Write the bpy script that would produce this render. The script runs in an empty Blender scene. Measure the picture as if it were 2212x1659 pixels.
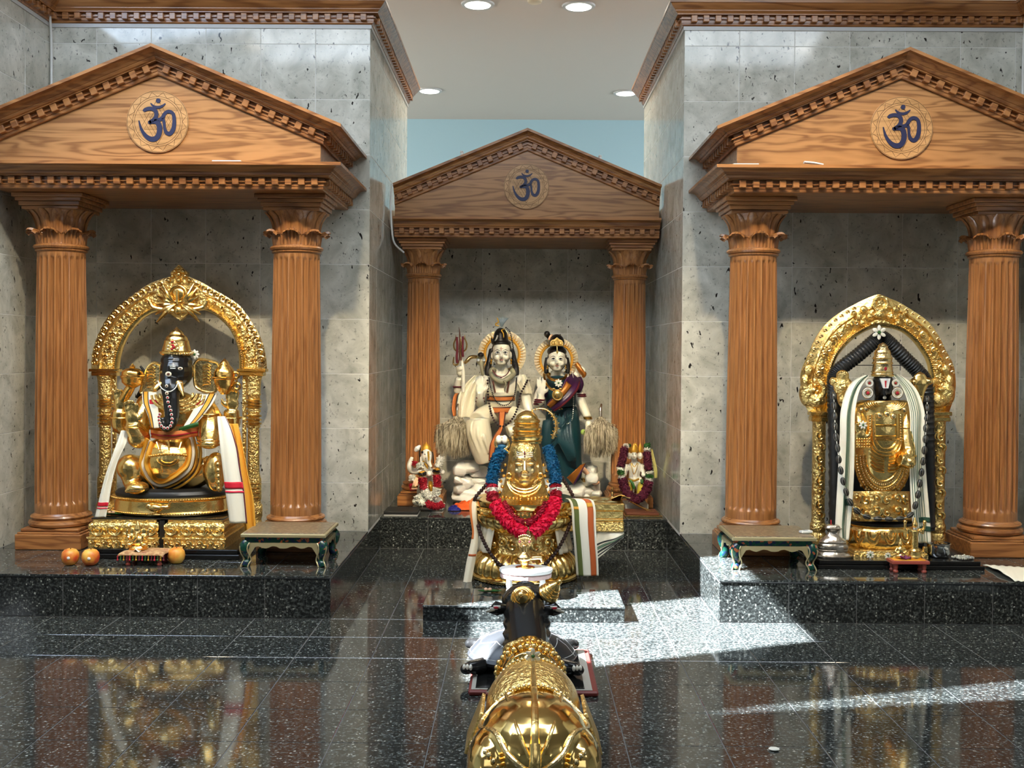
import bpy, bmesh, math, random
from mathutils import Vector, Matrix, Euler
random.seed(7)
scene = bpy.context.scene
COL = scene.collection
PI = math.pi
# ---------------------------------------------------------------- camera
IW, IH, F = 2212.0, 1659.0, 2340.0
CAM_H = 1.224
YAW, PITCH, ROLL = math.radians(0.44), math.radians(1.0), math.radians(0.40)
SHIFT_Y = -37.5 / IW
CAM_R = Matrix.Rotation(YAW, 3, 'Z') @ Matrix.Rotation(PI/2 - PITCH, 3, 'X') @ Matrix.Rotation(ROLL, 3, 'Z')
CAM_P = Vector((0, 0, CAM_H))
cd = bpy.data.cameras.new('camera'); cam = bpy.data.objects.new('camera', cd); COL.objects.link(cam)
cd.sensor_width = 36.0; cd.lens = F / IW * 36.0; cd.shift_y = SHIFT_Y; cd.clip_start = 0.05; cd.clip_end = 200
cam.matrix_world = Matrix.Translation(CAM_P) @ CAM_R.to_4x4()
scene.camera = cam

def ray(px, py):
    return CAM_R @ Vector(((px - IW/2)/F, (IH/2 - py)/F + SHIFT_Y*IW/F, -1.0))
def P(px, py, Y):
    d = ray(px, py); return CAM_P + d * (Y / d.y)
def PZ(px, py, Z):
    d = ray(px, py); return CAM_P + d * ((Z - CAM_H) / d.z)
def S(Y): return Y / F

# ---------------------------------------------------------------- colour management
vs = scene.view_settings
scene.display_settings.display_device = 'sRGB'
vs.view_transform = 'Standard'; vs.look = 'None'; vs.gamma = 1.0; vs.use_curve_mapping = False
vs.exposure = 0.10
# ---------------------------------------------------------------- world, sun, daylight
w = bpy.data.worlds.new('sky'); scene.world = w; w.use_nodes = True
bg = w.node_tree.nodes['Background']; bg.inputs[0].default_value = (0.62, 0.78, 1.0, 1); bg.inputs[1].default_value = 16.0

SUN_D = Vector((0.92, 0.26, -1.0)).normalized()
sd = bpy.data.lights.new('sun', 'SUN'); sd.energy = 115.0; sd.angle = math.radians(0.6); sd.color = (0.86, 0.93, 1.0)
so = bpy.data.objects.new('sun', sd); COL.objects.link(so); so.location = (-4, 2, 9)
so.rotation_euler = SUN_D.to_track_quat('-Z', 'Y').to_euler()

def area(name, loc, target, sx, sy, energy, color):
    l = bpy.data.lights.new(name, 'AREA'); l.shape = 'RECTANGLE'; l.size = sx; l.size_y = sy
    l.energy = energy; l.color = color
    o = bpy.data.objects.new(name, l); COL.objects.link(o); o.location = loc
    o.rotation_euler = (Vector(target) - Vector(loc)).to_track_quat('-Z', 'Y').to_euler()
    return o
# added fill lights standing in for hall daylight, at the sides and overhead
for x_ in (-5.9, 6.4):
    for y_ in (-2.6, 0.4): area('added_side_fill', (x_, y_, 2.5), (0, y_+1.5, 1.2), 1.2, 1.4, 14, (0.86, 0.93, 1.0))  # unseen panels added for highlights on the gold
area('added_overhead_fill', (0.2, 0.2, 3.64), (0.2, 0.5, 0), 4.6, 1.3, 22, (0.90, 0.95, 1.0))  # added for a bright overhead reflection on the bull
area('added_front_fill', (0.1, 3.70, 3.66), (0.1, 4.30, 0), 4.4, 1.2, 165, (0.80, 0.90, 1.0))  # added to brighten the upper walls with cool light from above
# added fill lights that brighten the ceiling and blue wall behind the shrines
area('added_far_fill', (-5.8, 9.6, 2.3), (0, 10.2, 2.9), 2.6, 1.6, 175, (1.0, 0.94, 0.88))
area('added_far_fill', (6.3, 9.6, 2.3), (0, 10.2, 2.9), 2.6, 1.6, 175, (0.95, 0.96, 1.0))

def spot(name, loc, target, energy, color, ang, blend=0.4, r=0.06):
    l = bpy.data.lights.new(name, 'SPOT'); l.energy = energy; l.color = color
    l.spot_size = math.radians(ang); l.spot_blend = blend; l.shadow_soft_size = r
    o = bpy.data.objects.new(name, l); COL.objects.link(o); o.location = loc
    o.rotation_euler = (Vector(target) - Vector(loc)).to_track_quat('-Z', 'Y').to_euler()
    return o

# ---------------------------------------------------------------- materials
MATS = {}
class NT:
    def __init__(s, name):
        s.m = bpy.data.materials.new(name); s.m.use_nodes = True
        s.t = s.m.node_tree; s.b = s.t.nodes['Principled BSDF']; MATS[name] = s.m
    def n(s, typ, **kw):
        nd = s.t.nodes.new(typ)
        for k, v in kw.items():
            if k.startswith('_'):
                nd.inputs[k[1:].replace('_', ' ')].default_value = v
            else: setattr(nd, k, v)
        return nd
    def l(s, a, b): s.t.links.new(a, b)
    def ramp(s, fac, stops, interp='LINEAR'):
        r = s.n('ShaderNodeValToRGB'); r.color_ramp.interpolation = interp
        e = r.color_ramp.elements
        while len(e) < len(stops): e.new(0.5)
        for i, (p, c) in enumerate(stops):
            e[i].position = p; e[i].color = (c[0], c[1], c[2], 1)
        s.l(fac, r.inputs[0]); return r.outputs[0]
    def coord(s, scale=(1, 1, 1), rot=(0, 0, 0), rand=0.0):
        tc = s.n('ShaderNodeTexCoord'); out = tc.outputs['Object']
        if rand:
            oi = s.n('ShaderNodeObjectInfo'); mu = s.n('ShaderNodeVectorMath', operation='SCALE')
            cx = s.n('ShaderNodeCombineXYZ')
            for i, k in enumerate((1.0, 0.37, 0.71)):
                mm = s.n('ShaderNodeMath', operation='MULTIPLY'); mm.inputs[1].default_value = rand*k
                s.l(oi.outputs['Random'], mm.inputs[0]); s.l(mm.outputs[0], cx.inputs[i])
            ad = s.n('ShaderNodeVectorMath', operation='ADD'); s.l(out, ad.inputs[0]); s.l(cx.outputs[0], ad.inputs[1])
            out = ad.outputs[0]
        mp = s.n('ShaderNodeMapping'); mp.inputs['Scale'].default_value = scale; mp.inputs['Rotation'].default_value = rot
        s.l(out, mp.inputs[0]); return mp.outputs[0]
    def noise(s, vec, scale, detail=4, rough=0.55, dist=0.0):
        nd = s.n('ShaderNodeTexNoise'); nd.inputs['Scale'].default_value = scale; nd.inputs['Detail'].default_value = detail
        nd.inputs['Roughness'].default_value = rough; nd.inputs['Distortion'].default_value = dist
        s.l(vec, nd.inputs['Vector']); return nd.outputs[0]
    def voro(s, vec, scale, feature='F1', out='Distance'):
        nd = s.n('ShaderNodeTexVoronoi', feature=feature); nd.inputs['Scale'].default_value = scale
        s.l(vec, nd.inputs['Vector']); return nd.outputs[out]
    def mix(s, fac, a, b, mode='MIX'):
        nd = s.n('ShaderNodeMix', data_type='RGBA', blend_type=mode)
        if isinstance(fac, (int, float)): nd.inputs[0].default_value = fac
        else: s.l(fac, nd.inputs[0])
        for sock, v in ((nd.inputs[6], a), (nd.inputs[7], b)):
            if isinstance(v, tuple): sock.default_value = (v[0], v[1], v[2], 1)
            else: s.l(v, sock)
        return nd.outputs[2]
    def math(s, op, a, b=0.0):
        nd = s.n('ShaderNodeMath', operation=op)
        for i, v in enumerate((a, b)):
            if isinstance(v, (int, float)): nd.inputs[i].default_value = v
            else: s.l(v, nd.inputs[i])
        return nd.outputs[0]
    def bump(s, h, strength=0.3, dist=0.01):
        nd = s.n('ShaderNodeBump'); nd.inputs['Strength'].default_value = strength; nd.inputs['Distance'].default_value = dist
        s.l(h, nd.inputs['Height']); s.l(nd.outputs[0], s.b.inputs['Normal']); return nd
    def base(s, c):
        if isinstance(c, tuple): s.b.inputs['Base Color'].default_value = (c[0], c[1], c[2], 1)
        else: s.l(c, s.b.inputs['Base Color'])
    def set(s, **kw):
        for k, v in kw.items(): s.b.inputs[k.replace('_', ' ')].default_value = v
        return s

def srgb(r, g, b):
    f = lambda v: (v/255/12.92) if v/255 <= 0.04045 else ((v/255+0.055)/1.055)**2.4
    return (f(r), f(g), f(b))

def plain(name, c, rough=0.5, metal=0.0, **kw):
    n = NT(name); n.base(c); n.set(Roughness=rough, Metallic=metal, **kw); return n.m

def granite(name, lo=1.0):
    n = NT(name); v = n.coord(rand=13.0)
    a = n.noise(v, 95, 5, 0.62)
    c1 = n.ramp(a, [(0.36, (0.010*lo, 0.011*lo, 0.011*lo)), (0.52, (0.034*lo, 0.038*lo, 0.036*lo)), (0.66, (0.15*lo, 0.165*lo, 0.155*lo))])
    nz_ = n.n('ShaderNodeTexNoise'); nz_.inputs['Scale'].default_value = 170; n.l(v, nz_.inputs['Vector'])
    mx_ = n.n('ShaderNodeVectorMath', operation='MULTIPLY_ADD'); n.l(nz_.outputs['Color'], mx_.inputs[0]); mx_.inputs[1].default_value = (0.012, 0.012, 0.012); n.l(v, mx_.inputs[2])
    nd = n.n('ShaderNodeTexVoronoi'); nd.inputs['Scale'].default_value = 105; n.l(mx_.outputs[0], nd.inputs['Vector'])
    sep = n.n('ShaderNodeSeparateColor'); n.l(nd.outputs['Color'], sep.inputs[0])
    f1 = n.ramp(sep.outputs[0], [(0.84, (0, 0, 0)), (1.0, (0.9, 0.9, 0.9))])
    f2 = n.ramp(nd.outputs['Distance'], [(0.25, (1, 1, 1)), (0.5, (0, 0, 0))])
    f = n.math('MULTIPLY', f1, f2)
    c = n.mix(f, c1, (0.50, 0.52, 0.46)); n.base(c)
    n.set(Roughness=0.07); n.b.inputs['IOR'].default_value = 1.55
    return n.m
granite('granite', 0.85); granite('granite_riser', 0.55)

def walltile(name):
    n = NT(name); v = n.coord(rand=17.0)
    a = n.noise(v, 7, 6, 0.6, 0.6)
    c1 = n.ramp(a, [(0.3, (0.38, 0.375, 0.31)), (0.52, (0.57, 0.56, 0.48)), (0.72, (0.74, 0.72, 0.63))])
    b = n.noise(v, 55, 3, 0.6)
    f1 = n.ramp(b, [(0.60, (0, 0, 0)), (0.68, (1, 1, 1))])
    c2 = n.mix(n.math('MULTIPLY', f1, 0.55), c1, (0.20, 0.19, 0.17))
    v2 = n.coord(scale=(1, 1, 0.55), rot=(0, 0.5, 0), rand=5.0)
    b2 = n.noise(v2, 42, 2, 0.5, 0.4)
    f2 = n.ramp(b2, [(0.685, (0, 0, 0)), (0.72, (1, 1, 1))])
    c3 = n.mix(f2, c2, (0.025, 0.02, 0.018))
    n.base(c3); n.set(Roughness=0.09); n.b.inputs['IOR'].default_value = 1.45
    return n.m
walltile('wall_tile')

def oak(name, axis, rot=0.0, lo=(0.20, 0.072, 0.020), hi=(0.41, 0.175, 0.055), cath=0.0):
    n = NT(name)
    ac = 7.0 if axis != 2 else 15.0
    st = [ac, ac, ac]; st[axis] = 0.8
    v = n.coord(scale=tuple(st), rot=(0, rot, 0), rand=3.0)
    a = n.noise(v, 1.3, 3, 0.5, 0.4)
    wv = n.math('SINE', n.math('MULTIPLY', a, 46.0 if cath == 0 else 60.0))
    r1 = n.math('MULTIPLY', n.math('ADD', wv, 1.0), 0.5)
    st2 = [120.0, 120.0, 120.0]; st2[axis] = 5.0
    v2 = n.coord(scale=tuple(st2), rot=(0, rot, 0), rand=3.0)
    b = n.noise(v2, 1.0, 3, 0.6)
    fac = n.math('ADD', n.math('MULTIPLY', r1, 0.55 if axis != 2 else 0.32), n.math('MULTIPLY', b, 0.5 if axis != 2 else 0.72))
    c = n.ramp(fac, [(0.22, lo), (0.48, tuple(0.35*lo[i]+0.65*hi[i] for i in range(3))), (0.80, hi)])
    n.base(c); n.set(Roughness=0.33); n.b.inputs['Coat Weight'].default_value = 0.25; n.b.inputs['Coat Roughness'].default_value = 0.15
    n.bump(b, 0.10, 0.002)
    return n.m
oak('oak_x', 0); oak('oak_z', 2); oak('oak_y', 1); oak('oak_panel', 0, cath=1, lo=(0.215, 0.090, 0.028), hi=(0.43, 0.21, 0.076))
oak('oak_rake_l', 0, rot=math.radians(22.5)); oak('oak_rake_r', 0, rot=math.radians(-22.5))
oak('oak_disc', 0, lo=(0.36, 0.19, 0.07), hi=(0.52, 0.29, 0.12))

def gold(name, rough=0.17, relief=0.0, scale=60, c=(1.0, 0.70, 0.25)):
    n = NT(name); n.base(c); n.set(Metallic=1.0, Roughness=rough)
    if relief:
        v = n.coord()
        d1 = n.voro(v, scale, 'SMOOTH_F1'); d2 = n.noise(v, scale*1.3, 2, 0.5, 1.2)
        h = n.math('ADD', n.math('MULTIPLY', d1, -1.0), n.math('MULTIPLY', d2, 0.9))
        n.bump(h, relief, 0.012)
    return n.m
gold('gold_smooth', 0.13); gold('gold_satin', 0.36, 0, 1, (1.0, 0.76, 0.36)); gold('gold', 0.25, 0.14, 34); gold('gold_relief', 0.28, 0.60, 62); gold('gold_relief_fine', 0.28, 0.60, 95)
gold('gold_pale', 0.26, 0.25, 60, (0.96, 0.74, 0.36)); gold('gold_deep', 0.22, 0.15, 40, (1.0, 0.60, 0.16))
gold('brass', 0.2, 0.1, 40, (0.83, 0.55, 0.22)); gold('silver', 0.25, 0.15, 50, (0.68, 0.60, 0.50)); gold('steel', 0.12, 0, 1, (0.62, 0.62, 0.60))
plain('black_stone', (0.010, 0.010, 0.010), 0.22); plain('black_matte', (0.012, 0.012, 0.012), 0.45)
plain('black_gloss', (0.008, 0.008, 0.008), 0.12); plain('marble', (0.88, 0.84, 0.73), 0.28, 0.0)
plain('marble_grey', (0.40, 0.39, 0.34), 0.35)
plain('navy', srgb(17, 25, 66), 0.45); plain('etch', (0.10, 0.045, 0.015), 0.6)
plain('white', (0.80, 0.80, 0.77), 0.5); plain('white_trim', (0.55, 0.55, 0.53), 0.45)
plain('ceiling_paint', (0.66, 0.60, 0.53), 0.9); plain('blue_paint', (0.40, 0.60, 0.68), 0.85); plain('hall_paint', (0.62, 0.66, 0.64), 0.9)
plain('grout_dark', (0.10, 0.10, 0.10), 0.8); plain('grout_light', (0.78, 0.77, 0.73), 0.8)
plain('hair', (0.010, 0.008, 0.007), 0.35); plain('red', srgb(170, 18, 38), 0.6); plain('dark_red', srgb(95, 14, 30), 0.7)
plain('green', srgb(40, 90, 30), 0.5); plain('orange', srgb(225, 90, 25), 0.7); plain('royal_blue', srgb(20, 25, 120), 0.6)
plain('brown', srgb(90, 45, 25), 0.6); plain('bead_dark', srgb(50, 26, 20), 0.55); plain('gold_paint', srgb(200, 150, 50), 0.35, 0.6)
plain('peach_skin', srgb(226, 176, 140), 0.5); plain('lip', srgb(205, 140, 115), 0.5)
plain('cream_cloth', (0.78, 0.70, 0.52), 0.65); plain('silk_white', (0.88, 0.80, 0.58), 0.28)

# ---------------------------------------------------------------- mesh builder
class M:
    def __init__(s): s.v = []; s.f = []; s.uv = None
    def add(s, verts, faces):
        o = len(s.v); s.v += [tuple(p) for p in verts]; s.f += [tuple(i+o for i in f) for f in faces]; return s
    def box(s, x0, x1, y0, y1, z0, z1):
        v = [(x, y, z) for z in (z0, z1) for y in (y0, y1) for x in (x0, x1)]
        return s.add(v, [(0, 2, 3, 1), (4, 5, 7, 6), (0, 1, 5, 4), (2, 6, 7, 3), (0, 4, 6, 2), (1, 3, 7, 5)])
    def cbox(s, x0, x1, y0, y1, z0, z1, c=0.004):
        # box with all edges chamfered
        xs = (x0, x0+c, x1-c, x1); ys = (y0, y0+c, y1-c, y1); zs = (z0, z0+c, z1-c, z1)
        vs_ = []; idx = {}
        def vid(p):
            if p not in idx: idx[p] = len(vs_); vs_.append(p)
            return idx[p]
        fs = []
        fs.append([vid((xs[a], ys[b], z0)) for a, b in ((1, 1), (1, 2), (2, 2), (2, 1))])
        fs.append([vid((xs[a], ys[b], z1)) for a, b in ((1, 1), (2, 1), (2, 2), (1, 2))])
        fs.append([vid((xs[a], y0, zs[b])) for a, b in ((1, 1), (2, 1), (2, 2), (1, 2))])
        fs.append([vid((xs[a], y1, zs[b])) for a, b in ((1, 1), (1, 2), (2, 2), (2, 1))])
        fs.append([vid((x0, ys[a], zs[b])) for a, b in ((1, 1), (1, 2), (2, 2), (2, 1))])
        fs.append([vid((x1, ys[a], zs[b])) for a, b in ((1, 1), (2, 1), (2, 2), (1, 2))])
        bm = bmesh.new()
        for p in vs_: bm.verts.new(p)
        bmesh.ops.convex_hull(bm, input=bm.verts[:])
        bm.verts.index_update()
        return s.add([v.co[:] for v in bm.verts], [[v.index for v in f.verts] for f in bm.faces])
    def tube(s, pts, radii, n=10, caps=True, flat=None, up=None):
        pts = [Vector(p) for p in pts]; k = len(pts)
        if isinstance(radii, (int, float)): radii = [radii]*k
        vs_ = []; fs = []
        t0 = (pts[1]-pts[0]).normalized()
        u = Vector(up) if up else (Vector((0, 0, 1)) if abs(t0.z) < 0.9 else Vector((0, 1, 0)))
        u = (u - t0*u.dot(t0)).normalized()
        for i in range(k):
            t = (pts[min(i+1, k-1)] - pts[max(i-1, 0)])
            if t.length < 1e-9: t = t0
            t.normalize()
            u = (u - t*u.dot(t))
            if u.length < 1e-6: u = t.orthogonal()
            u.normalize(); w_ = t.cross(u)
            r = radii[i]
            ru, rw = (r, r) if not isinstance(r, (tuple, list)) else r
            for j in range(n):
                a = 2*PI*j/n
                vs_.append(pts[i] + u*(math.cos(a)*ru) + w_*(math.sin(a)*rw))
        for i in range(k-1):
            for j in range(n):
                a = i*n+j; b = i*n+(j+1) % n
                fs.append((a, b, b+n, a+n))
        if caps: fs.append(tuple(range(n-1, -1, -1))); fs.append(tuple((k-1)*n+j for j in range(n)))
        return s.add(vs_, fs)
    def lathe(s, c, prof, n=32, sx=1.0, sy=1.0, mod=None, capb=True, capt=True):
        c = Vector(c); vs_ = []; fs = []
        for (r, z) in prof:
            for j in range(n):
                a = 2*PI*j/n
                rr = r*(mod(a, z) if mod else 1.0)
                vs_.append((c.x+rr*math.cos(a)*sx, c.y+rr*math.sin(a)*sy, c.z+z))
        k = len(prof)
        for i in range(k-1):
            for j in range(n):
                a = i*n+j; b = i*n+(j+1) % n
                fs.append((a, b, b+n, a+n))
        if capb: fs.append(tuple(range(n-1, -1, -1)))
        if capt: fs.append(tuple((k-1)*n+j for j in range(n)))
        return s.add(vs_, fs)
    def ell(s, c, r, n=16, m=10, rot=None):
        c = Vector(c)
        if isinstance(r, (int, float)): r = (r, r, r)
        R = rot.to_matrix() if isinstance(rot, Euler) else rot
        vs_ = []; fs = []
        def tr(p):
            p = Vector(p)
            return c + (R @ p if R else p)
        vs_.append(tr((0, 0, -r[2])))
        for i in range(1, m):
            ph = -PI/2 + PI*i/m
            for j in range(n):
                a = 2*PI*j/n
                vs_.append(tr((r[0]*math.cos(ph)*math.cos(a), r[1]*math.cos(ph)*math.sin(a), r[2]*math.sin(ph))))
        vs_.append(tr((0, 0, r[2]))); top = len(vs_)-1
        for j in range(n): fs.append((0, 1+(j+1) % n, 1+j))
        for i in range(m-2):
            for j in range(n):
                a = 1+i*n+j; b = 1+i*n+(j+1) % n
                fs.append((a, b, b+n, a+n))
        for j in range(n): fs.append((top, 1+(m-2)*n+j, 1+(m-2)*n+(j+1) % n))
        return s.add(vs_, fs)
    def prism(s, pts, off):
        # closed polygon of 3D points extruded by the vector off
        off = Vector(off); k = len(pts); a = [Vector(p) for p in pts]; b = [p+off for p in a]
        return s.add(a+b, [tuple(range(k))] + [tuple(range(2*k-1, k-1, -1))] + [(i, i+k, (i+1) % k+k, (i+1) % k) for i in range(k)])
    def grid(s, fn, nu, nv, closed=False):
        vs_ = [fn(i/(nu), j/(nv)) for i in range(nu+1) for j in range(nv+1)]
        fs = [(i*(nv+1)+j, (i+1)*(nv+1)+j, (i+1)*(nv+1)+j+1, i*(nv+1)+j+1) for i in range(nu) for j in range(nv)]
        return s.add(vs_, fs)
    def ribbon(s, pts, width_dir, widths, n=6):
        # flat strip along pts, widened along width_dir
        wd = Vector(width_dir)
        k = len(pts)
        if isinstance(widths, (int, float)): widths = [widths]*k
        vs_ = []
        for p, wi in zip(pts, widths):
            for j in range(n+1): vs_.append(Vector(p) + wd*(wi*(j/n-0.5)))
        fs = [(i*(n+1)+j, (i+1)*(n+1)+j, (i+1)*(n+1)+j+1, i*(n+1)+j+1) for i in range(k-1) for j in range(n)]
        return s.add(vs_, fs)
    def torus(s, c, R, r, n=40, m=8, axis='y', sx=1, sz=1):
        pts = []
        for i in range(n+1):
            a = 2*PI*i/n
            if axis == 'y': pts.append(Vector(c)+Vector((R*math.cos(a)*sx, 0, R*math.sin(a)*sz)))
            else: pts.append(Vector(c)+Vector((R*math.cos(a)*sx, R*math.sin(a)*sz, 0)))
        return s.tube(pts, r, m, caps=False, up=(0, 1, 0) if axis == 'y' else (0, 0, 1))
    def mesh(s, name, mat, smooth=True):
        me = bpy.data.meshes.new(name); me.from_pydata(s.v, [], s.f); me.update()
        me.materials.append(MATS[mat] if isinstance(mat, str) else mat)
        bm = bmesh.new(); bm.from_mesh(me); bmesh.ops.recalc_face_normals(bm, faces=bm.faces[:]); bm.to_mesh(me); bm.free()
        if smooth:
            me.shade_smooth()
            try: me.set_sharp_from_angle(angle=math.radians(38))
            except Exception: pass
        return me
    def build(s, name, mat, parent=None, smooth=True, remesh=0.0, sm=0, solid=0.0, sub=0, wob=None):
        o = link(name, s.mesh(name, mat, smooth), parent)
        if remesh:
            r = o.modifiers.new('remesh', 'REMESH'); r.mode = 'VOXEL'; r.voxel_size = remesh; r.use_smooth_shade = True
        if sub:
            q = o.modifiers.new('subdivision', 'SUBSURF'); q.levels = sub; q.render_levels = sub
        if sm:
            q = o.modifiers.new('smooth', 'SMOOTH'); q.factor = 0.5; q.iterations = sm
        if solid:
            q = o.modifiers.new('thickness', 'SOLIDIFY'); q.thickness = solid; q.offset = 0
        return o

def link(name, me, parent=None, loc=None, rot=None):
    o = bpy.data.objects.new(name, me); COL.objects.link(o)
    if loc is not None: o.location = loc
    if rot is not None: o.rotation_euler = rot
    if parent is not None:
        o.parent = parent
        o.matrix_parent_inverse = WORLD[parent.name].inverted()
    WORLD[o.name] = (Matrix.Translation(o.location) @ o.rotation_euler.to_matrix().to_4x4())
    return o
WORLD = {}
def tag(o, label, cat, group=None):
    o['label'] = label; o['category'] = cat
    if group: o['group'] = group
    return o
def thing(name, label, cat, loc=(0, 0, 0), group=None):
    o = link(name, None, None, loc); o.empty_display_size = 0.05
    return tag(o, label, cat, group)
def struct(o): o['kind'] = 'structure'; return o
def lerp(a, b, t): return a+(b-a)*t
def catmull(pts, n=6):
    pts = [Vector(p) for p in pts]; out = []
    for i in range(len(pts)-1):
        p0 = pts[max(i-1, 0)]; p1 = pts[i]; p2 = pts[i+1]; p3 = pts[min(i+2, len(pts)-1)]
        for k in range(n):
            t = k/n
            out.append(0.5*((2*p1)+(p2-p0)*t+(2*p0-5*p1+4*p2-p3)*t*t+(3*p1-p0-3*p2+p3)*t**3))
    out.append(pts[-1]); return out
def interp(vals, n):
    # resample a list of radii to n entries
    out = []
    for i in range(n):
        t = i/(n-1)*(len(vals)-1); k = min(int(t), len(vals)-2); out.append(lerp(vals[k], vals[k+1], t-k))
    return out
# ================================================================ setting
Y_PL, Y_WALL, Y_CPL, Y_CW = 4.84, 6.04, 6.55, 7.75     # platform front, tiled wall, centre platform, centre back wall
XL, XR, XWL, XWR = -0.845, 0.897, -2.63, 2.775          # alcove jambs, side walls
ZP = 0.192; ZCROWN = 3.01; ZCEIL = 3.70; T = 0.3035
HX0, HX1, HY0, HY1 = -6.0, 6.5, -5.0, 11.8

TILE_CACHE = {}
def tile_mesh(u, v, plane, mat, t=0.008, c=0.0016):
    k = (round(u, 4), round(v, 4), plane, mat)
    if k in TILE_CACHE: return TILE_CACHE[k]
    m = M(); a, b = u/2, v/2
    ring = lambda i, n: [(-a+i, -b+i, n), (a-i, -b+i, n), (a-i, b-i, n), (-a+i, b-i, n)]
    pts = ring(0, -t) + ring(0, -c) + ring(c, 0)
    mp = {'z': lambda p: p, 'y': lambda p: (p[0], -p[2], p[1]), 'x+': lambda p: (p[2], p[0], p[1]), 'x-': lambda p: (-p[2], p[0], p[1])}[plane]
    fs = [(3, 2, 1, 0), (8, 9, 10, 11)]
    for j in range(4):
        q = (j+1) % 4
        fs += [(j, q, q+4, j+4), (j+4, q+4, q+8, j+8)]
    m.add([mp(p) for p in pts], fs)
    TILE_CACHE[k] = m.mesh('tile', mat, False); return TILE_CACHE[k]

def tiles(parent, plane, const, u0, u1, v0, v1, ou, ov, mat, size=T, gap=0.0022, skip=None):
    """tiles over the rectangle u0..u1, v0..v1 of a plane; joints at ou+k*size and ov+k*size"""
    def cuts(a, b, o):
        k = math.floor((a-o)/size); out = [a]
        while True:
            k += 1; x = o+k*size
            if x >= b-0.012: break
            if x > a+0.012: out.append(x)
        out.append(b); return out
    cu, cv = cuts(u0, u1, ou), cuts(v0, v1, ov)
    for i in range(len(cu)-1):
        for j in range(len(cv)-1):
            a, b, c_, d = cu[i], cu[i+1], cv[j], cv[j+1]
            um, vm = (a+b)/2, (c_+d)/2
            if skip and skip(um, vm): continue
            loc = {'z': (um, vm, const), 'y': (um, const, vm), 'x+': (const, um, vm), 'x-': (const, um, vm)}[plane]
            link('tile', tile_mesh(b-a-gap, d-c_-gap, plane, mat), parent, loc)

# floor
FX0, FX1, FY0 = -2.95, 3.10, 2.72
m = M(); z = -0.001
m.box(HX0, FX0, HY0, Y_PL, -0.1, z); m.box(FX1, HX1, HY0, Y_PL, -0.1, z); m.box(FX0, FX1, HY0, FY0, -0.1, z)
m.box(HX0, HX1, Y_PL+2.0, HY1, -0.1, -0.05)
floor = struct(m.build('floor', 'granite', smooth=False))
m = M(); m.box(FX0, FX1, FY0, Y_PL+0.02, -0.1, -0.0012); m.box(XL-0.02, XR+0.02, Y_PL+0.02, Y_CPL+0.02, -0.1, -0.0012)
m.build('grout', 'grout_dark', floor, smooth=False)
ox = -0.881
tiles(floor, 'z', 0.0, FX0, FX1, FY0, Y_PL, ox, Y_PL, 'granite')
tiles(floor, 'z', 0.0, XL, XR, Y_PL, Y_CPL, ox, Y_PL, 'granite')

def platform(name, x0, x1, y0, y1, ou, side=None):
    m = M(); m.box(x0+0.0014, x1-0.0014, y0+0.0014, y1, -0.05, ZP-0.0012)
    o = struct(m.build(name, 'grout_dark', smooth=False))
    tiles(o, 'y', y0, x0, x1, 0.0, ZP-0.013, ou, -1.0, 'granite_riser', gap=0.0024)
    tiles(o, 'z', ZP, x0, x1, y0-0.006, y1, ou, y0-0.006, 'granite')
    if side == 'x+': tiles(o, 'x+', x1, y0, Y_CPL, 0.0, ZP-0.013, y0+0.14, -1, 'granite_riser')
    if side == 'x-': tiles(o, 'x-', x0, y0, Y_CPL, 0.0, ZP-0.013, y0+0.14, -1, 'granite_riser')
    return o
platform('platform_left', XWL, XL, Y_PL, Y_WALL, -1.748, 'x+')
platform('platform_right', XR, XWR, Y_PL, Y_WALL, 1.209, 'x-')
platform('platform_center', XL, XR, Y_CPL, Y_CW, -0.554)
# low granite slab in front of the centre pedestal
SLAB = (-0.427, 0.473, 4.815, 5.16, 0.072)
m = M(); m.box(SLAB[0]+0.0014, SLAB[1]-0.0014, SLAB[2]+0.0014, SLAB[3], -0.0, SLAB[4]-0.0012)
slab = struct(m.build('step_slab', 'grout_dark', smooth=False))
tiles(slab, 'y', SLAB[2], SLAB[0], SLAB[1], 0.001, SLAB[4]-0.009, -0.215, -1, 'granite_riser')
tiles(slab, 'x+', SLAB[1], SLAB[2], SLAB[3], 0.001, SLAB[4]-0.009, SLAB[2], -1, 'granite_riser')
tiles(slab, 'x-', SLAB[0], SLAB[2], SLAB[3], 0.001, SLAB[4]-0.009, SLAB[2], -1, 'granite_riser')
tiles(slab, 'z', SLAB[4], SLAB[0]-0.003, SLAB[1]+0.003, SLAB[2]-0.004, SLAB[3], -0.215, SLAB[2]-0.1, 'granite')

# tiled walls
TW = 0.305; OZ = 2.597
def wallblock(name, x0, x1, y0, y1, z0, z1, mat='grout_light'):
    m = M(); m.box(x0, x1, y0, y1, z0, z1); return struct(m.build(name, mat, smooth=False))
wl = wallblock('wall_back_left', XWL-0.02, XL-0.0012, Y_WALL+0.0012, 8.0, 0.0, ZCROWN+0.1)
tiles(wl, 'y', Y_WALL, XWL, XL, ZP, ZCROWN+0.02, XL, OZ, 'wall_tile', TW, 0.0020)
tiles(wl, 'x+', XL, Y_WALL, 8.0, ZP, ZCROWN+0.02, Y_WALL, OZ, 'wall_tile', TW, 0.0020)
wr = wallblock('wall_back_right', XR+0.0012, XWR+0.02, Y_WALL+0.0012, 8.0, 0.0, ZCROWN+0.1)
tiles(wr, 'y', Y_WALL, XR, XWR, ZP, ZCROWN+0.02, XR, OZ, 'wall_tile', TW, 0.0020)
tiles(wr, 'x-', XR, Y_WALL, 8.0, ZP, ZCROWN+0.02, Y_WALL, OZ, 'wall_tile', TW, 0.0020)
YS = 4.72
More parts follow.
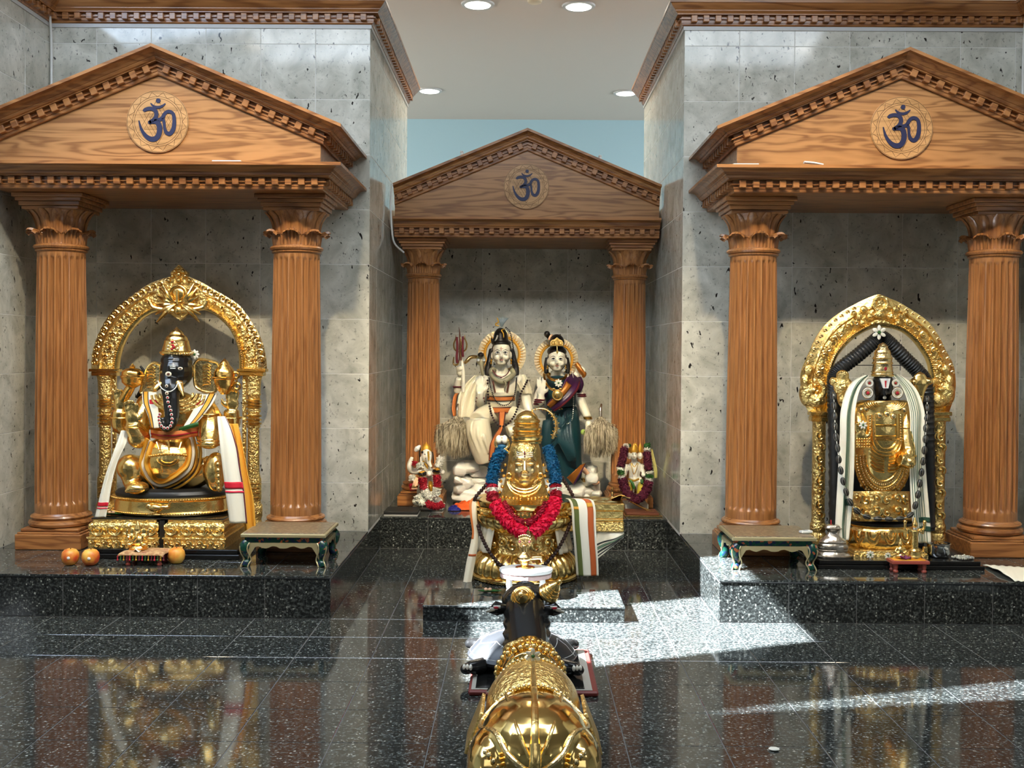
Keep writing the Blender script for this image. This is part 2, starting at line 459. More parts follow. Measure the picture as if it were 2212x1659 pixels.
sl = wallblock('wall_left', HX0, XWL-0.0012, YS, 8.0, -0.1, ZCROWN+0.1)
tiles(sl, 'x+', XWL, YS, Y_WALL, ZP, ZCROWN+0.02, Y_WALL, OZ, 'wall_tile', TW, 0.0020)
sr = wallblock('wall_right', XWR+0.0012, HX1, YS, 8.0, -0.1, ZCROWN+0.1)
tiles(sr, 'x-', XWR, YS, Y_WALL, ZP, ZCROWN+0.02, Y_WALL, OZ, 'wall_tile', TW, 0.0020)
wc = wallblock('wall_center', XL-0.004, XR+0.004, Y_CW+0.0012, Y_CW+0.2, 0.0, 2.2)
tiles(wc, 'y', Y_CW, XL, XR, ZP, 2.2, 0.03, OZ-0.05, 'wall_tile', TW, 0.0020)
wallblock('wall_far', HX0, HX1, HY1, HY1+0.1, -0.1, ZCEIL+0.05, 'blue_paint')
wallblock('wall_hall_left', HX0-0.1, HX0, HY0, HY1, -0.1, ZCEIL+0.05, 'hall_paint')
wallblock('wall_hall_right', HX1, HX1+0.1, HY0, HY1, -0.1, ZCEIL+0.05, 'hall_paint')
wallblock('wall_hall_rear', HX0-0.1, HX1+0.1, HY0-0.1, HY0, -0.1, ZCEIL+0.05, 'hall_paint')

# ceiling with the roof lights through which the sun falls
def sky_pt(x, y, z0=ZCEIL):
    k = z0/(-SUN_D.z); return (x-SUN_D.x*k, y-SUN_D.y*k)
HOLES = [[sky_pt(*p) for p in ((-0.19, 3.95), (1.235, 4.55), (1.235, 5.47), (-0.19, 4.86))],
         ]
# second roof opening, cut as thin slots added to dim its sunlight
_A, _B, _C = Vector((0.50, 3.60)), Vector((2.45, 3.92)), Vector((2.45, 4.20))
for k_ in range(7):
    e0, e1 = _B.lerp(_C, (k_+0.25)/7), _B.lerp(_C, (k_+0.62)/7)
    s0, s1 = _A.lerp(e0, 0.04+0.02*k_), _A.lerp(e1, 0.04+0.02*k_)
    HOLES.append([sky_pt(*p) for p in (s0, e0, e1, s1)])
bm = bmesh.new()
for loop in [[(HX0, HY0), (HX1, HY0), (HX1, HY1), (HX0, HY1)]] + HOLES:
    vsx = [bm.verts.new((p[0], p[1], ZCEIL)) for p in loop]
    for i in range(len(vsx)): bm.edges.new((vsx[i], vsx[(i+1) % len(vsx)]))
bmesh.ops.triangle_fill(bm, use_beauty=True, use_dissolve=False, edges=bm.edges[:])
me = bpy.data.meshes.new('ceiling'); bm.to_mesh(me); bm.free(); me.materials.append(MATS['ceiling_paint'])
struct(link('ceiling', me))

# ---------------------------------------------------------------- mouldings
def offset_path(path, o, sgn=1):
    """mitre-offset an open plan polyline by o to its left (sgn 1) or right (-1)"""
    pts = [Vector(p) for p in path]; out = []
    for i, p in enumerate(pts):
        ns = []
        for a, b in ((i-1, i), (i, i+1)):
            if a >= 0 and b < len(pts):
                d = (pts[b]-pts[a]).normalized(); ns.append(Vector((-d.y, d.x))*sgn)
        if len(ns) == 1: out.append(p+ns[0]*o)
        else:
            b = (ns[0]+ns[1]); out.append(p+b*(o/ (b.dot(ns[0]))))
    return out
def moulding(name, path, prof, z0, mat, parent=None, sgn=1, zfun=None):
    m = M(); n = len(path); k = len(prof)
    rows = [offset_path(path, o, sgn) for o, z in prof]
    vs_ = []
    for i in range(n):
        for j, (o, z) in enumerate(prof):
            p = rows[j][i]; vs_.append((p.x, p.y, z0+z+(zfun(i, p) if zfun else 0)))
    fs = [(i*k+j, (i+1)*k+j, (i+1)*k+(j+1) % k, i*k+(j+1) % k) for i in range(n-1) for j in range(k)]
    fs += [tuple(range(k)), tuple((n-1)*k+j for j in range(k-1, -1, -1))]
    m.add(vs_, fs)
    return m.build(name, mat, parent, smooth=False)
_dm = {}
def dentil_mesh(w_, d, h, mat, flip):
    k = (w_, d, h, mat, flip)
    if k not in _dm:
        m = M()
        m.cbox(-w_/2, w_/2, -d, 0.004, -h/2, h/2, 0.0025); _dm[k] = m.mesh('dentil', mat, False)
    return _dm[k]
def dentils(parent, a, b, z, pitch, mat, outward, w_=0.032, d=0.026, h=0.036, inset=0.02, slope=0.0, z1=None):
    """row of dentil blocks from a to b (plan points); outward is the plan normal"""
    a, b = Vector(a), Vector(b); L = (b-a).length; n = max(1, int((L-2*inset)/pitch)); st = (L-2*inset-(n)*pitch)/2+inset
    ang = math.atan2(outward[0], -outward[1])      # local -Y -> outward
    me = dentil_mesh(w_, d, h, mat, 0)
    for i in range(n+1):
        t = (st+i*pitch)/L
        if t > 1: break
        p = a.lerp(b, t); zz = z if z1 is None else lerp(z, z1, t)
        link('dentil', me, parent, (p.x, p.y, zz), (0, slope, ang))

CROWN = [(0, 0), (0.010, 0), (0.016, 0.006), (0.016, 0.012), (0.020, 0.013), (0.020, 0.030), (0.032, 0.031), (0.032, 0.036), (0.020, 0.037), (0.020, 0.052),
         (0.046, 0.053), (0.046, 0.058), (0.052, 0.064), (0.060, 0.070), (0.060, 0.074), (0.070, 0.082), (0.082, 0.094), (0.088, 0.104), (0.094, 0.106), (0.094, 0.122), (0, 0.122)]
def crown(name, path, sgn):
    o = struct(moulding(name, path, CROWN, ZCROWN, 'oak_x', None, sgn))
    for i in range(len(path)-1):
        a, b = Vector(path[i]), Vector(path[i+1]); d = (b-a).normalized(); nrm = Vector((-d.y, d.x))*sgn
        A, B = a+nrm*0.018, b+nrm*0.018
        dentils(o, A, B, ZCROWN+0.0325, 0.066, 'oak_x', nrm, 0.033, 0.026, 0.036, 0.03)
    # pale caulking strip under the crown
    s_ = moulding('caulk_strip', path, [(0, -0.022), (0.006, -0.022), (0.006, -0.001), (0, -0.001)], ZCROWN, 'white_trim', o, sgn)
    return o
crown('trim_1', [(XWL, YS), (XWL, Y_WALL), (XL, Y_WALL), (XL, 8.0)], -1)
crown('trim_2', [(XWR, YS), (XWR, Y_WALL), (XR, Y_WALL), (XR, 8.0)], 1)

# ---------------------------------------------------------------- ceiling lamps
n = NT('lamp_glow'); n.base((1, 1, 1)); n.b.inputs['Emission Color'].default_value = (1.0, 0.93, 0.80, 1); n.b.inputs['Emission Strength'].default_value = 14
def ceiling_lamp(x, y, label, energy, target, ang=80, r=0.10, col=(1.0, 0.86, 0.66)):
    z = ZCEIL
    t = thing('ceiling_light', label, 'ceiling light', (x, y, z), 'recessed ceiling lights')
    m = M(); m.lathe((x, y, z), [(r*0.86, -0.001), (r*0.90, -0.012), (r*1.12, -0.012), (r*1.16, -0.001)], 32); m.build('trim_ring', 'white_trim', t)
    m = M(); m.lathe((x, y, z), [(0.001, -0.0136), (r*0.86, -0.0135), (r*0.86, -0.0125), (0.001, -0.0125)], 32); m.build('lens', 'lamp_glow', t)
    sp = spot('ceiling_lamp_light', (x, y, z-0.03), target, energy, col, ang, 0.8, r*0.7)
for (x, y, nm) in ((928, 195, 'round recessed ceiling light beside the left crown moulding end'), (1352, 200, 'round recessed ceiling light beside the right crown moulding end'),
                   (1032, 8, 'left of the two round ceiling lights cut by the top edge'), (1250, 12, 'right of the two round ceiling lights cut by the top edge')):
    p = PZ(px=x, py=y, Z=ZCEIL)
    ceiling_lamp(p.x, p.y, nm, 60, (p.x, p.y, 0), 150, 0.105)
# lamps of the hall in front of the shrines (behind the frame, aimed at the altars)
KEY = 1.0
for i, (x, tx, ty, e) in enumerate(((-0.75, -1.75, 5.6, 430), (0.75, 1.85, 5.6, 430), (0.05, 0.02, 6.7, 1150), (-2.2, -1.7, 5.8, 60), (2.3, 1.9, 5.8, 60))):
    ceiling_lamp(x, 3.15, ('second', 'fourth', 'third', 'first', 'fifth')[i]+' from the left of five recessed hall lamps before the altars', e*KEY, (tx, ty, 0.72), 52 if i < 2 else (32 if i == 2 else 60), col=(1.0, 0.81, 0.52))
# ================================================================ wooden shrines
CORN = [(0, 0), (0.012, 0), (0.016, 0.004), (0.016, 0.016), (0.020, 0.018), (0.020, 0.034), (0.033, 0.035), (0.033, 0.041), (0.020, 0.042), (0.020, 0.057),
        (0.046, 0.058), (0.046, 0.062), (0.056, 0.066), (0.063, 0.074), (0.063, 0.078), (0.068, 0.080), (0.076, 0.092), (0.092, 0.102), (0.100, 0.103), (0.118, 0.104), (0.118, 0.119), (0, 0.119)]
SLOPE = 0.415
OM = [([(1322, 590), (1335, 578), (1365, 571), (1396, 582), (1406, 608), (1396, 636), (1372, 655), (1352, 664)], [8, 12, 12, 13, 13, 13, 12, 8]),
      ([(1358, 662), (1392, 655), (1416, 664), (1427, 700), (1421, 742), (1398, 768), (1364, 768), (1330, 742), (1305, 700), (1291, 650)], [10, 15, 16, 17, 17, 17, 16, 12, 8, 3]),
      ([(1404, 642), (1430, 642), (1446, 630), (1462, 602), (1488, 589), (1514, 604), (1523, 645), (1518, 700), (1497, 733), (1473, 728), (1460, 700), (1456, 660), (1448, 632)], [10, 12, 12, 11, 11, 11, 12, 14, 14, 12, 9, 9, 8]),
      ([(1368, 536), (1385, 554), (1412, 563), (1440, 557), (1465, 538)], [3, 7, 9, 8, 3])]
def emblem(parent, c, R):
    c = Vector(c)
    m = M(); m.add([], []); pr = []
    ang = [2*PI*i/48 for i in range(48)]
    m.prism([c+Vector((R*math.cos(a), 0.004, R*math.sin(a))) for a in ang], (0, -0.010, 0))
    d = m.build('emblem_disc', 'oak_disc', parent, smooth=False)
    m = M()
    for rr in (0.98, 0.80, 0.74): m.torus(c+Vector((0, -0.0055, 0)), R*rr, R*0.008, 64, 6)
    for k in range(16):
        a0, a1 = 2*PI*k/16, 2*PI*(k+1)/16
        pts = [c+Vector((R*rr*math.cos(a), -0.0062, R*rr*math.sin(a))) for a, rr in ((a0, 0.80), (lerp(a0, a1, 0.25), 0.86), (lerp(a0, a1, 0.5), 0.95), (lerp(a0, a1, 0.75), 0.86), (a1, 0.80))]
        m.tube(pts, R*0.006, 4)
    for base in (PI/2, -PI/2):
        for sc in (0.73, 0.50, 0.30):
            tri = [c+Vector((R*sc*math.cos(base+2*PI*k/3), -0.0062, R*sc*math.sin(base+2*PI*k/3))) for k in range(4)]
            m.tube(tri, R*0.006, 4)
    m.build('etched_lines', 'etch', d)
    m = M()
    cv = lambda p: c+Vector(((p[0]-1412)/203*R, -0.0062, -(p[1]-655)/203*R))
    for pts, ws in OM:
        q = catmull([cv(p) for p in pts], 4); ww = interp(ws, len(q))
        L = []; Rr = []
        for i, p in enumerate(q):
            t = (q[min(i+1, len(q)-1)]-q[max(i-1, 0)]).normalized(); nn = Vector((-t.z, 0, t.x))*(ww[i]/203*R)
            L.append(p+nn); Rr.append(p-nn)
        k = len(q); f = Vector((0, -0.004, 0))
        vs_ = L+Rr+[p+f for p in L]+[p+f for p in Rr]
        fs = []
        for i in range(k-1):
            fs += [(2*k+i, 2*k+i+1, 3*k+i+1, 3*k+i), (i, 2*k+i, 2*k+i+1, i+1), (k+i, k+i+1, 3*k+i+1, 3*k+i)]
        fs += [(0, k, 3*k, 2*k), (k-1, 3*k-1, 4*k-1, 2*k-1)]
        m.add(vs_, fs)
    a8 = [2*PI*i/16 for i in range(16)]; cc = cv((1418, 520))
    m.prism([cc+Vector((R*0.075*math.cos(a), 0, R*0.075*math.sin(a))) for a in a8], (0, -0.004, 0))
    o = m.build('om_symbol', 'navy', d, smooth=False); o['label'] = 'navy blue om sign'

def pediment(label, xc, half, yf, yback, zs, sides, lim=None, emb=None, R=0.151):
    """xc centre, half width of the frieze box, yf frieze face, zs soffit height"""
    x0, x1 = xc-half, xc+half
    t = thing('shrine_pediment', label, 'pediment', (xc, yf, zs), 'wooden pediments')
    zc = zs+0.119                         # top of the entablature cornice
    zb = zc+0.107-(0 if sides else 0.0)   # tympanum side height
    if not sides: zb = zc+0.085
    apex = zb+SLOPE*half
    m = M(); m.box(x0, x1, yf, yback, zs, zc-0.002); m.build('entablature', 'oak_x', t, smooth=False)
    m = M(); m.prism([(x0, yf, zc-0.002), (x1, yf, zc-0.002), (x1, yf, zb), (xc, yf, apex), (x0, yf, zb)], (0, yback-yf, 0))
    m.build('tympanum', 'oak_panel', t, smooth=False)
    cl = (lambda p: p) if lim is None else (lambda p: Vector((min(max(p.x, lim[0]), lim[1]), p.y)))
    # horizontal cornice
    if sides: path = [(x0, yback), (x0, yf), (x1, yf), (x1, yback)]
    else: path = [(x0, yf), (x1, yf)]
    def build(name, pth, prof, z0, zfun, mat):
        m = M(); n = len(pth); k = len(prof)
        rows = [[cl(q) for q in offset_path(pth, o, 1 if not sides else 1)] for o, z in prof]
        # outward is to the -Y side: path runs so that outward is to the right
        rows = [[cl(q) for q in offset_path(pth, o, -1)] for o, z in prof]
        vs_ = [(rows[j][i].x, rows[j][i].y, z0+prof[j][1]+(zfun(i, rows[j]) if zfun else 0)) for i in range(n) for j in range(k)]
        fs = [(i*k+j, (i+1)*k+j, (i+1)*k+(j+1) % k, i*k+(j+1) % k) for i in range(n-1) for j in range(k)]
        fs += [tuple(range(k)), tuple((n-1)*k+j for j in range(k-1, -1, -1))]
        m.add(vs_, fs); return m.build(name, mat, t, smooth=False)
    c1 = build('cornice', path, CORN, zs, None, 'oak_x')
    pit = 0.064; yd = yf-0.018
    dentils(c1, (max(x0, (lim or (-9, 9))[0])-0.0, yd), (min(x1, (lim or (-9, 9))[1]), yd), zs+0.038, pit, 'oak_x', (0, -1))
    if sides:
        dentils(c1, (x1+0.018, yf), (x1+0.018, yback), zs+0.038, pit, 'oak_x', (1, 0))
        if x0-0.03 > (lim or (-9, 9))[0]: dentils(c1, (x0-0.018, yf), (x0-0.018, yback), zs+0.038, pit, 'oak_x', (-1, 0))
    # raking cornice: one mesh for each slope, mitred on the axis, with its eaves return
    zl = lambda x: zb+SLOPE*(half-abs(x-xc))
    for sgn, mat in ((-1, 'oak_rake_l'), (1, 'oak_rake_r')):
        xe = x0 if sgn < 0 else x1
        pth = [(xc, yf), (xe, yf)] + ([(xe, yback)] if sides else [])
        m = M(); n = len(pth); k = len(CORN)
        rows = [[cl(q) for q in offset_path(pth, o, -1 if sgn > 0 else 1)] for o, z in CORN]
        full = [offset_path(pth, o, -1 if sgn > 0 else 1) for o, z in CORN]
        vs_ = []
        for i in range(n):
            for j, (o, z) in enumerate(CORN):
                p = rows[j][i]; xx = xc if i == 0 else (full[j][1].x if i == 2 else p.x)
                vs_.append((p.x, p.y, zl(xx)+z*1.04))
        fs = [(i*k+j, (i+1)*k+j, (i+1)*k+(j+1) % k, i*k+(j+1) % k) for i in range(n-1) for j in range(k)]
        fs += [tuple(range(k)), tuple((n-1)*k+j for j in range(k-1, -1, -1))]
        m.add(vs_, fs); c2 = m.build('raking_cornice', mat, t, smooth=False)
        xa, xb = xc+sgn*0.012, (max(xe, lim[0]+0.02) if lim and sgn < 0 else (min(xe, lim[1]-0.02) if lim else xe))
        dentils(c2, (xa, yd), (xb, yd), zl(xa)+0.0395, pit, mat, (0, -1), slope=sgn*math.atan(SLOPE), z1=zl(xb)+0.0395)
        if sides and (lim is None or (lim[0] < xe-0.1 and sgn < 0) or (sgn > 0 and xe+0.1 < lim[1])):
            dentils(c2, (xe+sgn*0.018, yf), (xe+sgn*0.018, yback), zl(xe)+0.0395-0.012, pit, mat, (sgn, 0))
    if emb: emblem(t, (emb[0], yf-0.004, emb[1]), R)
    return t

def flute(nf, depth):
    def f(a, z): return 1.0
    return f
def column(label, x, y, zbot, ztop, rb, rt, sc=1.0):
    t = thing('wooden_column', label, 'column', (x, y, zbot), 'fluted wooden columns')
    hw = 0.167*sc
    m = M(); m.cbox(x-hw, x+hw, y-hw, y+hw, zbot, zbot+0.077*sc, 0.004)
    m.cbox(x-hw*0.95, x+hw*0.95, y-hw*0.95, y+hw*0.95, zbot+0.077*sc, zbot+0.087*sc, 0.003)
    m.cbox(x-hw*0.88, x+hw*0.88, y-hw*0.88, y+hw*0.88, zbot+0.087*sc, zbot+0.104*sc, 0.004)
    m.build('plinth', 'oak_x', t, smooth=False)
    z0 = zbot+0.104*sc; k = sc
    prof = [(rb*1.12, 0), (rb*1.20, 0.006*k), (rb*1.235, 0.018*k), (rb*1.20, 0.030*k), (rb*1.12, 0.034*k), (rb*1.10, 0.038*k), (rb*1.14, 0.042*k), (rb*1.16, 0.049*k), (rb*1.13, 0.056*k), (rb*1.06, 0.058*k), (rb*1.0, 0.068*k)]
    m = M(); m.lathe((x, y, z0), prof, 48); m.build('base_torus', 'oak_x', t)
    zs0 = z0+0.068*k; zcap = ztop-0.288*sc      # shaft from zs0 to neck
    nf = 22; nseg = nf*10; H = zcap-zs0
    levels = [0, 0.018, 0.030, 0.034, 0.040, 0.048, 0.25, 0.5, 0.75, 1-0.030, 1-0.024, 1-0.019, 1-0.014, 1.0]
    def amp(u):
        if u <= 0.031 or u >= 1-0.0135: return 0.0
        if u < 0.048: return (u-0.031)/0.017
        if u > 1-0.030: return (1-0.0135-u)/0.0165
        return 1.0
    vs_ = []; fs = []
    for u in levels:
        r = lerp(rb, rt, max(0, (u-0.25)/0.75)**1.3); A = amp(u)
        for j in range(nseg):
            a = 2*PI*j/nseg; ph = (j % 10)/10.0
            w_ = math.sin(PI*min(max((ph-0.10)/0.80, 0), 1))**0.75
            rr = r*(1-0.135*A*w_)
            vs_.append((x+rr*math.cos(a), y+rr*math.sin(a), zs0+u*H))
    for i in range(len(levels)-1):
        for j in range(nseg):
            a = i*nseg+j; b = i*nseg+(j+1) % nseg; fs.append((a, b, b+nseg, a+nseg))
    m = M(); m.add(vs_, fs); m.build('shaft', 'oak_z', t)
    zc = zcap
    m = M()
    m.lathe((x, y, zc), [(rt*1.0, 0), (rt*1.05, 0.003), (rt*1.09, 0.008*sc), (rt*1.05, 0.013*sc), (rt*1.04, 0.015*sc), (rt*1.12, 0.018*sc), (rt*1.17, 0.027*sc), (rt*1.12, 0.036*sc), (rt*1.02, 0.039*sc),
        (rt*0.98, 0.05*sc), (rt*0.97, 0.11*sc), (rt*1.0, 0.14*sc), (rt*1.07, 0.17*sc), (rt*1.2, 0.195*sc), (rt*1.30, 0.207*sc), (rt*1.32, 0.212*sc)], 40)
    cap = m.build('capital', 'oak_z', t)
    # acanthus leaves of the lower ring
    m = M(); h = 0.082*sc
    def leaf(u, v):
        a = (u-0.5); wv = 0.95 if v < 0.75 else 1.0
        th = a*(2*PI/8)*0.98*(1-0.10*(v > 0.8))
        prof_r = [(0, 1.02), (0.35, 1.05), (0.7, 1.10), (0.88, 1.30), (0.96, 1.46), (1.0, 1.44)]
        prof_z = [(0, 0.0), (0.35, 0.42), (0.7, 0.80), (0.88, 0.97), (0.96, 0.96), (1.0, 0.84)]
        def pl(tb):
            for i in range(len(tb)-1):
                if v <= tb[i+1][0]+1e-9: return lerp(tb[i][1], tb[i+1][1], (v-tb[i][0])/(tb[i+1][0]-tb[i][0]))
            return tb[-1][1]
        r = rt*pl(prof_r)
        r += rt*(0.05*math.cos(a*2*PI*5)*(0.3+v)) - rt*0.10*abs(a)*(v)
        edge = (1-abs(2*a)**3*0.35*v)
        zz = pl(prof_z)*h*(edge if v > 0.6 else 1)
        sh = 1.0 if v < 0.8 else 0.8
        return (r*math.cos(th*sh), r*math.sin(th*sh), zz)
    m.grid(leaf, 20, 12)
    lm = m.mesh('acanthus_leaf', 'oak_z')
    for q in range(8): link('acanthus_leaf', lm, cap, (x, y, zc+0.039*sc), (0, 0, 2*PI*q/8-PI/2))
    # tall smooth upper leaves
    m = M()
    def leaf2(u, v):
        a = u-0.5
        zz = 0.085+0.125*v
        rr = lerp(0.98, 1.0, min(v/0.4, 1)) + 0.36*max(0, (v-0.25)/0.75)**2.2
        th = a*(2*PI/12)*(0.78 if v < 0.7 else 0.78*(1-((v-0.7)/0.3)**2*0.55))
        rr += 0.055*(1-(2*a)**2)
        return (rt*rr*math.cos(th), rt*rr*math.sin(th), zz*sc)
    m.grid(leaf2, 8, 12); l2 = m.mesh('tall_leaf', 'oak_z')
    for q in range(12): link('tall_leaf', l2, cap, (x, y, zc), (0, 0, 2*PI*(q+0.5)/12-PI/2))
    m = M(); za = ztop; h0 = zc+0.208*sc
    aw = 0.178*sc
    for w_, a_, b_ in ((0.80, h0, h0+0.018*sc), (0.86, h0+0.018*sc, h0+0.040*sc), (0.93, h0+0.040*sc, h0+0.058*sc), (1.0, h0+0.058*sc, za-0.0005)):
        m.cbox(x-aw*w_, x+aw*w_, y-aw*w_, y+aw*w_, a_, b_, 0.003)
    m.build('abacus', 'oak_x', t, smooth=False)
    return t

ZS = 1.984
def xz(px, py, Y): p = P(px, py, Y); return (p.x, p.z)
pediment('oak pediment with om disc over the black and gold elephant headed idol', -1.770, 0.79, 5.285, Y_WALL-0.001, ZS, True, (XWL+0.004, 9), xz(341, 263, 5.28))
pediment('oak pediment with om disc over the standing black faced golden idol', 1.835, 0.79, 5.285, Y_WALL-0.001, ZS, True, (-9, XWR-0.004), xz(1947, 277, 5.28))
pediment('smaller oak pediment set back between the marble jambs over the marble couple', 0.035, 0.848, 6.965, Y_CW-0.001, 1.930, False, None, xz(1137, 403, 6.96), 0.145)
CY = 5.57
column('fluted oak column beside the left side wall', -2.367, CY, ZP, ZS, 0.129, 0.117)
column('fluted oak column behind the left enamelled table', -1.153, CY, ZP, ZS, 0.129, 0.117)
column('fluted oak column behind the right enamelled table', 1.190, CY, ZP, ZS, 0.129, 0.117)
column('fluted oak column right of the steel pot', 2.418, CY, ZP, ZS, 0.129, 0.117)
column('slim oak column behind the small garlanded white elephant statue', -0.642, 7.15, ZP, 1.930, 0.113, 0.103, 0.9)
column('slim oak column behind the small three faced statue', 0.716, 7.15, ZP, 1.930, 0.113, 0.103, 0.9)
# ================================================================ sculpting tools
class Z:
    """measures taken on an enlarged crop of the photograph, placed on the depth plane Y"""
    def __init__(s, ox, oy, k, Y): s.ox, s.oy, s.k, s.Y = ox, oy, k, Y
    def p(s, x, y, d=0.0): return P(s.ox+x/s.k, s.oy+y/s.k, s.Y+d)
    def r(s, l, d=0.0): return l/s.k*S(s.Y+d)
    def tube(s, m, pts, rad, n=10, cm=4, flat=None):
        q = [s.p(*t) for t in pts]
        if cm: q = catmull(q, cm)
        if isinstance(rad, (int, float)): rr = s.r(rad)
        else: rr = interp([s.r(v) for v in rad], len(q))
        if flat: rr = [(v, v*flat) for v in (rr if isinstance(rr, list) else [rr]*len(q))]
        m.tube(q, rr, n); return q
    def ell(s, m, x, y, rx, rz, ry, d=0.0, rot=None, n=18, k=12):
        m.ell(s.p(x, y, d), (s.r(rx), ry, s.r(rz)), n, k, rot)
    def lathe(s, m, x, prof, d=0.0, n=24, sy=1.0, mod=None):
        """prof: list of (y, radius) from bottom to top in crop units"""
        c = s.p(x, prof[0][0], d)
        m.lathe(c, [(s.r(r), s.r(prof[0][0]-y)) for y, r in prof], n, 1.0, sy, mod)
    def plate(s, m, pts, d0, d1):
        a = [s.p(x, y, d0) for x, y in pts]
        m.prism(a, (0, d1-d0, 0))

def sheet(fn, name, mat, parent=None, u=(0, 1), v=(0, 1), nu=8, nv=24, off=0.0, solid=0.003):
    m = M()
    m.grid(lambda a, b: Vector(fn(lerp(u[0], u[1], a), lerp(v[0], v[1], b)))+Vector((0, -off, 0)), nu, nv)
    return m.build(name, mat, parent, True, solid=solid)
def drape(pts, widths, wave=0.006, nw=3.0, wd=(1, 0, 0)):
    """cloth strip hanging along pts (world); widths in metres; returns fn(u,v)"""
    q = catmull(pts, 8); ww = interp(widths, len(q)); wd = Vector(wd)
    def fn(u, v):
        t = v*(len(q)-1); i = min(int(t), len(q)-2); f = t-i
        p = q[i].lerp(q[i+1], f); w_ = lerp(ww[i], ww[i+1], f)
        return p+wd*(w_*(u-0.5))+Vector((0, wave*math.sin(u*PI*nw+v*2.0), 0))
    return fn
def rloft(m, x0, x1, y0, y1, prof):
    """rectangular lathe: prof = [(inset, z)]"""
    k = 4; vs_ = []; fs = []
    for (i, z) in prof: vs_ += [(x0+i, y0+i, z), (x1-i, y0+i, z), (x1-i, y1-i, z), (x0+i, y1-i, z)]
    for a in range(len(prof)-1):
        for j in range(4): fs.append((a*4+j, a*4+(j+1) % 4, a*4+4+(j+1) % 4, a*4+4+j))
    n = len(prof)-1
    fs += [(3, 2, 1, 0), (n*4, n*4+1, n*4+2, n*4+3)]
    m.add(vs_, fs)
def petals(name, path, r, mat, parent=None, dens=120, na=10, ln=0.35, seed=1):
    """flower rope: a core with rows of small petals standing out of it"""
    rnd = random.Random(seed)
    q = [Vector(p) for p in path]; L = [0.0]
    for i in range(1, len(q)): L.append(L[-1]+(q[i]-q[i-1]).length)
    m = M(); m.tube(q, r*0.74, 10)
    n = max(3, int(L[-1]*dens)); j = 0
    for i in range(n):
        s_ = L[-1]*(i+0.5)/n
        while j < len(q)-2 and L[j+1] < s_: j += 1
        p = q[j].lerp(q[j+1], (s_-L[j])/max(1e-9, L[j+1]-L[j])); t = (q[j+1]-q[j]).normalized()
        u = t.orthogonal().normalized(); w_ = t.cross(u)
        for a in range(na):
            an = 2*PI*(a+0.5*(i % 2)+rnd.uniform(-0.2, 0.2))/na; o = u*math.cos(an)+w_*math.sin(an); sd_ = t.cross(o)
            h = r*(1.05+rnd.uniform(-0.16, 0.16)); wd = r*0.22; b = p+o*(r*0.70); e = p+o*h+t*(r*ln*rnd.uniform(-1, 1))
            m.add([b-sd_*wd-t*wd, b+sd_*wd-t*wd, b+t*wd, e-sd_*wd*0.9, e+sd_*wd*0.9+t*wd*0.6], [(0, 1, 4, 3), (1, 2, 4), (0, 3, 2), (2, 3, 4)])
    o = m.build(name, mat, parent, smooth=False); o['kind'] = 'stuff'; return o
def beads(parent, path, r, mat, step=None, name='bead', el=1.0, mesh=None):
    q = [Vector(p) for p in path]; L = [0.0]
    for i in range(1, len(q)): L.append(L[-1]+(q[i]-q[i-1]).length)
    step = step or 2*r*el
    if mesh is None:
        m = M(); m.ell((0, 0, 0), (r, r, r*el), 10, 6); mesh = m.mesh(name, mat)
    n = int(L[-1]/step); j = 0
    for i in range(n+1):
        s_ = L[-1]*i/max(1, n)
        while j < len(q)-2 and L[j+1] < s_: j += 1
        p = q[j].lerp(q[j+1], (s_-L[j])/max(1e-9, L[j+1]-L[j])); t = (q[j+1]-q[j]).normalized()
        link(name, mesh, parent, p, t.to_track_quat('Z', 'Y').to_euler())
def beadmesh(m, path, r, step=None):
    q = [Vector(p) for p in path]; L = [0.0]
    for i in range(1, len(q)): L.append(L[-1]+(q[i]-q[i-1]).length)
    step = step or 2*r; n = max(1, int(L[-1]/step)); j = 0
    for i in range(n+1):
        s_ = L[-1]*i/n
        while j < len(q)-2 and L[j+1] < s_: j += 1
        p = q[j].lerp(q[j+1], (s_-L[j])/max(1e-9, L[j+1]-L[j])); m.ell(p, r, 8, 5)
def hand(m, wrist, palm_c, up, side, size, curl=0.0, thumb=1):
    """open hand, palm to -Y: palm ellipsoid, four unequal fingers and a thumb; up and side are unit vectors"""
    up, side = Vector(up).normalized(), Vector(side).normalized(); f = Vector((0, -1, 0)); c = Vector(palm_c); k = size
    R = Matrix((side, f, up)).transposed()
    m.ell(c, (0.24*k, 0.10*k, 0.27*k), 12, 8, R)
    m.tube([Vector(wrist), c-up*0.15*k], [0.15*k, 0.17*k], 8)
    for i, (o, ln) in enumerate(((-0.17, 0.40), (-0.06, 0.48), (0.06, 0.46), (0.17, 0.34))):
        b = c+side*(o*k)+up*(0.20*k)
        e = b+up*(ln*k*0.55)+side*(o*0.15*k); e2 = e+up*(ln*k*0.45)*(1-curl)+f*(ln*k*0.45*curl)
        m.tube([b, e, e2], [0.065*k, 0.06*k, 0.042*k], 7)
    b = c+side*(thumb*0.2*k)-up*(0.08*k)
    m.tube([b, b+side*(thumb*0.12*k)+up*0.12*k+f*0.05*k, b+side*(thumb*0.15*k)+up*0.28*k+f*0.05*k], [0.075*k, 0.07*k, 0.048*k], 7)
def lathe_thing(parent, name, mat, c, prof, n=28, sx=1.0, sy=1.0, mod=None):
    m = M(); m.lathe(c, prof, n, sx, sy, mod); return m.build(name, mat, parent)
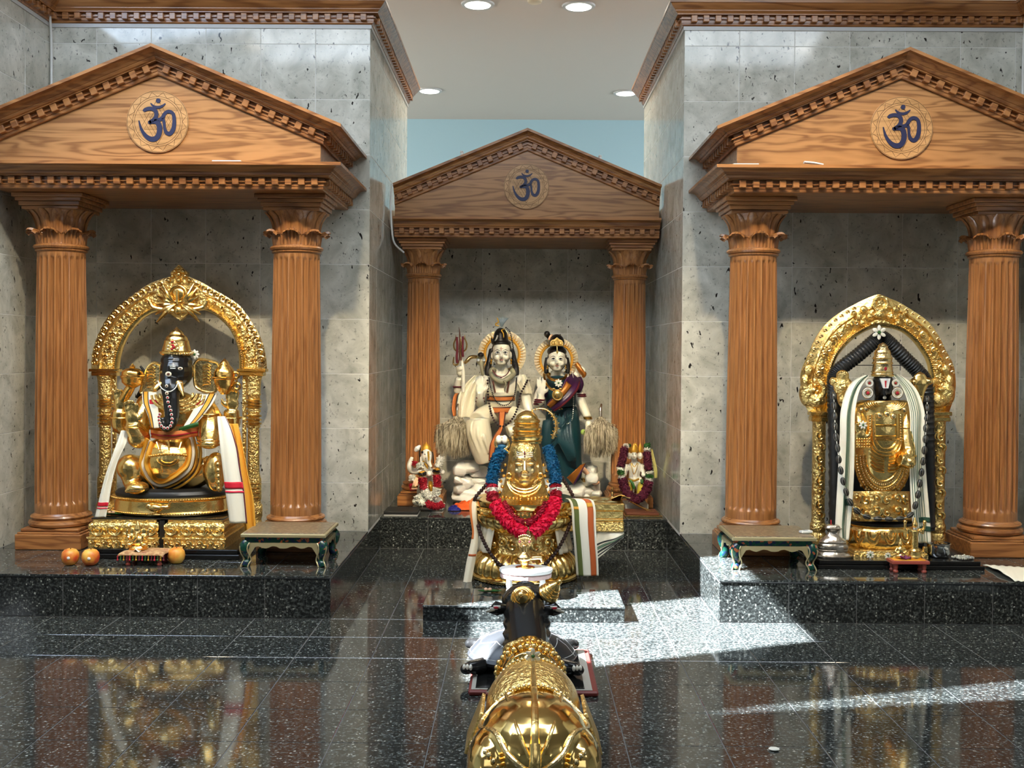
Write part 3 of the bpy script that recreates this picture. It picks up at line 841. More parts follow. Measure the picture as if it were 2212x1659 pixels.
def arch(t, outer, inner, Y, depth, mats, n=72):
    """band between two outlines (pixels), raised at its rims"""
    def res(pts, k):
        q = catmull([P(x, y, Y) for x, y in pts], 10); L = [0.0]
        for i in range(1, len(q)): L.append(L[-1]+(q[i]-q[i-1]).length)
        out = []; j = 0
        for i in range(k):
            s_ = L[-1]*i/(k-1)
            while j < len(q)-2 and L[j+1] < s_: j += 1
            out.append(q[j].lerp(q[j+1], (s_-L[j])/(L[j+1]-L[j])))
        return out
    O, I = res(outer, n), res(inner, n)
    prof = [(0.0, 0.0), (0.0, -0.6), (0.05, -0.95), (0.12, -1.0), (0.18, -0.75), (0.22, -0.45), (0.30, -0.6), (0.45, -0.8), (0.60, -0.6), (0.66, -0.9), (0.72, -0.7), (0.85, -0.45), (1.0, -0.2), (1.0, 0.0)]
    def band(j0, j1, name, mat):
        m = M(); pr = prof[j0:j1+1]
        if pr[0][1] != 0: pr = [(pr[0][0], 0.0)]+pr
        if pr[-1][1] != 0: pr = pr+[(pr[-1][0], 0.0)]
        k = len(pr); vs_ = [I[i].lerp(O[i], a)+Vector((0, depth*b, 0)) for i in range(n) for a, b in pr]
        fs = [(i*k+j, (i+1)*k+j, (i+1)*k+(j+1) % k, i*k+(j+1) % k) for i in range(n-1) for j in range(k)]
        fs += [tuple(range(k)), tuple((n-1)*k+j for j in range(k-1, -1, -1))]
        m.add(vs_, fs); return m.build(name, mat, t)
    band(0, 5, 'inner_rim', mats[0]); band(5, 10, 'scroll_band', mats[1]); band(10, 13, 'outer_band', mats[2])
    return O, I
_curl = {}
def curl_mesh(sz, mat):
    k = (round(sz, 4), mat)
    if k not in _curl:
        m = M(); q = []; rr = []
        for i in range(14):
            a = i/13; th = -0.9+a*4.6; rad = sz*(0.52-0.36*a)
            q.append(Vector((rad*math.cos(th), -sz*0.12*(1+a), rad*math.sin(th)+sz*0.1))); rr.append(sz*(0.20-0.10*a))
        m.tube(q, rr, 7); m.ell((0, -sz*0.25, sz*0.08), (sz*0.20, sz*0.16, sz*0.20), 8, 6)
        _curl[k] = m.mesh('flame_curl', mat)
    return _curl[k]
n_ = NT('cloth_green_stripe'); tc_ = n_.coord(); n_.base((0.80, 0.80, 0.66)); n_.set(Roughness=0.8)
plain('cloth_white', (0.82, 0.78, 0.64), 0.8); plain('cloth_yellow', srgb(222, 160, 50), 0.7); plain('cloth_green', srgb(95, 120, 98), 0.8)
plain('cloth_green_dark', srgb(30, 70, 55), 0.8); plain('cloth_red', srgb(205, 20, 45), 0.7); plain('cloth_orange', srgb(205, 118, 55), 0.7); plain('cloth_black', (0.02, 0.02, 0.02), 0.7)
plain('cloth_olive', srgb(90, 100, 45), 0.7); plain('cloth_rust', srgb(185, 88, 35), 0.7); plain('pink_red', srgb(240, 18, 66), 0.55); plain('petal_blue', srgb(0, 78, 118), 0.5)
plain('petal_crimson', srgb(165, 12, 38), 0.65); plain('petal_maroon', srgb(82, 8, 40), 0.75); plain('petal_white', (0.75, 0.72, 0.62), 0.6); plain('teal_silk', srgb(22, 60, 68), 0.38)
plain('purple_silk', srgb(62, 26, 62), 0.35); plain('zari', srgb(185, 115, 45), 0.35, 0.5); plain('cream_skin', (0.92, 0.87, 0.70), 0.25)
# ================================================================ left altar
za = Z(190, 690, 3.77, 5.45)
# black board and gilded rectangular plinth
xb0, xb1 = P(188, 1200, 5.19).x, P(520, 1200, 5.22).x
b = thing('black_base_board', 'low black lacquered board under the rectangular gilded plinth', 'base', ((xb0+xb1)/2, 5.5, ZP))
m = M(); m.cbox(xb0, xb1, 5.19, 5.90, ZP+0.0003, ZP+0.024, 0.003); m.build('lower_board', 'black_gloss', b, smooth=False)
m = M(); m.cbox(xb0+0.012, xb1-0.012, 5.203, 5.885, ZP+0.024, ZP+0.046, 0.003); m.build('upper_board', 'black_gloss', b, smooth=False)
zb = ZP+0.046; x0, x1 = P(193, 1190, 5.24).x, P(487, 1190, 5.24).x
pl = thing('gilded_plinth', 'rectangular embossed gold plinth with a black gap, under the elephant headed idol', 'plinth', ((x0+x1)/2, 5.45, zb))
y0, y1 = 5.225, 5.66; zt = 0.376
for i, (a, c_) in enumerate(((x0, lerp(x0, x1, 0.517)), (lerp(x0, x1, 0.553), x1))):
    m = M(); rloft(m, a, c_, y0, y1, [(0, zb), (0, zb+0.045), (-0.006, zb+0.047), (-0.006, zb+0.054), (0.004, zb+0.056)]); m.build('carved_band', 'gold_relief_fine', pl, smooth=False)
    m = M(); rloft(m, a, c_, y0, y1, [(0.006, zb+0.056), (0.003, zb+0.064), (0.006, zb+0.075), (0.012, zb+0.078), (0.006, zb+0.084), (0.0, zb+0.098), (0.001, zb+0.112), (0.010, zb+0.124), (0.016, zb+0.126), (0.016, zt)])
    o = m.build('lotus_moulding', 'gold_relief', pl)
    for k in range(11): link('band_scroll', curl_mesh(0.036, 'gold'), pl, (lerp(a, c_, (k+0.5)/11), y0-0.001, zb+0.022), (0, PI*(k % 2), 0))
    m = M(); nn = 4
    for k in range(nn):
        cx = lerp(a, c_, (k+0.5)/nn); R = (c_-a)/nn*0.36
        m.tube([Vector((cx+R*math.cos(PI+PI*q/10), y0-0.002, zb+0.088+R*0.75*math.sin(PI+PI*q/10))) for q in range(11)], 0.006, 6)
        m.tube([Vector((cx+R*0.5*math.cos(PI+1.6*PI*q/10), y0-0.002, zb+0.084+R*0.45*math.sin(PI+1.6*PI*q/10))) for q in range(11)], 0.005, 6)
    m.build('scroll_row', 'gold', pl)
m = M(); m.box(lerp(x0, x1, 0.517), lerp(x0, x1, 0.553), y0+0.012, y1, zb, zt-0.004); m.build('black_gap', 'black_matte', pl, smooth=False)
m = M(); m.cbox(x0+0.01, x1-0.01, y0+0.012, y1-0.01, zt, zt+0.006, 0.002); m.build('top_plate', 'black_gloss', pl, smooth=False)
# oval drum seat
zs_ = zt+0.0065; cx = P(369, 1090, 5.45).x; ys = 5.455; RX = 0.292; k = 0.62
dr = thing('oval_seat', 'oval banded gold drum seat with a black cushion on the gilded plinth', 'seat', (cx, ys, zs_))
lathe_thing(dr, 'drum', 'gold', (cx, ys, zs_), [(RX*0.93, 0), (RX*0.98, 0.004), (RX*1.0, 0.012), (RX*0.975, 0.020), (RX*0.965, 0.026), (RX*0.965, 0.050), (RX*0.955, 0.070), (RX*0.97, 0.074), (RX*0.995, 0.080), (RX*0.99, 0.088), (RX*0.95, 0.092)], 64, 1, k)
m = M()
for zz, rr in ((0.014, 1.012), (0.082, 1.008)):
    beadmesh(m, [Vector((cx+RX*rr*math.cos(2*PI*i/90), ys+RX*rr*k*math.sin(2*PI*i/90), zs_+zz)) for i in range(91)], 0.0055, 0.0125)
m.build('bead_rows', 'gold_deep', dr)
lathe_thing(dr, 'cushion', 'black_matte', (cx, ys, zs_), [(RX*0.945, 0.0925), (RX*0.95, 0.104), (RX*0.90, 0.118), (RX*0.7, 0.128), (0.01, 0.131)], 48, 1, k)
zo = Z(190, 690, 3.77, ys-RX*k-0.006)
m = M(); zo.ell(m, 545, 1535, 55, 34, 0.020); zo.ell(m, 615, 1530, 50, 20, 0.014); zo.ell(m, 495, 1520, 26, 22, 0.014); zo.tube(m, [(640, 1530), (660, 1500), (668, 1470)], [10, 7, 4]); zo.ell(m, 560, 1590, 40, 10, 0.012)
m.build('lion_mount', 'gold', dr, remesh=0.004)

# ---------------------------------------------------------------- seated elephant headed idol
g = thing('elephant_headed_idol', 'seated gold elephant headed idol with black face and trunk', 'statue', (cx, ys, zs_+0.13))
m = M()
za.ell(m, 690, 1130, 225, 205, 0.150, -0.03)                      # belly
za.ell(m, 720, 800, 235, 220, 0.115, 0.02)                       # chest
for sx_ in (-1, 1): za.ell(m, 715+sx_*215, 690, 105, 95, 0.075, 0.03)
za.tube(m, [(690, 1280, 0.02), (460, 1230, -0.03), (350, 1215, -0.09)], [150, 120, 108])  # left thigh
za.ell(m, 345, 1205, 108, 108, 0.075, -0.08)
za.tube(m, [(345, 1230, -0.10), (355, 1310, -0.10), (375, 1360, -0.12)], [85, 72, 62])
za.ell(m, 400, 1370, 92, 52, 0.060, -0.15)
for k_ in range(5): za.ell(m, 318+k_*34, 1398-k_*3, 19, 17, 0.014, -0.195+0.006*k_)
za.tube(m, [(720, 1290, 0.02), (900, 1250, -0.02), (1010, 1190, -0.06)], [150, 115, 90])  # right thigh, folded
za.ell(m, 1040, 1240, 92, 160, 0.060, -0.10)
for k_ in range(5): za.ell(m, 1062+k_*2, 1180+k_*50, 26, 26, 0.020, -0.155)
# front arms
za.tube(m, [(500, 700, 0.01), (430, 830, -0.05), (415, 960, -0.09)], [80, 78, 80])
za.ell(m, 415, 965, 88, 85, 0.06, -0.10)
za.tube(m, [(410, 950, -0.11), (375, 880, -0.14), (362, 840, -0.15)], [78, 66, 58])
hand(m, za.p(365, 850, -0.15), za.p(360, 800, -0.155), (-0.05, 0, 1), (1, 0, 0), za.r(250), 0.55, 1)
za.tube(m, [(940, 700, 0.01), (1000, 800, -0.05), (1000, 900, -0.10), (985, 1000, -0.13)], [85, 92, 90, 82])
za.ell(m, 990, 1010, 80, 45, 0.05, -0.14)
# rear arms
za.tube(m, [(480, 720, 0.06), (330, 860, 0.05), (262, 850, 0.02), (262, 740, 0.0)], [80, 78, 74, 60])
za.tube(m, [(950, 720, 0.06), (1090, 880, 0.05), (1165, 850, 0.02), (1170, 740, 0.0)], [80, 80, 76, 62])
hand(m, za.p(262, 750, 0.0), za.p(262, 690, -0.01), (0, 0, 1), (1, 0, 0), za.r(225), 0.6, 1)
hand(m, za.p(1175, 750, 0.0), za.p(1175, 690, -0.01), (0, 0, 1), (-1, 0, 0), za.r(235), 0.6, 1)
bd = m.build('body', 'gold', g, remesh=0.0055, sm=3)
from mathutils.bvhtree import BVHTree
bpy.context.view_layer.update()
_gb = BVHTree.FromObject(bd, bpy.context.evaluated_depsgraph_get())
def skin(x, y, off=0.008, dflt=-0.10):
    """depth offset of the idol's surface seen at crop position x, y"""
    p = za.p(x, y, -0.6); h = _gb.ray_cast(p, (p-CAM_P).normalized())
    return (h[0].y-za.Y-off) if h[0] is not None and h[0].y < za.Y+0.05 else dflt
for (x, y, w_, d) in ((262, 800, 84, 0.02), (1168, 800, 86, 0.02)):
    m = M(); m.torus(za.p(x, y, d), za.r(w_*0.93), za.r(9), 28, 8, 'z'); m.build('bangle', 'gold_deep', g)
for (x, y, d) in ((985, 770, -0.07), (985, 1020, -0.13), (985, 990, -0.125), (370, 880, -0.145)):
    m = M(); m.torus(za.p(x, y, d), za.r(88 if x > 500 else 66), za.r(8), 28, 8, 'z'); m.build('bangle', 'gold_deep', g)
m = M()                                                     # necklaces
for k_ in range(4):
    a = 120+k_*32; q = [za.p(735+a*math.cos(PI+PI*i/16), 600-(-1)*(a*0.62)*math.sin(PI*i/16)+k_*6, -0.075-0.018*math.sin(PI*i/16)-0.004*k_) for i in range(17)]
    m.tube(q, za.r(11), 7)
m.build('necklaces', 'gold_relief_fine', g)
# girdle jewellery over the belly
m = M()
q = [za.p(x, y, skin(x, y, 0.004)) for x, y in [(500+i*20, 1115-18*math.sin(PI*i/17)) for i in range(18)]]
beadmesh(m, q, za.r(11))
for (cx_, cy_, a, b_) in ((650, 1135, 90, 60), (650, 1135, 62, 40)):
    q = [za.p(cx_+a*math.cos(PI*i/14), cy_+b_*math.sin(PI*i/14), skin(cx_+a*math.cos(PI*i/14), cy_+b_*math.sin(PI*i/14), 0.003)) for i in range(15)]; m.tube(q, za.r(8), 6)
for x in (560, 660, 760):
    m.tube([za.p(x, 980+abs(x-660)*0.2, -0.16), za.p(lerp(x, 660, 0.2), 1060, -0.183)], za.r(7), 6)
m.tube([za.p(600, 1190, -0.18), za.p(598, 1250, -0.165)], za.r(7), 6)
m.build('girdle', 'gold_deep', g)
# head and trunk in black stone
m = M()
za.ell(m, 722, 420, 128, 150, 0.110, -0.05); za.ell(m, 722, 340, 124, 90, 0.10, -0.04)
za.tube(m, [(672, 470, -0.10), (672, 560, -0.145), (678, 660, -0.16), (684, 760, -0.175), (676, 835, -0.19), (640, 878, -0.195), (606, 850, -0.195), (604, 800, -0.19)], [88, 76, 66, 60, 52, 42, 33, 26])
hd = m.build('head_and_trunk', 'black_stone', g, remesh=0.004, sm=4)
m = M(); za.tube(m, [(740, 520, -0.15), (757, 570, -0.175), (776, 624, -0.19)], [32, 22, 2], cm=0, n=14); m.build('tusk', 'gold', hd)
m = M(); za.tube(m, [(590, 525, -0.15), (562, 552, -0.17), (545, 575, -0.178)], [28, 26, 20], cm=0, n=14); m.build('tusk', 'gold', hd)
m = M(); za.tube(m, [(570, 500, -0.165), (600, 560, -0.19), (660, 588, -0.205), (710, 560, -0.195), (735, 515, -0.17), (765, 515, -0.165)], 4, 6); m.build('tusk_line', 'white', hd)
def onhead(x, y): return -0.055-0.11*math.sqrt(max(0.02, 1-((x-722)/128)**2-((y-420)/150)**2))
m = M()
for k_ in range(3): m.tube([za.p(622+i*9, 374+k_*13, onhead(622+i*9, 380)-0.003) for i in range(11)], za.r(3.6), 5)
m.build('forehead_lines', 'white', hd)
for (x, y, rx, rz, d) in ((655, 445, 25, 20, None), (752, 400, 20, 13, None), (682, 308, 16, 14, None), (640, 542, 13, 13, -0.222), (642, 602, 14, 14, -0.222)):
    d = onhead(x, y)-0.004 if d is None else d
    if (x, y) == (655, 445): d -= 0.022
    m = M(); za.ell(m, x, y, rx, rz, 0.004, d); s_ = m.build('painted_spot', 'cream_cloth', hd)
    m = M(); za.ell(m, x, y, rx*0.5, rz*0.5, 0.003, d-0.003); m.build('spot_centre', 'brown', hd)
beadp = [(648, 638), (652, 674), (664, 711), (674, 742), (680, 776), (684, 810), (682, 842), (672, 868), (648, 886), (620, 885), (598, 868), (584, 844), (578, 818), (576, 792), (584, 772)]
rb_ = M(); rb_.ell((0, 0, 0), (za.r(13), 0.004, za.r(13)), 10, 6); rm1 = rb_.mesh('trunk_jewel', 'petal_white')
rb_ = M(); rb_.ell((0, 0, 0), (za.r(8), 0.004, za.r(8)), 8, 6); rm2 = rb_.mesh('trunk_ruby', 'red')
for i, (x, y) in enumerate(beadp):
    d = -0.225-0.02*min(1, i/6)
    link('trunk_jewel', rm1, hd, za.p(x, y, d)); link('trunk_ruby', rm2, hd, za.p(x, y, d-0.003))
# ears
for pts, d in (([(862, 372), (905, 326), (1010, 340), (1068, 372), (1060, 480), (1040, 585), (960, 590), (890, 562), (866, 510)], 0.0), ([(592, 372), (540, 352), (490, 388), (460, 470), (432, 560), (440, 605), (540, 592), (590, 500)], 0.0)):
    m = M(); za.plate(m, pts, d, d+0.016); e = m.build('ear', 'gold_pale', g, smooth=False)
    q = catmull([za.p(x, y, d-0.002) for x, y in pts+[pts[0]]], 3); m = M(); m.tube(q, za.r(11), 7); m.build('ear_rim', 'gold', e)
    cxx = sum(p[0] for p in pts)/len(pts); cyy = sum(p[1] for p in pts)/len(pts); m = M()
    for k_ in range(7):
        m.tube([za.p(cxx-28, cyy-80+k_*25, d-0.002), za.p(cxx+10, cyy-92+k_*25, d-0.006), za.p(cxx+34, cyy-80+k_*25, d-0.002)], za.r(9), 6)
    m.build('ear_ribs', 'gold', e)
# crown
m = M(); za.lathe(m, 722, [(292, 118), (280, 132), (262, 132), (256, 118), (225, 108), (195, 100), (175, 98), (166, 88), (150, 84), (132, 70), (126, 56), (112, 54), (98, 40), (90, 34), (82, 20), (62, 3)], -0.04, 28, 0.95)
cr = m.build('crown', 'gold', g)
m = M(); beadmesh(m, [za.p(722+132*math.cos(PI+PI*i/20), 270+12*math.sin(PI*i/20), -0.04-za.r(132)*0.97*math.sin(PI*i/20)) for i in range(21)], za.r(10)); m.build('crown_beads', 'gold_pale', cr)
m = M(); za.plate(m, [(640, 252), (650, 205), (685, 158), (722, 190), (740, 230), (732, 254)], -0.135, -0.122); pq = m.build('crown_jewel', 'gold_relief_fine', cr, smooth=False)
m = M(); [za.ell(m, x, y, 11, 10, 0.006, -0.137) for x, y in ((686, 182), (690, 210), (684, 240), (700, 225))]; m.build('crown_rubies', 'red', cr)
m = M(); [za.ell(m, x, y, 7, 7, 0.005, -0.137) for x, y in ((648, 240), (654, 215), (666, 192), (704, 185), (722, 205), (732, 235))]; m.build('crown_stones', 'petal_white', cr)
# weapons held by the rear hands
m = M(); za.lathe(m, 362, [(560, 20), (550, 40), (535, 62), (510, 84), (480, 88), (470, 96), (462, 96), (452, 86), (430, 84), (412, 70), (402, 52), (396, 20), (385, 24), (372, 12), (358, 2)], -0.03, 24)
m.tube([za.p(285, 660, -0.03), za.p(320, 600, -0.03), za.p(355, 540, -0.03)], [za.r(34), za.r(40), za.r(36)], 12)
m.build('mace', 'gold_deep', g)
m = M(); za.lathe(m, 1112, [(610, 30), (570, 60), (530, 76), (490, 86), (482, 100), (474, 100), (466, 86), (430, 84), (400, 66), (376, 44), (350, 34), (335, 18), (318, 2)], -0.03, 24)
for (x, y, r_) in ((1205, 455, 34), (1215, 545, 34), (1200, 500, 20)): m.torus(za.p(x, y, -0.03), za.r(r_*0.7), za.r(r_*0.36), 18, 8)
m.build('conch', 'gold_deep', g)
m = M(); za.tube(m, [(400, 640, 0.05), (440, 560, 0.05), (465, 480, 0.05), (455, 420, 0.05), (425, 380, 0.045)], [20, 14, 14, 12, 8]); m.build('axe_handle', 'black_matte', g)
# ---------------------------------------------------------------- cloths on the idol
c_ = thing('striped_body_cloth', 'cream and yellow striped cloth around the belly of the elephant headed idol', 'cloth', (cx, ys-0.17, zs_+0.2))
def bel(x, y): return skin(x, y, 0.010, -0.12)
U = [(498, 985), (462, 1090), (446, 1180), (478, 1260), (530, 1325), (600, 1350), (690, 1320), (770, 1270), (835, 1200), (858, 1090), (838, 965)]
for i, (off, mat, rr, nm) in enumerate(((0, 'cloth_white', 25, 'cream_edge'), (30, 'cloth_yellow', 15, 'yellow_fold'), (52, 'cloth_black', 7, 'black_line'), (64, 'cloth_yellow', 10, 'yellow_fold'), (-30, 'cloth_yellow', 24, 'yellow_fold'))):
    pts = []
    for j, (x, y) in enumerate(U):
        dx, dy = x-672, y-1140; L_ = math.hypot(dx, dy); wgt = (0.35 if (x < 560 and off > 0) else 1.0)
        xx, yy = x+dx/L_*off*wgt, y+dy/L_*off*wgt; pts.append((xx, yy, min(bel(xx, yy), bel(x, y)+0.02)))
    m = M(); za.tube(m, pts, rr, 8, 5, flat=0.6); m.build(nm, mat, c_)
m = M(); q = [za.p(x, y, d) for x, y, d in ((515, 930, -0.08), (600, 945, -0.155), (700, 945, -0.172), (800, 930, -0.155), (900, 915, -0.09))]
fnb = drape(q, [za.r(66)]*5, 0.003, 2, (0, 0, 1)); sheet(fnb, 'waist_band', 'cloth_orange', c_, nv=20)
sheet(fnb, 'waist_band_line', 'red', c_, u=(0.42, 0.58), nv=20, off=0.004); sheet(fnb, 'waist_band_edge', 'cloth_rust', c_, u=(0.0, 0.16), nv=20, off=0.004)
q = [za.p(x, y, -0.165) for x, y in ((740, 900), (800, 880), (860, 862), (900, 850))]; sheet(drape(q, [za.r(20), za.r(34), za.r(34), za.r(30)], 0.002, 2, (0, 0, 1)), 'green_fold', 'green', c_, nv=10)
for pts, ws in (([(500, 590, 0.0), (505, 680, -0.085), (530, 780, -0.125), (545, 885, -0.15)], (120, 120, 90, 60)), ([(985, 605, 0.0), (945, 690, -0.09), (880, 790, -0.13), (815, 870, -0.155)], (150, 130, 105, 70))):
    fn = drape([za.p(*t) for t in pts], [za.r(v) for v in ws], 0.004, 2)
    sheet(fn, 'shoulder_fold', 'cloth_white', c_, nv=18)
    a, b_ = (0.10, 0.42) if pts[0][0] < 700 else (0.55, 0.85)
    sheet(fn, 'yellow_stripe', 'cloth_yellow', c_, (a, b_), nv=18, off=0.003)
    for e in (a, b_): sheet(fn, 'black_stripe', 'cloth_black', c_, (e-0.03, e+0.03), nu=2, nv=18, off=0.004)
    sheet(fn, 'red_bar', 'cloth_red', c_, (0.5, 1.0) if a < 0.2 else (0.0, 0.45), (0.25, 0.36), nu=4, nv=4, off=0.003)
for nm, pts, ws, vr in (('narrow cream shawl end with a red bar, left of the elephant headed idol', [(300, 905, -0.13), (270, 1010, -0.16), (215, 1140, -0.18), (165, 1300, -0.19), (125, 1490, -0.20), (100, 1610, -0.20)], (55, 75, 60, 66, 84, 90), (0.80, 0.84)),
                        ('wide cream shawl end with dark red edge, right of the elephant headed idol', [(1085, 790, -0.13), (1115, 900, -0.17), (1145, 1050, -0.20), (1165, 1200, -0.215), (1195, 1400, -0.225), (1225, 1660, -0.23)], (60, 105, 135, 140, 150, 140), (0.73, 0.78))):
    t_ = thing('shawl_end', nm, 'cloth', za.p(pts[-1][0], pts[-1][1], pts[-1][2]), 'shawl ends of the left idol')
    fn = drape([za.p(*t) for t in pts], [za.r(v) for v in ws], 0.006, 2.5)
    sheet(fn, 'cloth', 'cloth_white', t_, nv=40)
    sheet(fn, 'red_bar', 'cloth_red', t_, v=vr, nv=4, off=0.003)
    sheet(fn, 'thin_red_bar', 'pink_red', t_, v=(vr[1]+0.018, vr[1]+0.028), nv=2, off=0.003)
    if 'right' in nm:
        sheet(fn, 'dark_edge', 'dark_red', t_, (0.94, 1.0), nu=2, nv=40, off=0.003)
        fn2 = drape([za.p(x+100, y+60, d+0.03) for x, y, d in pts[:]], [za.r(70), za.r(60), za.r(60), za.r(80), za.r(110), za.r(90)], 0.01, 3)
        sheet(fn2, 'yellow_underfold', 'cloth_yellow', t_, nv=40)
# ---------------------------------------------------------------- gilded arch behind the idol
YA = 5.80
ar = thing('gilded_arch', 'tall gilded arch with flame curls and a peaked lotus crest behind the elephant headed idol', 'arch', (P(388, 1110, YA).x, YA, ZP+0.046))
O1 = [(198, 798), (200, 765), (207, 738), (219, 710), (235, 683), (254, 663), (276, 646), (300, 628), (325, 612), (360, 600), (388, 596), (412, 599), (440, 612), (467, 628), (492, 642), (516, 658), (534, 680), (549, 703), (561, 724), (569, 744), (575, 772), (577, 798)]
I1 = [(258, 798), (262, 770), (270, 745), (283, 720), (302, 697), (322, 681), (345, 673), (368, 679), (389, 690), (412, 679), (436, 671), (458, 676), (480, 692), (497, 710), (508, 730), (515, 752), (518, 775), (518, 798)]
Oo, Ii = arch(ar, O1, I1, YA, 0.030, ('gold', 'gold_relief', 'gold_pale'), 80)
m = M(); beadmesh(m, [p+Vector((0, -0.032, 0)) for p in [a.lerp(b_, 0.14) for a, b_ in zip(Ii, Oo)]], 0.0045, 0.012); m.build('rope_beads', 'gold_deep', ar)
ctr = P(388, 790, YA)
for i in range(2, 78, 2):
    if 36 <= i <= 42: continue
    p = Ii[i].lerp(Oo[i], 0.84)+Vector((0, -0.014, 0)); nrm = (Oo[i]-Ii[i]); a = math.atan2(nrm.x, nrm.z)
    o = link('flame_curl', curl_mesh(0.036, 'gold'), ar, p, (0, a, 0))
    if i > 40: o.scale = (-1, 1, 1)
for i in range(4, 77, 4):
    if 32 <= i <= 46: continue
    p = Ii[i].lerp(Oo[i], 0.46)+Vector((0, -0.022, 0)); nrm = (Oo[i]-Ii[i]); a = math.atan2(nrm.x, nrm.z)
    link('scroll', curl_mesh(0.028, 'gold_deep'), ar, p, (0, a+PI*(i % 8 == 0), 0))
zc_ = Z(180, 560, 4.88, YA)
m = M(); zc_.plate(m, [(1005, 58), (1040, 95), (1095, 140), (1092, 185), (1135, 205), (1180, 260), (1240, 330), (1300, 400), (1320, 520), (1200, 540), (1110, 560), (1020, 645), (915, 565), (830, 535), (700, 520), (730, 400), (800, 320), (850, 260), (880, 205), (925, 180), (920, 140), (965, 95)], -0.040, 0.0)
crest = m.build('crest', 'gold_relief', ar, smooth=False)
m = M()
for (x, y, r_) in ((1005, 95, 20), (965, 130, 24), (1050, 130, 24), (940, 180, 24), (1075, 178, 24), (1005, 160, 30), (900, 225, 26), (1115, 225, 26), (1005, 225, 30)): zc_.ell(m, x, y, r_, r_, 0.016, -0.045)
m.torus(zc_.p(1000, 365, -0.048), zc_.r(85), zc_.r(12), 32, 8); zc_.ell(m, 1000, 365, 70, 72, 0.012, -0.042)
m.tube([zc_.p(985, 330, -0.058), zc_.p(990, 470, -0.062)], [zc_.r(22), zc_.r(14)], 10)
for s_ in (-1, 1):
    for k_ in range(6):
        a = 0.15+k_*0.36; x2, y2 = 1000+s_*(150+90*math.sin(a*1.1))*1.0, 470-240*math.cos(a*1.25)*0.9+k_*6
        q = catmull([zc_.p(1000+s_*30, 470, -0.05), zc_.p(lerp(1000, x2, 0.55), lerp(480, y2, 0.4), -0.066), zc_.p(x2, y2, -0.048)], 5)
        m.tube(q, interp([zc_.r(10), zc_.r(26), zc_.r(7)], len(q)), 8)
    m.tube(catmull([zc_.p(1000+s_*40, 545, -0.05), zc_.p(1000+s_*150, 530, -0.06), zc_.p(1000+s_*260, 505, -0.055), zc_.p(1000+s_*300, 440, -0.05)], 5), zc_.r(22), 8)
zc_.ell(m, 1000, 540, 50, 55, 0.02, -0.05); m.build('crest_leaves', 'gold', crest)
for sx_, xs in ((-1, (229, 198, 262)), (1, (549, 516, 578))):
    xc_, xa, xb = xs; w_ = S(YA)
    m = M(); xA, xB = P(xa, 800, YA).x, P(xb, 800, YA).x; zA = P(xc_, 798, YA).z; X = P(xc_, 950, YA).x
    m.cbox(xA, xB, YA-0.045, YA+0.02, zA-0.012, zA+0.004, 0.003); m.cbox(xA+0.012, xB-0.012, YA-0.04, YA+0.018, zA-0.034, zA-0.012, 0.003); m.build('capital', 'gold', ar, smooth=False)
    zbot = ZP+0.0462; H = zA-0.034-zbot
    prof = [(0.044, 0), (0.048, 0.02*H), (0.044, 0.05*H), (0.040, 0.07*H), (0.046, 0.09*H), (0.046, 0.16*H), (0.040, 0.17*H), (0.036, 0.19*H), (0.040, 0.2*H), (0.040, 0.33*H), (0.034, 0.35*H), (0.031, 0.37*H), (0.029, 0.66*H), (0.034, 0.665*H), (0.034, 0.675*H), (0.029, 0.68*H), (0.030, 0.76*H), (0.036, 0.765*H), (0.036, 0.78*H), (0.031, 0.785*H), (0.033, 0.87*H), (0.038, 0.88*H), (0.034, 0.89*H), (0.038, 0.97*H), (0.044, H)]
    m = M(); m.lathe((X, YA-0.012, zbot), prof, 24, 1.05, 0.7); m.build('post', 'gold_relief_fine', ar)
    m = M(); m.torus((0, 0, 0), 0.036*1.05, 0.0055, 24, 6, 'z', 1, 0.68); rm_ = m.mesh('post_ring', 'gold')
    for u in (0.21, 0.24, 0.27, 0.30, 0.69, 0.715, 0.74, 0.80, 0.82, 0.84): link('post_ring', rm_, ar, (X, YA-0.012, zbot+u*H))
    xi = X-sx_*0.050
    m = M(); m.cbox(xi-0.010, xi+0.010, YA-0.018, YA, zbot, zA-0.034, 0.002); m.build('inner_strip', 'gold_relief', ar, smooth=False)

fl = thing('white_blossom', 'white blossom behind the right ear of the elephant headed idol', 'flower', za.p(868, 285, -0.02)); 
def _bl(parent, c0, R, np_):
    m = M(); m.ell((0, 0, R*0.62), (R*0.26, R*0.10, R*0.42), 8, 6); pm = m.mesh('petal', 'petal_white')
    for k_ in range(np_): link('petal', pm, parent, c0, (0, 2*PI*k_/np_, 0))
    m = M(); m.ell(Vector(c0)+Vector((0, -R*0.12, 0)), R*0.24, 10, 6); m.build('flower_centre', 'green', parent)
_bl(fl, za.p(868, 285, -0.03), 0.024, 8)
# ================================================================ right altar
YR = 5.33
zr = Z(1720, 780, 3.77, YR); zq = Z(1700, 620, 5.185, YR)
tx0, tx1 = P(1765, 1230, 5.10).x, P(2126, 1230, 5.10).x
tr = thing('black_tray', 'wide black lacquered board carrying the standing black faced golden idol', 'base', ((tx0+tx1)/2, 5.35, ZP))
m = M(); m.cbox(tx0, tx1, 5.09, 5.68, ZP+0.0003, ZP+0.020, 0.003); m.build('lower_board', 'black_gloss', tr, smooth=False)
m = M(); m.cbox(tx0+0.010, tx1-0.014, 5.102, 5.67, ZP+0.020, ZP+0.040, 0.003); m.build('upper_board', 'black_gloss', tr, smooth=False)
ZT = ZP+0.0403
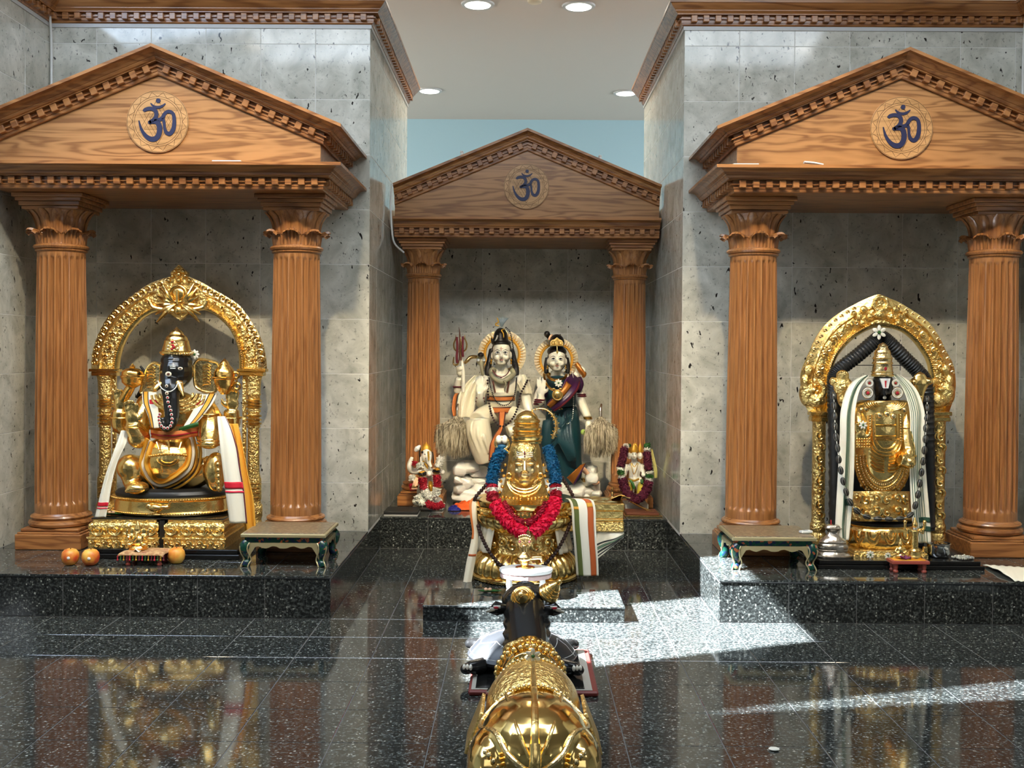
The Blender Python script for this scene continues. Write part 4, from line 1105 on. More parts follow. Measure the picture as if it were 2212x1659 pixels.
# lotus base
cxr = P(1905, 1150, YR).x
lb = thing('lotus_base', 'gilded lotus drum with big petals carrying the standing idol', 'pedestal', (cxr, YR, ZT))
m = M(); rloft(m, cxr-0.178, cxr+0.178, YR-0.135, YR+0.12, [(0, ZT), (0, ZT+0.012), (0.004, ZT+0.014), (0.004, ZT+0.026), (0.014, ZT+0.030)]); m.build('square_foot', 'gold_relief_fine', lb, smooth=False)
zl0 = ZT+0.030; HL = zr.p(700, 1325).z-zl0
prof = [(0.150, 0), (0.163, 0.012), (0.172, 0.3*HL), (0.172, 0.6*HL), (0.163, 0.85*HL), (0.150, 0.95*HL), (0.156, 0.97*HL), (0.156, HL)]
m = M(); m.lathe((cxr, YR, zl0), prof, 96, 1, 0.72, lambda a, z: 1+0.035*abs(math.sin(a*7))*(1 if 0.01 < z < 0.9*HL else 0)); ld = m.build('petal_drum', 'gold', lb)
m = M()
for k_ in range(14):
    a = 2*PI*(k_+0.5)/14
    for sc in (1.0, 0.6):
        q = []
        for i in range(13):
            t_ = i/12*PI; du = 0.17*sc*math.cos(t_); zz = zl0+HL*(0.80-0.55*sc*math.sin(t_))
            rr = 0.176*(1.01+0.01*(1-sc)); q.append(Vector((cxr+rr*math.cos(a+du), YR+rr*0.72*math.sin(a+du), zz)))
        m.tube(q, 0.0045, 6)
m.build('petal_outlines', 'gold_deep', ld)
lathe_thing(lb, 'black_disc', 'black_matte', (cxr, YR, zl0+HL), [(0.150, 0.0002), (0.152, 0.006), (0.150, 0.013)], 48, 1, 0.7)
ZI = zl0+HL+0.0135
# ---------------------------------------------------------------- standing idol
t = thing('standing_gold_idol', 'standing black faced idol in embossed gold armour with a tall gold crown', 'statue', (cxr, YR, ZI))
m = M()
zr.tube(m, [(692, 1300, 0.02), (692, 1200, 0.02), (700, 1000, 0.02), (700, 700, 0.02), (705, 420, 0.01), (705, 350, 0.01)], [120, 115, 120, 140, 185, 120], 20)
zr.tube(m, [(705, 350, 0.0), (705, 280, 0.0)], [70, 66], 14, cm=0)
zr.ell(m, 706, 215, 78, 105, 0.062, -0.02)
zr.ell(m, 706, 160, 80, 60, 0.060, -0.02); zr.ell(m, 716, 268, 24, 16, 0.02, -0.075); zr.ell(m, 712, 235, 12, 26, 0.014, -0.083)
bd = m.build('body', 'black_stone', t, remesh=0.0055, sm=3)
def front(x, y, cx_=700, rx=240, d=0.115):
    return -0.02-d*math.sqrt(max(0.05, 1-((x-cx_)/rx)**2))
m = M()                                                    # breastplate and apron
def plate(u, v):
    y = lerp(322, 1122, v)
    hw = 235 if y < 760 else 235*math.sqrt(max(0.0004, 1-((y-760)/365)**2))
    if y < 380: hw *= math.sqrt(max(0.05, 1-((380-y)/66)**2))*0.45+0.55
    x = 705+hw*(2*u-1); bul = 0.108*(1-abs(2*u-1)**2.4)*(0.75+0.25*math.sin(PI*min(1, v*1.1)))
    return zr.p(x, y, -0.015-bul)
m.grid(plate, 28, 40); ap = m.build('armour', 'gold', t, solid=0.008)
def onp(x, y, off=0.006):
    hw = 235 if y < 760 else 235*math.sqrt(max(0.02, 1-((y-760)/365)**2)); u = abs(x-705)/max(hw, 1); v = (y-322)/800
    return -0.015-0.108*(1-min(u, 1)**2.4)*(0.75+0.25*math.sin(PI*min(1, v*1.1)))-off
m = M()
for (a, b_, cy, rr, rel) in ((228, 352, 770, 11, 0), (196, 300, 770, 9, 0), (172, 262, 770, 7, 0), (145, 215, 765, 9, 0)):
    q = [zr.p(705+a*math.cos(PI-PI*i/28), cy+b_*math.sin(PI*i/28), onp(705+a*math.cos(PI-PI*i/28), cy+b_*math.sin(PI*i/28))) for i in range(29)]
    m.tube(q, zr.r(rr), 8)
for k_ in range(6):
    a = 60+k_*15; q = [zr.p(725+a*1.25*math.cos(PI-PI*i/14), 335+a*0.55*math.sin(PI*i/14), onp(725, 360, 0.0)-0.002) for i in range(15)]; m.tube(q, zr.r(6), 6)
for (x0_, x1_, y_) in ((640, 810, 525), (640, 810, 615), (640, 830, 640)): m.tube([zr.p(lerp(x0_, x1_, i/6), y_, onp(lerp(x0_, x1_, i/6), y_)) for i in range(7)], zr.r(9), 6)
for pts in ([(640, 440), (640, 540), (648, 640), (690, 705), (740, 715), (790, 690), (815, 640), (815, 540), (812, 430)], [(590, 440), (590, 560), (600, 680), (650, 750), (740, 775), (810, 750), (850, 690), (862, 560), (860, 430)], [(612, 440), (612, 560), (622, 665), (665, 730), (740, 748), (800, 725), (832, 665), (840, 560), (838, 430)]):
    m.tube(catmull([zr.p(x, y, onp(x, y)) for x, y in pts], 4), zr.r(8), 6)
for k_ in range(5):
    for s_ in (-1, 1):
        m.tube(catmull([zr.p(735+s_*20, 900-k_*28, onp(735, 850)), zr.p(735+s_*80, 890-k_*30, onp(735+s_*80, 850)), zr.p(735+s_*130, 850-k_*32, onp(735+s_*130, 830))], 4), zr.r(10), 6)
m.build('chased_lines', 'gold_deep', ap)
m = M()
for (a, b_, cy, r_, st) in ((212, 327, 770, 10, 24), (182, 280, 770, 8, 18), (158, 238, 768, 7, 16)):
    beadmesh(m, [zr.p(705+a*math.cos(PI-PI*i/40), cy+b_*math.sin(PI*i/40), onp(705+a*math.cos(PI-PI*i/40), cy+b_*math.sin(PI*i/40), 0.007)) for i in range(41)], zr.r(r_), zr.r(st))
for x in (601, 850): beadmesh(m, [zr.p(x, 440+i*12, onp(x, 500, 0.008)) for i in range(22)], zr.r(9), zr.r(20))
for (x, y) in ((530, 400), (570, 390), (840, 385), (880, 400), (680, 440), (740, 430), (790, 450)): zr.ell(m, x, y, 24, 24, 0.012, onp(x, y))
for k_ in range(9): zr.ell(m, 530+k_*43, 1010+90*math.sin(PI*k_/8), 14, 20, 0.008, onp(530+k_*43, 1010+90*math.sin(PI*k_/8)))
o_ = m.build('embossed_beads', 'gold_pale', ap); o_['kind'] = 'stuff'
# skirt plate above the disc
m = M(); m.grid(lambda u, v: zr.p(692+lerp(225, 252, v)*(2*u-1), lerp(1060, 1305, v), -0.045-0.085*(1-(2*u-1)**2)), 24, 10); sk_ = m.build('skirt_plate', 'gold_relief', t, solid=0.008)
for k_ in range(12):
    uu = (k_ % 6+0.5)/6; vv = 0.25+0.42*(k_//6); pp_ = zr.p(692+lerp(225, 252, vv)*(2*uu-1), lerp(1060, 1305, vv), -0.052-0.085*(1-(2*uu-1)**2)); link('skirt_scroll', curl_mesh(0.050, 'gold'), sk_, pp_, (0, PI*(k_ % 2), (2*uu-1)*0.9))
# arms
m = M()
zr.tube(m, [(510, 380, 0.0), (500, 480, -0.06), (530, 590, -0.10), (545, 650, -0.12)], [62, 58, 52, 50]); zr.ell(m, 535, 660, 62, 55, 0.03, -0.125)
zr.tube(m, [(890, 380, 0.0), (895, 500, -0.05), (905, 620, -0.08), (915, 720, -0.10)], [62, 60, 55, 55]); zr.ell(m, 912, 740, 52, 55, 0.045, -0.10)
zr.tube(m, [(915, 740, -0.10), (900, 810, -0.13), (840, 800, -0.14)], [55, 60, 50]); zr.ell(m, 912, 822, 55, 55, 0.05, -0.13)
m.build('arms', 'gold', t, remesh=0.005, sm=2)
m = M()
hand(m, zr.p(530, 640, -0.14), zr.p(528, 610, -0.15), (0, 0, 1), (1, 0, 0), zr.r(190), 0.3, 1); m.build('blessing_hand', 'gold', t, remesh=0.004, sm=1)
m = M(); [beadmesh(m, [zr.p(495+i*17, 635+k_*22, -0.158) for i in range(7)], zr.r(9), zr.r(18)) for k_ in range(4)]; m.build('wrist_studs', 'gold_deep', t)
m = M()
for (x, y, d) in ((895, 545, -0.06), (897, 565, -0.06), (505, 500, -0.07), (912, 770, -0.11)): m.torus(zr.p(x, y, d), zr.r(58), zr.r(8), 24, 6, 'z')
m.build('armlets', 'gold_deep', t)
# upper hands with discus and conch
m = M(); zr.ell(m, 385, 210, 82, 80, 0.035, 0.0); zr.ell(m, 378, 118, 52, 46, 0.032, 0.0); zr.ell(m, 300, 165, 30, 36, 0.02); zr.ell(m, 380, 305, 48, 38, 0.03); zr.tube(m, [(380, 250, 0), (385, 330, 0.02), (470, 420, 0.05)], [45, 46, 50])
m.build('hand_with_discus', 'gold_relief', t, remesh=0.005, sm=2)
m = M(); zr.lathe(m, 1005, [(330, 18), (310, 32), (260, 40), (225, 55), (190, 72), (150, 62), (130, 52), (110, 44), (95, 20), (84, 2)], 0.0, 20, 0.6); zr.ell(m, 1075, 165, 34, 30, 0.03); zr.ell(m, 950, 170, 26, 30, 0.03); zr.tube(m, [(1005, 280, 0.0), (985, 340, 0.02), (930, 430, 0.05)], [30, 46, 50])
m.build('hand_with_conch', 'gold', t, remesh=0.005, sm=2)
# face marks, earrings, crown
m = M(); zr.plate(m, [(686, 142), (768, 142), (750, 222), (712, 222)], -0.093, -0.08); nm_ = m.build('forehead_mark', 'white', bd, smooth=False)
m = M(); zr.plate(m, [(722, 160), (736, 160), (732, 214), (725, 214)], -0.096, -0.090); m.build('red_line', 'red', bd, smooth=False)
m = M(); zr.ell(m, 720, 298, 14, 14, 0.008, -0.070); m.build('chin_jewel', 'petal_white', bd)
for (x, y, r_) in ((597, 180, 32), (583, 260, 47), (810, 180, 32), (824, 260, 48)):
    m = M(); zr.ell(m, x, y, r_, r_, 0.008, -0.06); e = m.build('earring', 'gold_pale', t)
    m = M(); m.torus(zr.p(x, y, -0.070), zr.r(r_*0.8), zr.r(6), 24, 6); beadmesh(m, [zr.p(x+r_*0.58*math.cos(a), y+r_*0.58*math.sin(a), -0.069) for a in [2*PI*i/24 for i in range(25)]], zr.r(5)); m.build('pearl_ring', 'petal_white', e)
    m = M(); zr.ell(m, x, y, r_*0.28, r_*0.28, 0.006, -0.068); m.build('ruby', 'red', e)
m = M(); zq.lathe(m, 1068, [(1003, 118), (985, 122), (965, 116), (900, 108), (870, 104), (860, 110), (845, 110), (835, 102), (815, 104), (795, 106), (780, 98), (765, 92), (735, 88), (715, 84), (700, 68), (680, 54), (665, 56), (655, 48), (640, 36), (628, 12), (624, 2)], -0.02, 28, 0.9); cr2 = m.build('crown', 'gold_pale', t)
m = M(); [m.torus(zq.p(1068, y, -0.02), zq.r(r_), zq.r(6), 32, 6, 'z', 1, 0.9) for y, r_ in ((985, 122), (955, 116), (855, 111), (800, 106), (740, 89))]; m.build('crown_rings', 'gold', cr2)
m = M(); zq.ell(m, 1105, 915, 14, 20, 0.01, -0.135); m.build('crown_ruby', 'red', cr2)
# ---------------------------------------------------------------- cloth over the shoulders
c = thing('green_striped_shawl', 'white shawl with green stripes hanging from both shoulders of the standing golden idol', 'cloth', zr.p(400, 1460, -0.12))
for pts, ws, sgn in (([(575, 118, 0.02), (510, 165, -0.03), (455, 260, -0.08), (420, 420, -0.12), (415, 620, -0.135), (405, 900, -0.14), (392, 1150, -0.14), (380, 1330, -0.14), (382, 1455, -0.14)], (40, 90, 100, 108, 110, 118, 118, 110, 80), -1),
                     ([(805, 105, 0.02), (870, 160, -0.03), (940, 260, -0.07), (985, 420, -0.10), (985, 620, -0.11), (990, 900, -0.11), (1005, 1150, -0.115), (1020, 1330, -0.115), (1035, 1480, -0.115)], (40, 90, 105, 110, 100, 118, 130, 130, 110), 1)):
    fn = drape([zr.p(*q) for q in pts], [zr.r(v) for v in ws], 0.010, 3.0)
    sheet(fn, 'cloth', 'cloth_white', c, nv=48)
    for u in ((0.42, 0.50, 0.58, 0.66, 0.74) if sgn < 0 else (0.12, 0.22, 0.32, 0.44, 0.66, 0.78)):
        sheet(fn, 'green_stripe', 'cloth_green', c, (u-0.014, u+0.014), nu=2, nv=48, off=0.003)
    for v0 in ((0.735,) if sgn < 0 else (0.83, 0.885)):
        sheet(fn, 'green_bar', 'cloth_green_dark', c, (0.5, 0.97) if sgn < 0 else (0.3, 0.98), (v0, v0+0.03), nu=6, nv=4, off=0.004)
# ---------------------------------------------------------------- black ribbed coil garland behind
YB = 5.46; zk = Z(1700, 620, 5.185, YB)
cg = thing('black_coil_garland', 'thick black ribbed coil bent to a peak behind the crown of the standing idol', 'garland', (cxr, YB, ZT))
path = catmull([P(1806, 1145, YB), P(1806, 1000, YB), P(1803, 880, YB), P(1802, 822, YB), P(1812, 800, YB), P(1850, 770, YB), P(1888, 738, YB), P(1903, 729, YB), P(1920, 740, YB), P(1955, 775, YB), P(1985, 805, YB), P(1999, 830, YB), P(2002, 900, YB), P(2004, 1000, YB), P(2004, 1145, YB)], 22)
m = M(); m.tube(path, [0.036*(1+0.07*math.sin(i*2.1)) for i in range(len(path))], 14); m.build('coil', 'black_matte', cg)
m = M(); m.box(P(1812, 1000, YB+0.06).x, P(1996, 1000, YB+0.06).x, YB+0.045, YB+0.06, ZT, zr.p(700, 360).z); m.build('black_backboard', 'black_matte', cg, smooth=False)
fl = thing('white_blossom', 'white six petalled blossom at the peak of the black coil', 'flower', P(1899, 718, YB-0.03))
def blossom(parent, c0, R, np_=6, mat='petal_white', ctr='green'):
    c0 = Vector(c0)
    m = M(); m.ell((0, 0, R*0.62), (R*0.26, R*0.10, R*0.42), 8, 6); pm = m.mesh('petal', mat)
    for k_ in range(np_): link('petal', pm, parent, c0, (0, 2*PI*k_/np_, 0))
    m = M(); m.ell(c0+Vector((0, -R*0.12, 0)), R*0.24, 10, 6); m.build('flower_centre', ctr, parent)
blossom(fl, P(1899, 718, YB-0.045), 0.036)
for i, (x, y, d, R, lab) in enumerate(((545, 520, -0.165, 0.020, 'small white blossom on the raised palm of the standing idol'),)):
    f_ = thing('white_blossom', lab, 'flower', zr.p(x, y, d)); blossom(f_, zr.p(x, y, d), R, 7)
# ---------------------------------------------------------------- long dark bead garland
bg_ = thing('dark_bead_garland', 'long garland of big black striped beads hanging in front of the standing idol', 'garland', zr.p(710, 1290, -0.16))
n = NT('striped_bead'); v_ = n.coord(); sx_ = n.n('ShaderNodeSeparateXYZ'); n.l(v_, sx_.inputs[0])
at = n.math('ARCTAN2', sx_.outputs[1], sx_.outputs[0]); st = n.math('SINE', n.math('MULTIPLY', at, 7.0))
n.base(n.ramp(st, [(0.86, (0.012, 0.011, 0.010)), (0.97, (0.35, 0.32, 0.25))])); n.set(Roughness=0.35)
gp = [(305, 285, -0.06), (312, 420, -0.10), (318, 560, -0.14), (335, 700, -0.165), (355, 850, -0.175), (385, 990, -0.175), (430, 1130, -0.17), (500, 1225, -0.17), (600, 1275, -0.17), (710, 1285, -0.17), (815, 1285, -0.17), (900, 1270, -0.165), (950, 1225, -0.16), (985, 1120, -0.155), (1010, 970, -0.15), (1035, 800, -0.145), (1050, 650, -0.14), (1058, 520, -0.12), (1065, 400, -0.09), (1066, 310, -0.05)]
gq = catmull([zr.p(*q) for q in gp], 6)
m = M(); m.tube(gq, 0.0022, 5); m.build('string', 'petal_white', bg_)
m = M(); m.ell((0, 0, 0), (0.0135, 0.0135, 0.021), 12, 8); bm_ = m.mesh('bead', 'striped_bead'); beads(bg_, gq, 0.014, 'striped_bead', step=0.052, mesh=bm_)
# ---------------------------------------------------------------- arch
YA2 = 5.56
ar = thing('gilded_arch', 'broad gilded arch with sea beast shoulders behind the standing black faced idol', 'arch', (P(1900, 1150, YA2).x, YA2, ZT))
O2 = [(1746, 890), (1733, 862), (1729, 835), (1730, 803), (1748, 759), (1760, 732), (1777, 707), (1796, 688), (1816, 674), (1850, 655), (1876, 643), (1899, 636), (1922, 645), (1945, 655), (1985, 680), (2002, 693), (2016, 709), (2030, 731), (2041, 755), (2057, 784), (2063, 815), (2062, 850), (2049, 890)]
I2 = [(1790, 890), (1793, 862), (1794.5, 842), (1796, 803), (1802, 782), (1812, 763), (1839, 734), (1870, 714.5), (1900, 707), (1941, 714.5), (1970, 736), (1993, 767), (2001, 784), (2005, 803), (2008, 842), (2008.5, 862), (2008.6, 890)]
Oo, Ii = arch(ar, O2, I2, YA2, 0.032, ('gold', 'gold_relief', 'gold'), 84)
m = M(); beadmesh(m, [a.lerp(b_, 0.14)+Vector((0, -0.034, 0)) for a, b_ in zip(Ii, Oo)], 0.0045, 0.011); m.build('rope_beads', 'gold_deep', ar)
for i in range(3, 82, 3):
    if 36 <= i <= 47: continue
    p = Ii[i].lerp(Oo[i], 0.46)+Vector((0, -0.024, 0)); nrm = (Oo[i]-Ii[i]); a = math.atan2(nrm.x, nrm.z)
    link('scroll', curl_mesh(0.034, 'gold'), ar, p, (0, a+PI*(i % 2), 0))
for i in range(12, 73, 2):
    if 36 <= i <= 46: continue
    p = Ii[i].lerp(Oo[i], 0.88)+Vector((0, -0.012, 0)); nrm = (Oo[i]-Ii[i]); a = math.atan2(nrm.x, nrm.z)
    o = link('flame_curl', curl_mesh(0.022, 'gold_pale'), ar, p, (0, a, 0))
    if i > 41: o.scale = (-1, 1, 1)
zc2 = Z(1700, 620, 5.185, YA2)
m = M()
m.torus(zc2.p(1050, 185, -0.035), zc2.r(75), zc2.r(20), 28, 8); zc2.ell(m, 1050, 185, 60, 60, 0.012, -0.02)
for s_ in (-1, 1):
    for (x, y, r_) in ((180, 250, 45), (230, 330, 40), (120, 330, 40), (200, 400, 34), (90, 410, 30), (290, 290, 30)): zc2.ell(m, 1040+s_*x, y, r_, r_*0.9, 0.018, -0.030)
zc2.ell(m, 1040, 310, 70, 40, 0.02, -0.03); zc2.ell(m, 1040, 395, 110, 30, 0.015, -0.03)
m.build('crest', 'gold_relief', ar, remesh=0.004)
for s_, xx in ((-1, 1), (1, -1)):                      # makara shoulders
    cx_ = 1000
    fx = (lambda x: x) if s_ < 0 else (lambda x: 2015-x)
    m = M()
    zc2.ell(m, fx(230), 1190, 95, 150, 0.035, -0.02); zc2.ell(m, fx(330), 1270, 110, 90, 0.035, -0.03); zc2.ell(m, fx(240), 930, 60, 60, 0.02, -0.03); zc2.ell(m, fx(200), 1050, 50, 70, 0.025, -0.03)
    zc2.tube(m, [(fx(400), 1220, -0.04), (fx(415), 1130, -0.05), (fx(370), 1060, -0.05), (fx(330), 1030, -0.04)], [34, 34, 28, 12]); zc2.ell(m, fx(300), 1150, 36, 30, 0.02, -0.05)
    m.build('sea_beast', 'gold_relief', ar, remesh=0.005, sm=1)
for (xa, xb, xp) in ((1746, 1790, 1767), (2008, 2049, 2025)):
    zA = P(xp, 890, YA2).z; xA, xB, X = P(xa, 890, YA2).x, P(xb, 890, YA2).x, P(xp, 1000, YA2).x
    m = M(); m.cbox(xA, xB, YA2-0.05, YA2+0.02, zA-0.016, zA+0.004, 0.003); m.cbox(xA+0.006, xB-0.006, YA2-0.045, YA2+0.018, zA-0.046, zA-0.022, 0.003); m.cbox(xA+0.01, xB-0.01, YA2-0.04, YA2+0.018, zA-0.022, zA-0.016, 0.001); m.build('capital', 'gold', ar, smooth=False)
    H = zA-0.046-ZT; m = M()
    m.lathe((X, YA2-0.012, ZT), [(0.052, 0), (0.056, 0.02), (0.050, 0.05), (0.044, 0.06), (0.050, 0.075), (0.050, 0.10), (0.042, 0.11), (0.040, 0.13), (0.041, H-0.01), (0.044, H)], 24, 0.82, 0.7); m.build('post', 'gold_relief', ar)
    k_ = 0
    while 0.15+k_*0.058 < H-0.02:
        link('scroll', curl_mesh(0.046, 'gold'), ar, (X, YA2-0.036, ZT+0.15+k_*0.058), (0, PI*(k_ % 2), 0)); k_ += 1
# ---------------------------------------------------------------- small things on the right board
sb = thing('silver_bell_stand', 'tiered silver bell shaped stand left of the lotus drum', 'stand', P(1807, 1205, 5.17))
zsb = Z(1700, 900, 4.32, 5.17); pb = zsb.p(450, 1305); xx, zz = pb.x, ZT
f = S(5.17)/4.32
lathe_thing(sb, 'body', 'silver', (xx, 5.20, zz), [(178*f, 0), (182*f, 8*f), (172*f, 22*f), (165*f, 34*f), (135*f, 55*f), (140*f, 66*f), (150*f, 90*f), (140*f, 118*f), (128*f, 128*f), (132*f, 140*f), (118*f, 160*f), (95*f, 178*f), (78*f, 192*f), (58*f, 215*f), (54*f, 232*f), (70*f, 250*f), (84*f, 268*f), (76*f, 290*f), (60*f, 300*f), (10*f, 306*f)], 40, 1, 0.62)
m = M(); [m.torus((xx, 5.20, zz+h*f), r_*f, 5*f, 40, 6, 'z', 1, 0.62) for h, r_ in ((14, 181), (66, 142), (138, 132), (268, 85))]; m.build('rings', 'silver', sb)
m = M(); [m.tube([(xx+d*f, 5.20, zz+300*f), (xx+d*1.1*f, 5.20, zz+345*f)], 5*f, 6) or m.ell((xx+d*1.1*f, 5.20, zz+352*f), 11*f) for d in (-25, 25)]; m.build('finials', 'red', sb)
pt = thing('steel_pot', 'shiny steel pot filled with coins beside the right arch post', 'pot', P(2030, 1205, 5.20))
pX = P(2031, 1190, 5.20).x
lathe_thing(pt, 'bowl', 'steel', (pX, 5.22, ZT), [(0.030, 0), (0.048, 0.004), (0.054, 0.020), (0.054, 0.060), (0.058, 0.064), (0.056, 0.066), (0.050, 0.062), (0.050, 0.050), (0.002, 0.048)], 32)
m = M(); rnd = random.Random(3)
for k_ in range(12):
    a = rnd.uniform(0, 6.28); r_ = rnd.uniform(0, 0.036); m.lathe((pX+r_*math.cos(a), 5.22+r_*math.sin(a), ZT+0.050+0.004*k_*0.4+0.006), [(0.013, 0), (0.013, 0.003)], 12)
o_ = m.build('coins', 'brass', pt); o_['kind'] = 'stuff'
gb = thing('golden_cup', 'small golden cup touching the left side of the steel pot', 'cup', (pX-0.068, 5.21, ZT)); lathe_thing(gb, 'cup', 'gold', (pX-0.068, 5.21, ZT), [(0.010, 0), (0.013, 0.005), (0.008, 0.012), (0.012, 0.022), (0.014, 0.040), (0.011, 0.05)], 20)
bh = thing('bead_heap', 'heap of small brown beads on the black board right of the steel pot', 'beads', P(2085, 1207, 5.14))
m = M(); rnd = random.Random(5); c0 = P(2084, 1205, 5.15)
for k_ in range(70):
    a = rnd.uniform(0, 6.28); r_ = rnd.random()**0.6*0.042; h = ZT+0.006+0.014*max(0, 1-r_/0.04)*rnd.random(); m.ell((c0.x+r_*1.15*math.cos(a), 5.17+r_*0.9*math.sin(a), h), 0.0058, 8, 5)
o_ = m.build('bead_pile', 'marble_grey', bh); o_['kind'] = 'stuff'
def footstool(lab, x, y, z0, w_, d, h, top, leg, th=0.012):
    t = thing('tiny_stool', lab, 'stool', (x, y, z0))
    m = M(); m.cbox(x-w_/2, x+w_/2, y-d/2, y+d/2, z0+h-th, z0+h, 0.003); m.build('top', top, t, smooth=False)
    m = M(); m.lathe((0, 0, 0), [(0.009, 0), (0.012, 0.004), (0.012, 0.010), (0.008, 0.016), (0.011, 0.024), (0.011, h-th)], 16); me = m.mesh('leg', leg)
    for sx2 in (-1, 1):
        for sy2 in (-1, 1): link('leg', me, t, (x+sx2*(w_/2-0.022), y+sy2*(d/2-0.018), z0))
    return t
plain('red_paint', srgb(150, 70, 58), 0.4)
ps = P(1961, 1243, 5.045); sx0 = ps.x
st_ = footstool('tiny red wooden stool with a yellow top before the standing idol', sx0, 5.045, ZP+0.0004, 0.175, 0.085, 0.058, 'red_paint', 'red_paint', 0.016)
m = M(); m.cbox(sx0-0.074, sx0+0.074, 5.045-0.034, 5.045+0.034, ZP+0.0585, ZP+0.061, 0.001); m.build('yellow_inlay', 'cloth_yellow', st_, smooth=False)
ZS2 = ZP+0.0612
fg = thing('gold_figurine', 'small standing gold figurine on the tiny red stool', 'figurine', (sx0+0.03, 5.05, ZS2))
fy = 5.05; fx0 = P(1976, 1150, fy).x; f = S(fy)
m = M(); m.lathe((fx0, fy, ZS2), [(16*f, 0), (17*f, 5*f), (13*f, 8*f), (12*f, 16*f), (14*f, 18*f), (10*f, 22*f)], 16, 1, 0.8); m.build('base', 'gold', fg)
m = M(); m.tube([(fx0, fy, ZS2+20*f), (fx0, fy, ZS2+50*f), (fx0, fy, ZS2+62*f)], [8*f, 7*f, 9*f], 10); m.ell((fx0, fy, ZS2+74*f), (6*f, 6*f, 7*f)); m.tube([(fx0, fy, ZS2+78*f), (fx0, fy, ZS2+90*f)], [5*f, 1.5*f], 8)
for s_ in (-1, 1):
    m.tube([(fx0+s_*8*f, fy, ZS2+62*f), (fx0+s_*17*f, fy-0.005, ZS2+56*f), (fx0+s_*15*f, fy-0.012, ZS2+66*f)], [4*f, 3.5*f, 3*f], 7)
    m.tube([(fx0+s_*8*f, fy, ZS2+62*f), (fx0+s_*20*f, fy+0.005, ZS2+64*f), (fx0+s_*21*f, fy, ZS2+76*f)], [4*f, 3.5*f, 3*f], 7); m.ell((fx0+s_*21*f, fy, ZS2+80*f), 4*f)
m.build('body', 'gold', fg, remesh=0.0025, sm=1)
fx1 = P(1945, 1190, fy).x
f2 = thing('gold_figurine', 'tiny seated gold figurine on the left half of the tiny red stool', 'figurine', (fx1, fy, ZS2))
m = M(); m.ell((fx1, fy, ZS2+6*f), (11*f, 9*f, 6*f)); m.ell((fx1, fy, ZS2+17*f), (8*f, 7*f, 10*f)); m.ell((fx1, fy, ZS2+31*f), (5*f, 5*f, 6*f)); m.tube([(fx1, fy, ZS2+34*f), (fx1, fy, ZS2+44*f)], [4*f, 1*f], 8)
for s_ in (-1, 1): m.tube([(fx1+s_*6*f, fy, ZS2+24*f), (fx1+s_*12*f, fy-0.006, ZS2+16*f), (fx1+s_*6*f, fy-0.016, ZS2+12*f)], [3*f, 3*f, 2.6*f], 7)
m.build('body', 'gold', f2, remesh=0.0025, sm=1)
pf = thing('purple_blossom', 'purple blossom lying on the tiny red stool', 'flower', (sx0+0.004, 5.02, ZS2)); m = M(); rnd = random.Random(8)
for k_ in range(22):
    a = rnd.uniform(0, 6.28); e = Vector((math.cos(a)*0.026, math.sin(a)*0.010, rnd.uniform(0.004, 0.016))); c0 = Vector((P(1957, 1205, 5.02).x, 5.024, ZS2+0.003)); m.tube([c0, c0+e], [0.003, 0.0018], 5)
plain('purple', srgb(105, 25, 80), 0.6); m.build('petals', 'purple', pf)
for i, (px, py, R) in enumerate(((1880, 1206, 0.020), (1918, 1203, 0.016))):
    f_ = thing('white_blossom', ('white blossom with green centre at the left front foot of the lotus drum', 'white blossom at the right front foot of the lotus drum')[i], 'flower', P(px, py, 5.15)); c0 = P(px, py, 5.15); c0.z = ZT+R*0.95
    blossom(f_, c0, R, 8)
wc_ = thing('white_cloth', 'white cloth lying flat on the platform at the right picture edge', 'cloth', (2.32, 5.1, ZP)); rnd = random.Random(2)
pa, pb_, pc_, pd_ = PZ(2122, 1222, ZP), PZ(2215, 1228, ZP), PZ(2260, 1262, ZP), PZ(2192, 1257, ZP)
def cw(u, v):
    p = (pa.lerp(pb_, u)).lerp(pd_.lerp(pc_, u), v); p.z = ZP+0.003+0.012*(0.5+0.5*math.sin(u*5+v*3))*math.sin(PI*v)+0.004*math.sin(u*17+v*9)**2; return p
sheet(cw, 'cloth', 'cloth_white', wc_, nu=24, nv=12, solid=0.003)

wh = thing('wire_hanger', 'thin black wire stretched behind the crown of the standing idol', 'wire', zq.p(1020, 877, 0.16))
m = M(); m.tube([zq.p(770, 877, 0.16), zq.p(1290, 877, 0.16)], 0.002, 6); m.tube([zq.p(1268, 850, 0.16), zq.p(1268, 935, 0.16)], 0.002, 6); m.build('wire', 'black_matte', wh)
# ================================================================ enamelled tables and small offerings
n = NT('enamel_top'); v = n.coord()
d_ = n.voro(v, 85, 'F1', 'Color'); sp = n.n('ShaderNodeSeparateColor'); n.l(d_, sp.inputs[0]); nz = n.noise(v, 40, 3, 0.6)
c1 = n.ramp(sp.outputs[0], [(0.25, srgb(80, 72, 52)), (0.5, srgb(125, 108, 78)), (0.75, srgb(96, 60, 48)), (0.95, srgb(150, 140, 112))]); n.base(n.mix(n.math('MULTIPLY', nz, 0.45), c1, srgb(165, 148, 118))); n.set(Roughness=0.3)
n = NT('enamel_side'); v = n.coord(); d_ = n.voro(v, 80, 'F1', 'Color'); sp = n.n('ShaderNodeSeparateColor'); n.l(d_, sp.inputs[0]); ds = n.voro(v, 80)
cc = n.ramp(sp.outputs[0], [(0.3, srgb(14, 58, 46)), (0.55, srgb(18, 34, 62)), (0.80, srgb(24, 70, 50)), (0.90, srgb(150, 80, 50))], 'CONSTANT'); n.base(cc); n.set(Roughness=0.22)
plain('enamel_rim', srgb(168, 156, 118), 0.35, 0.4)
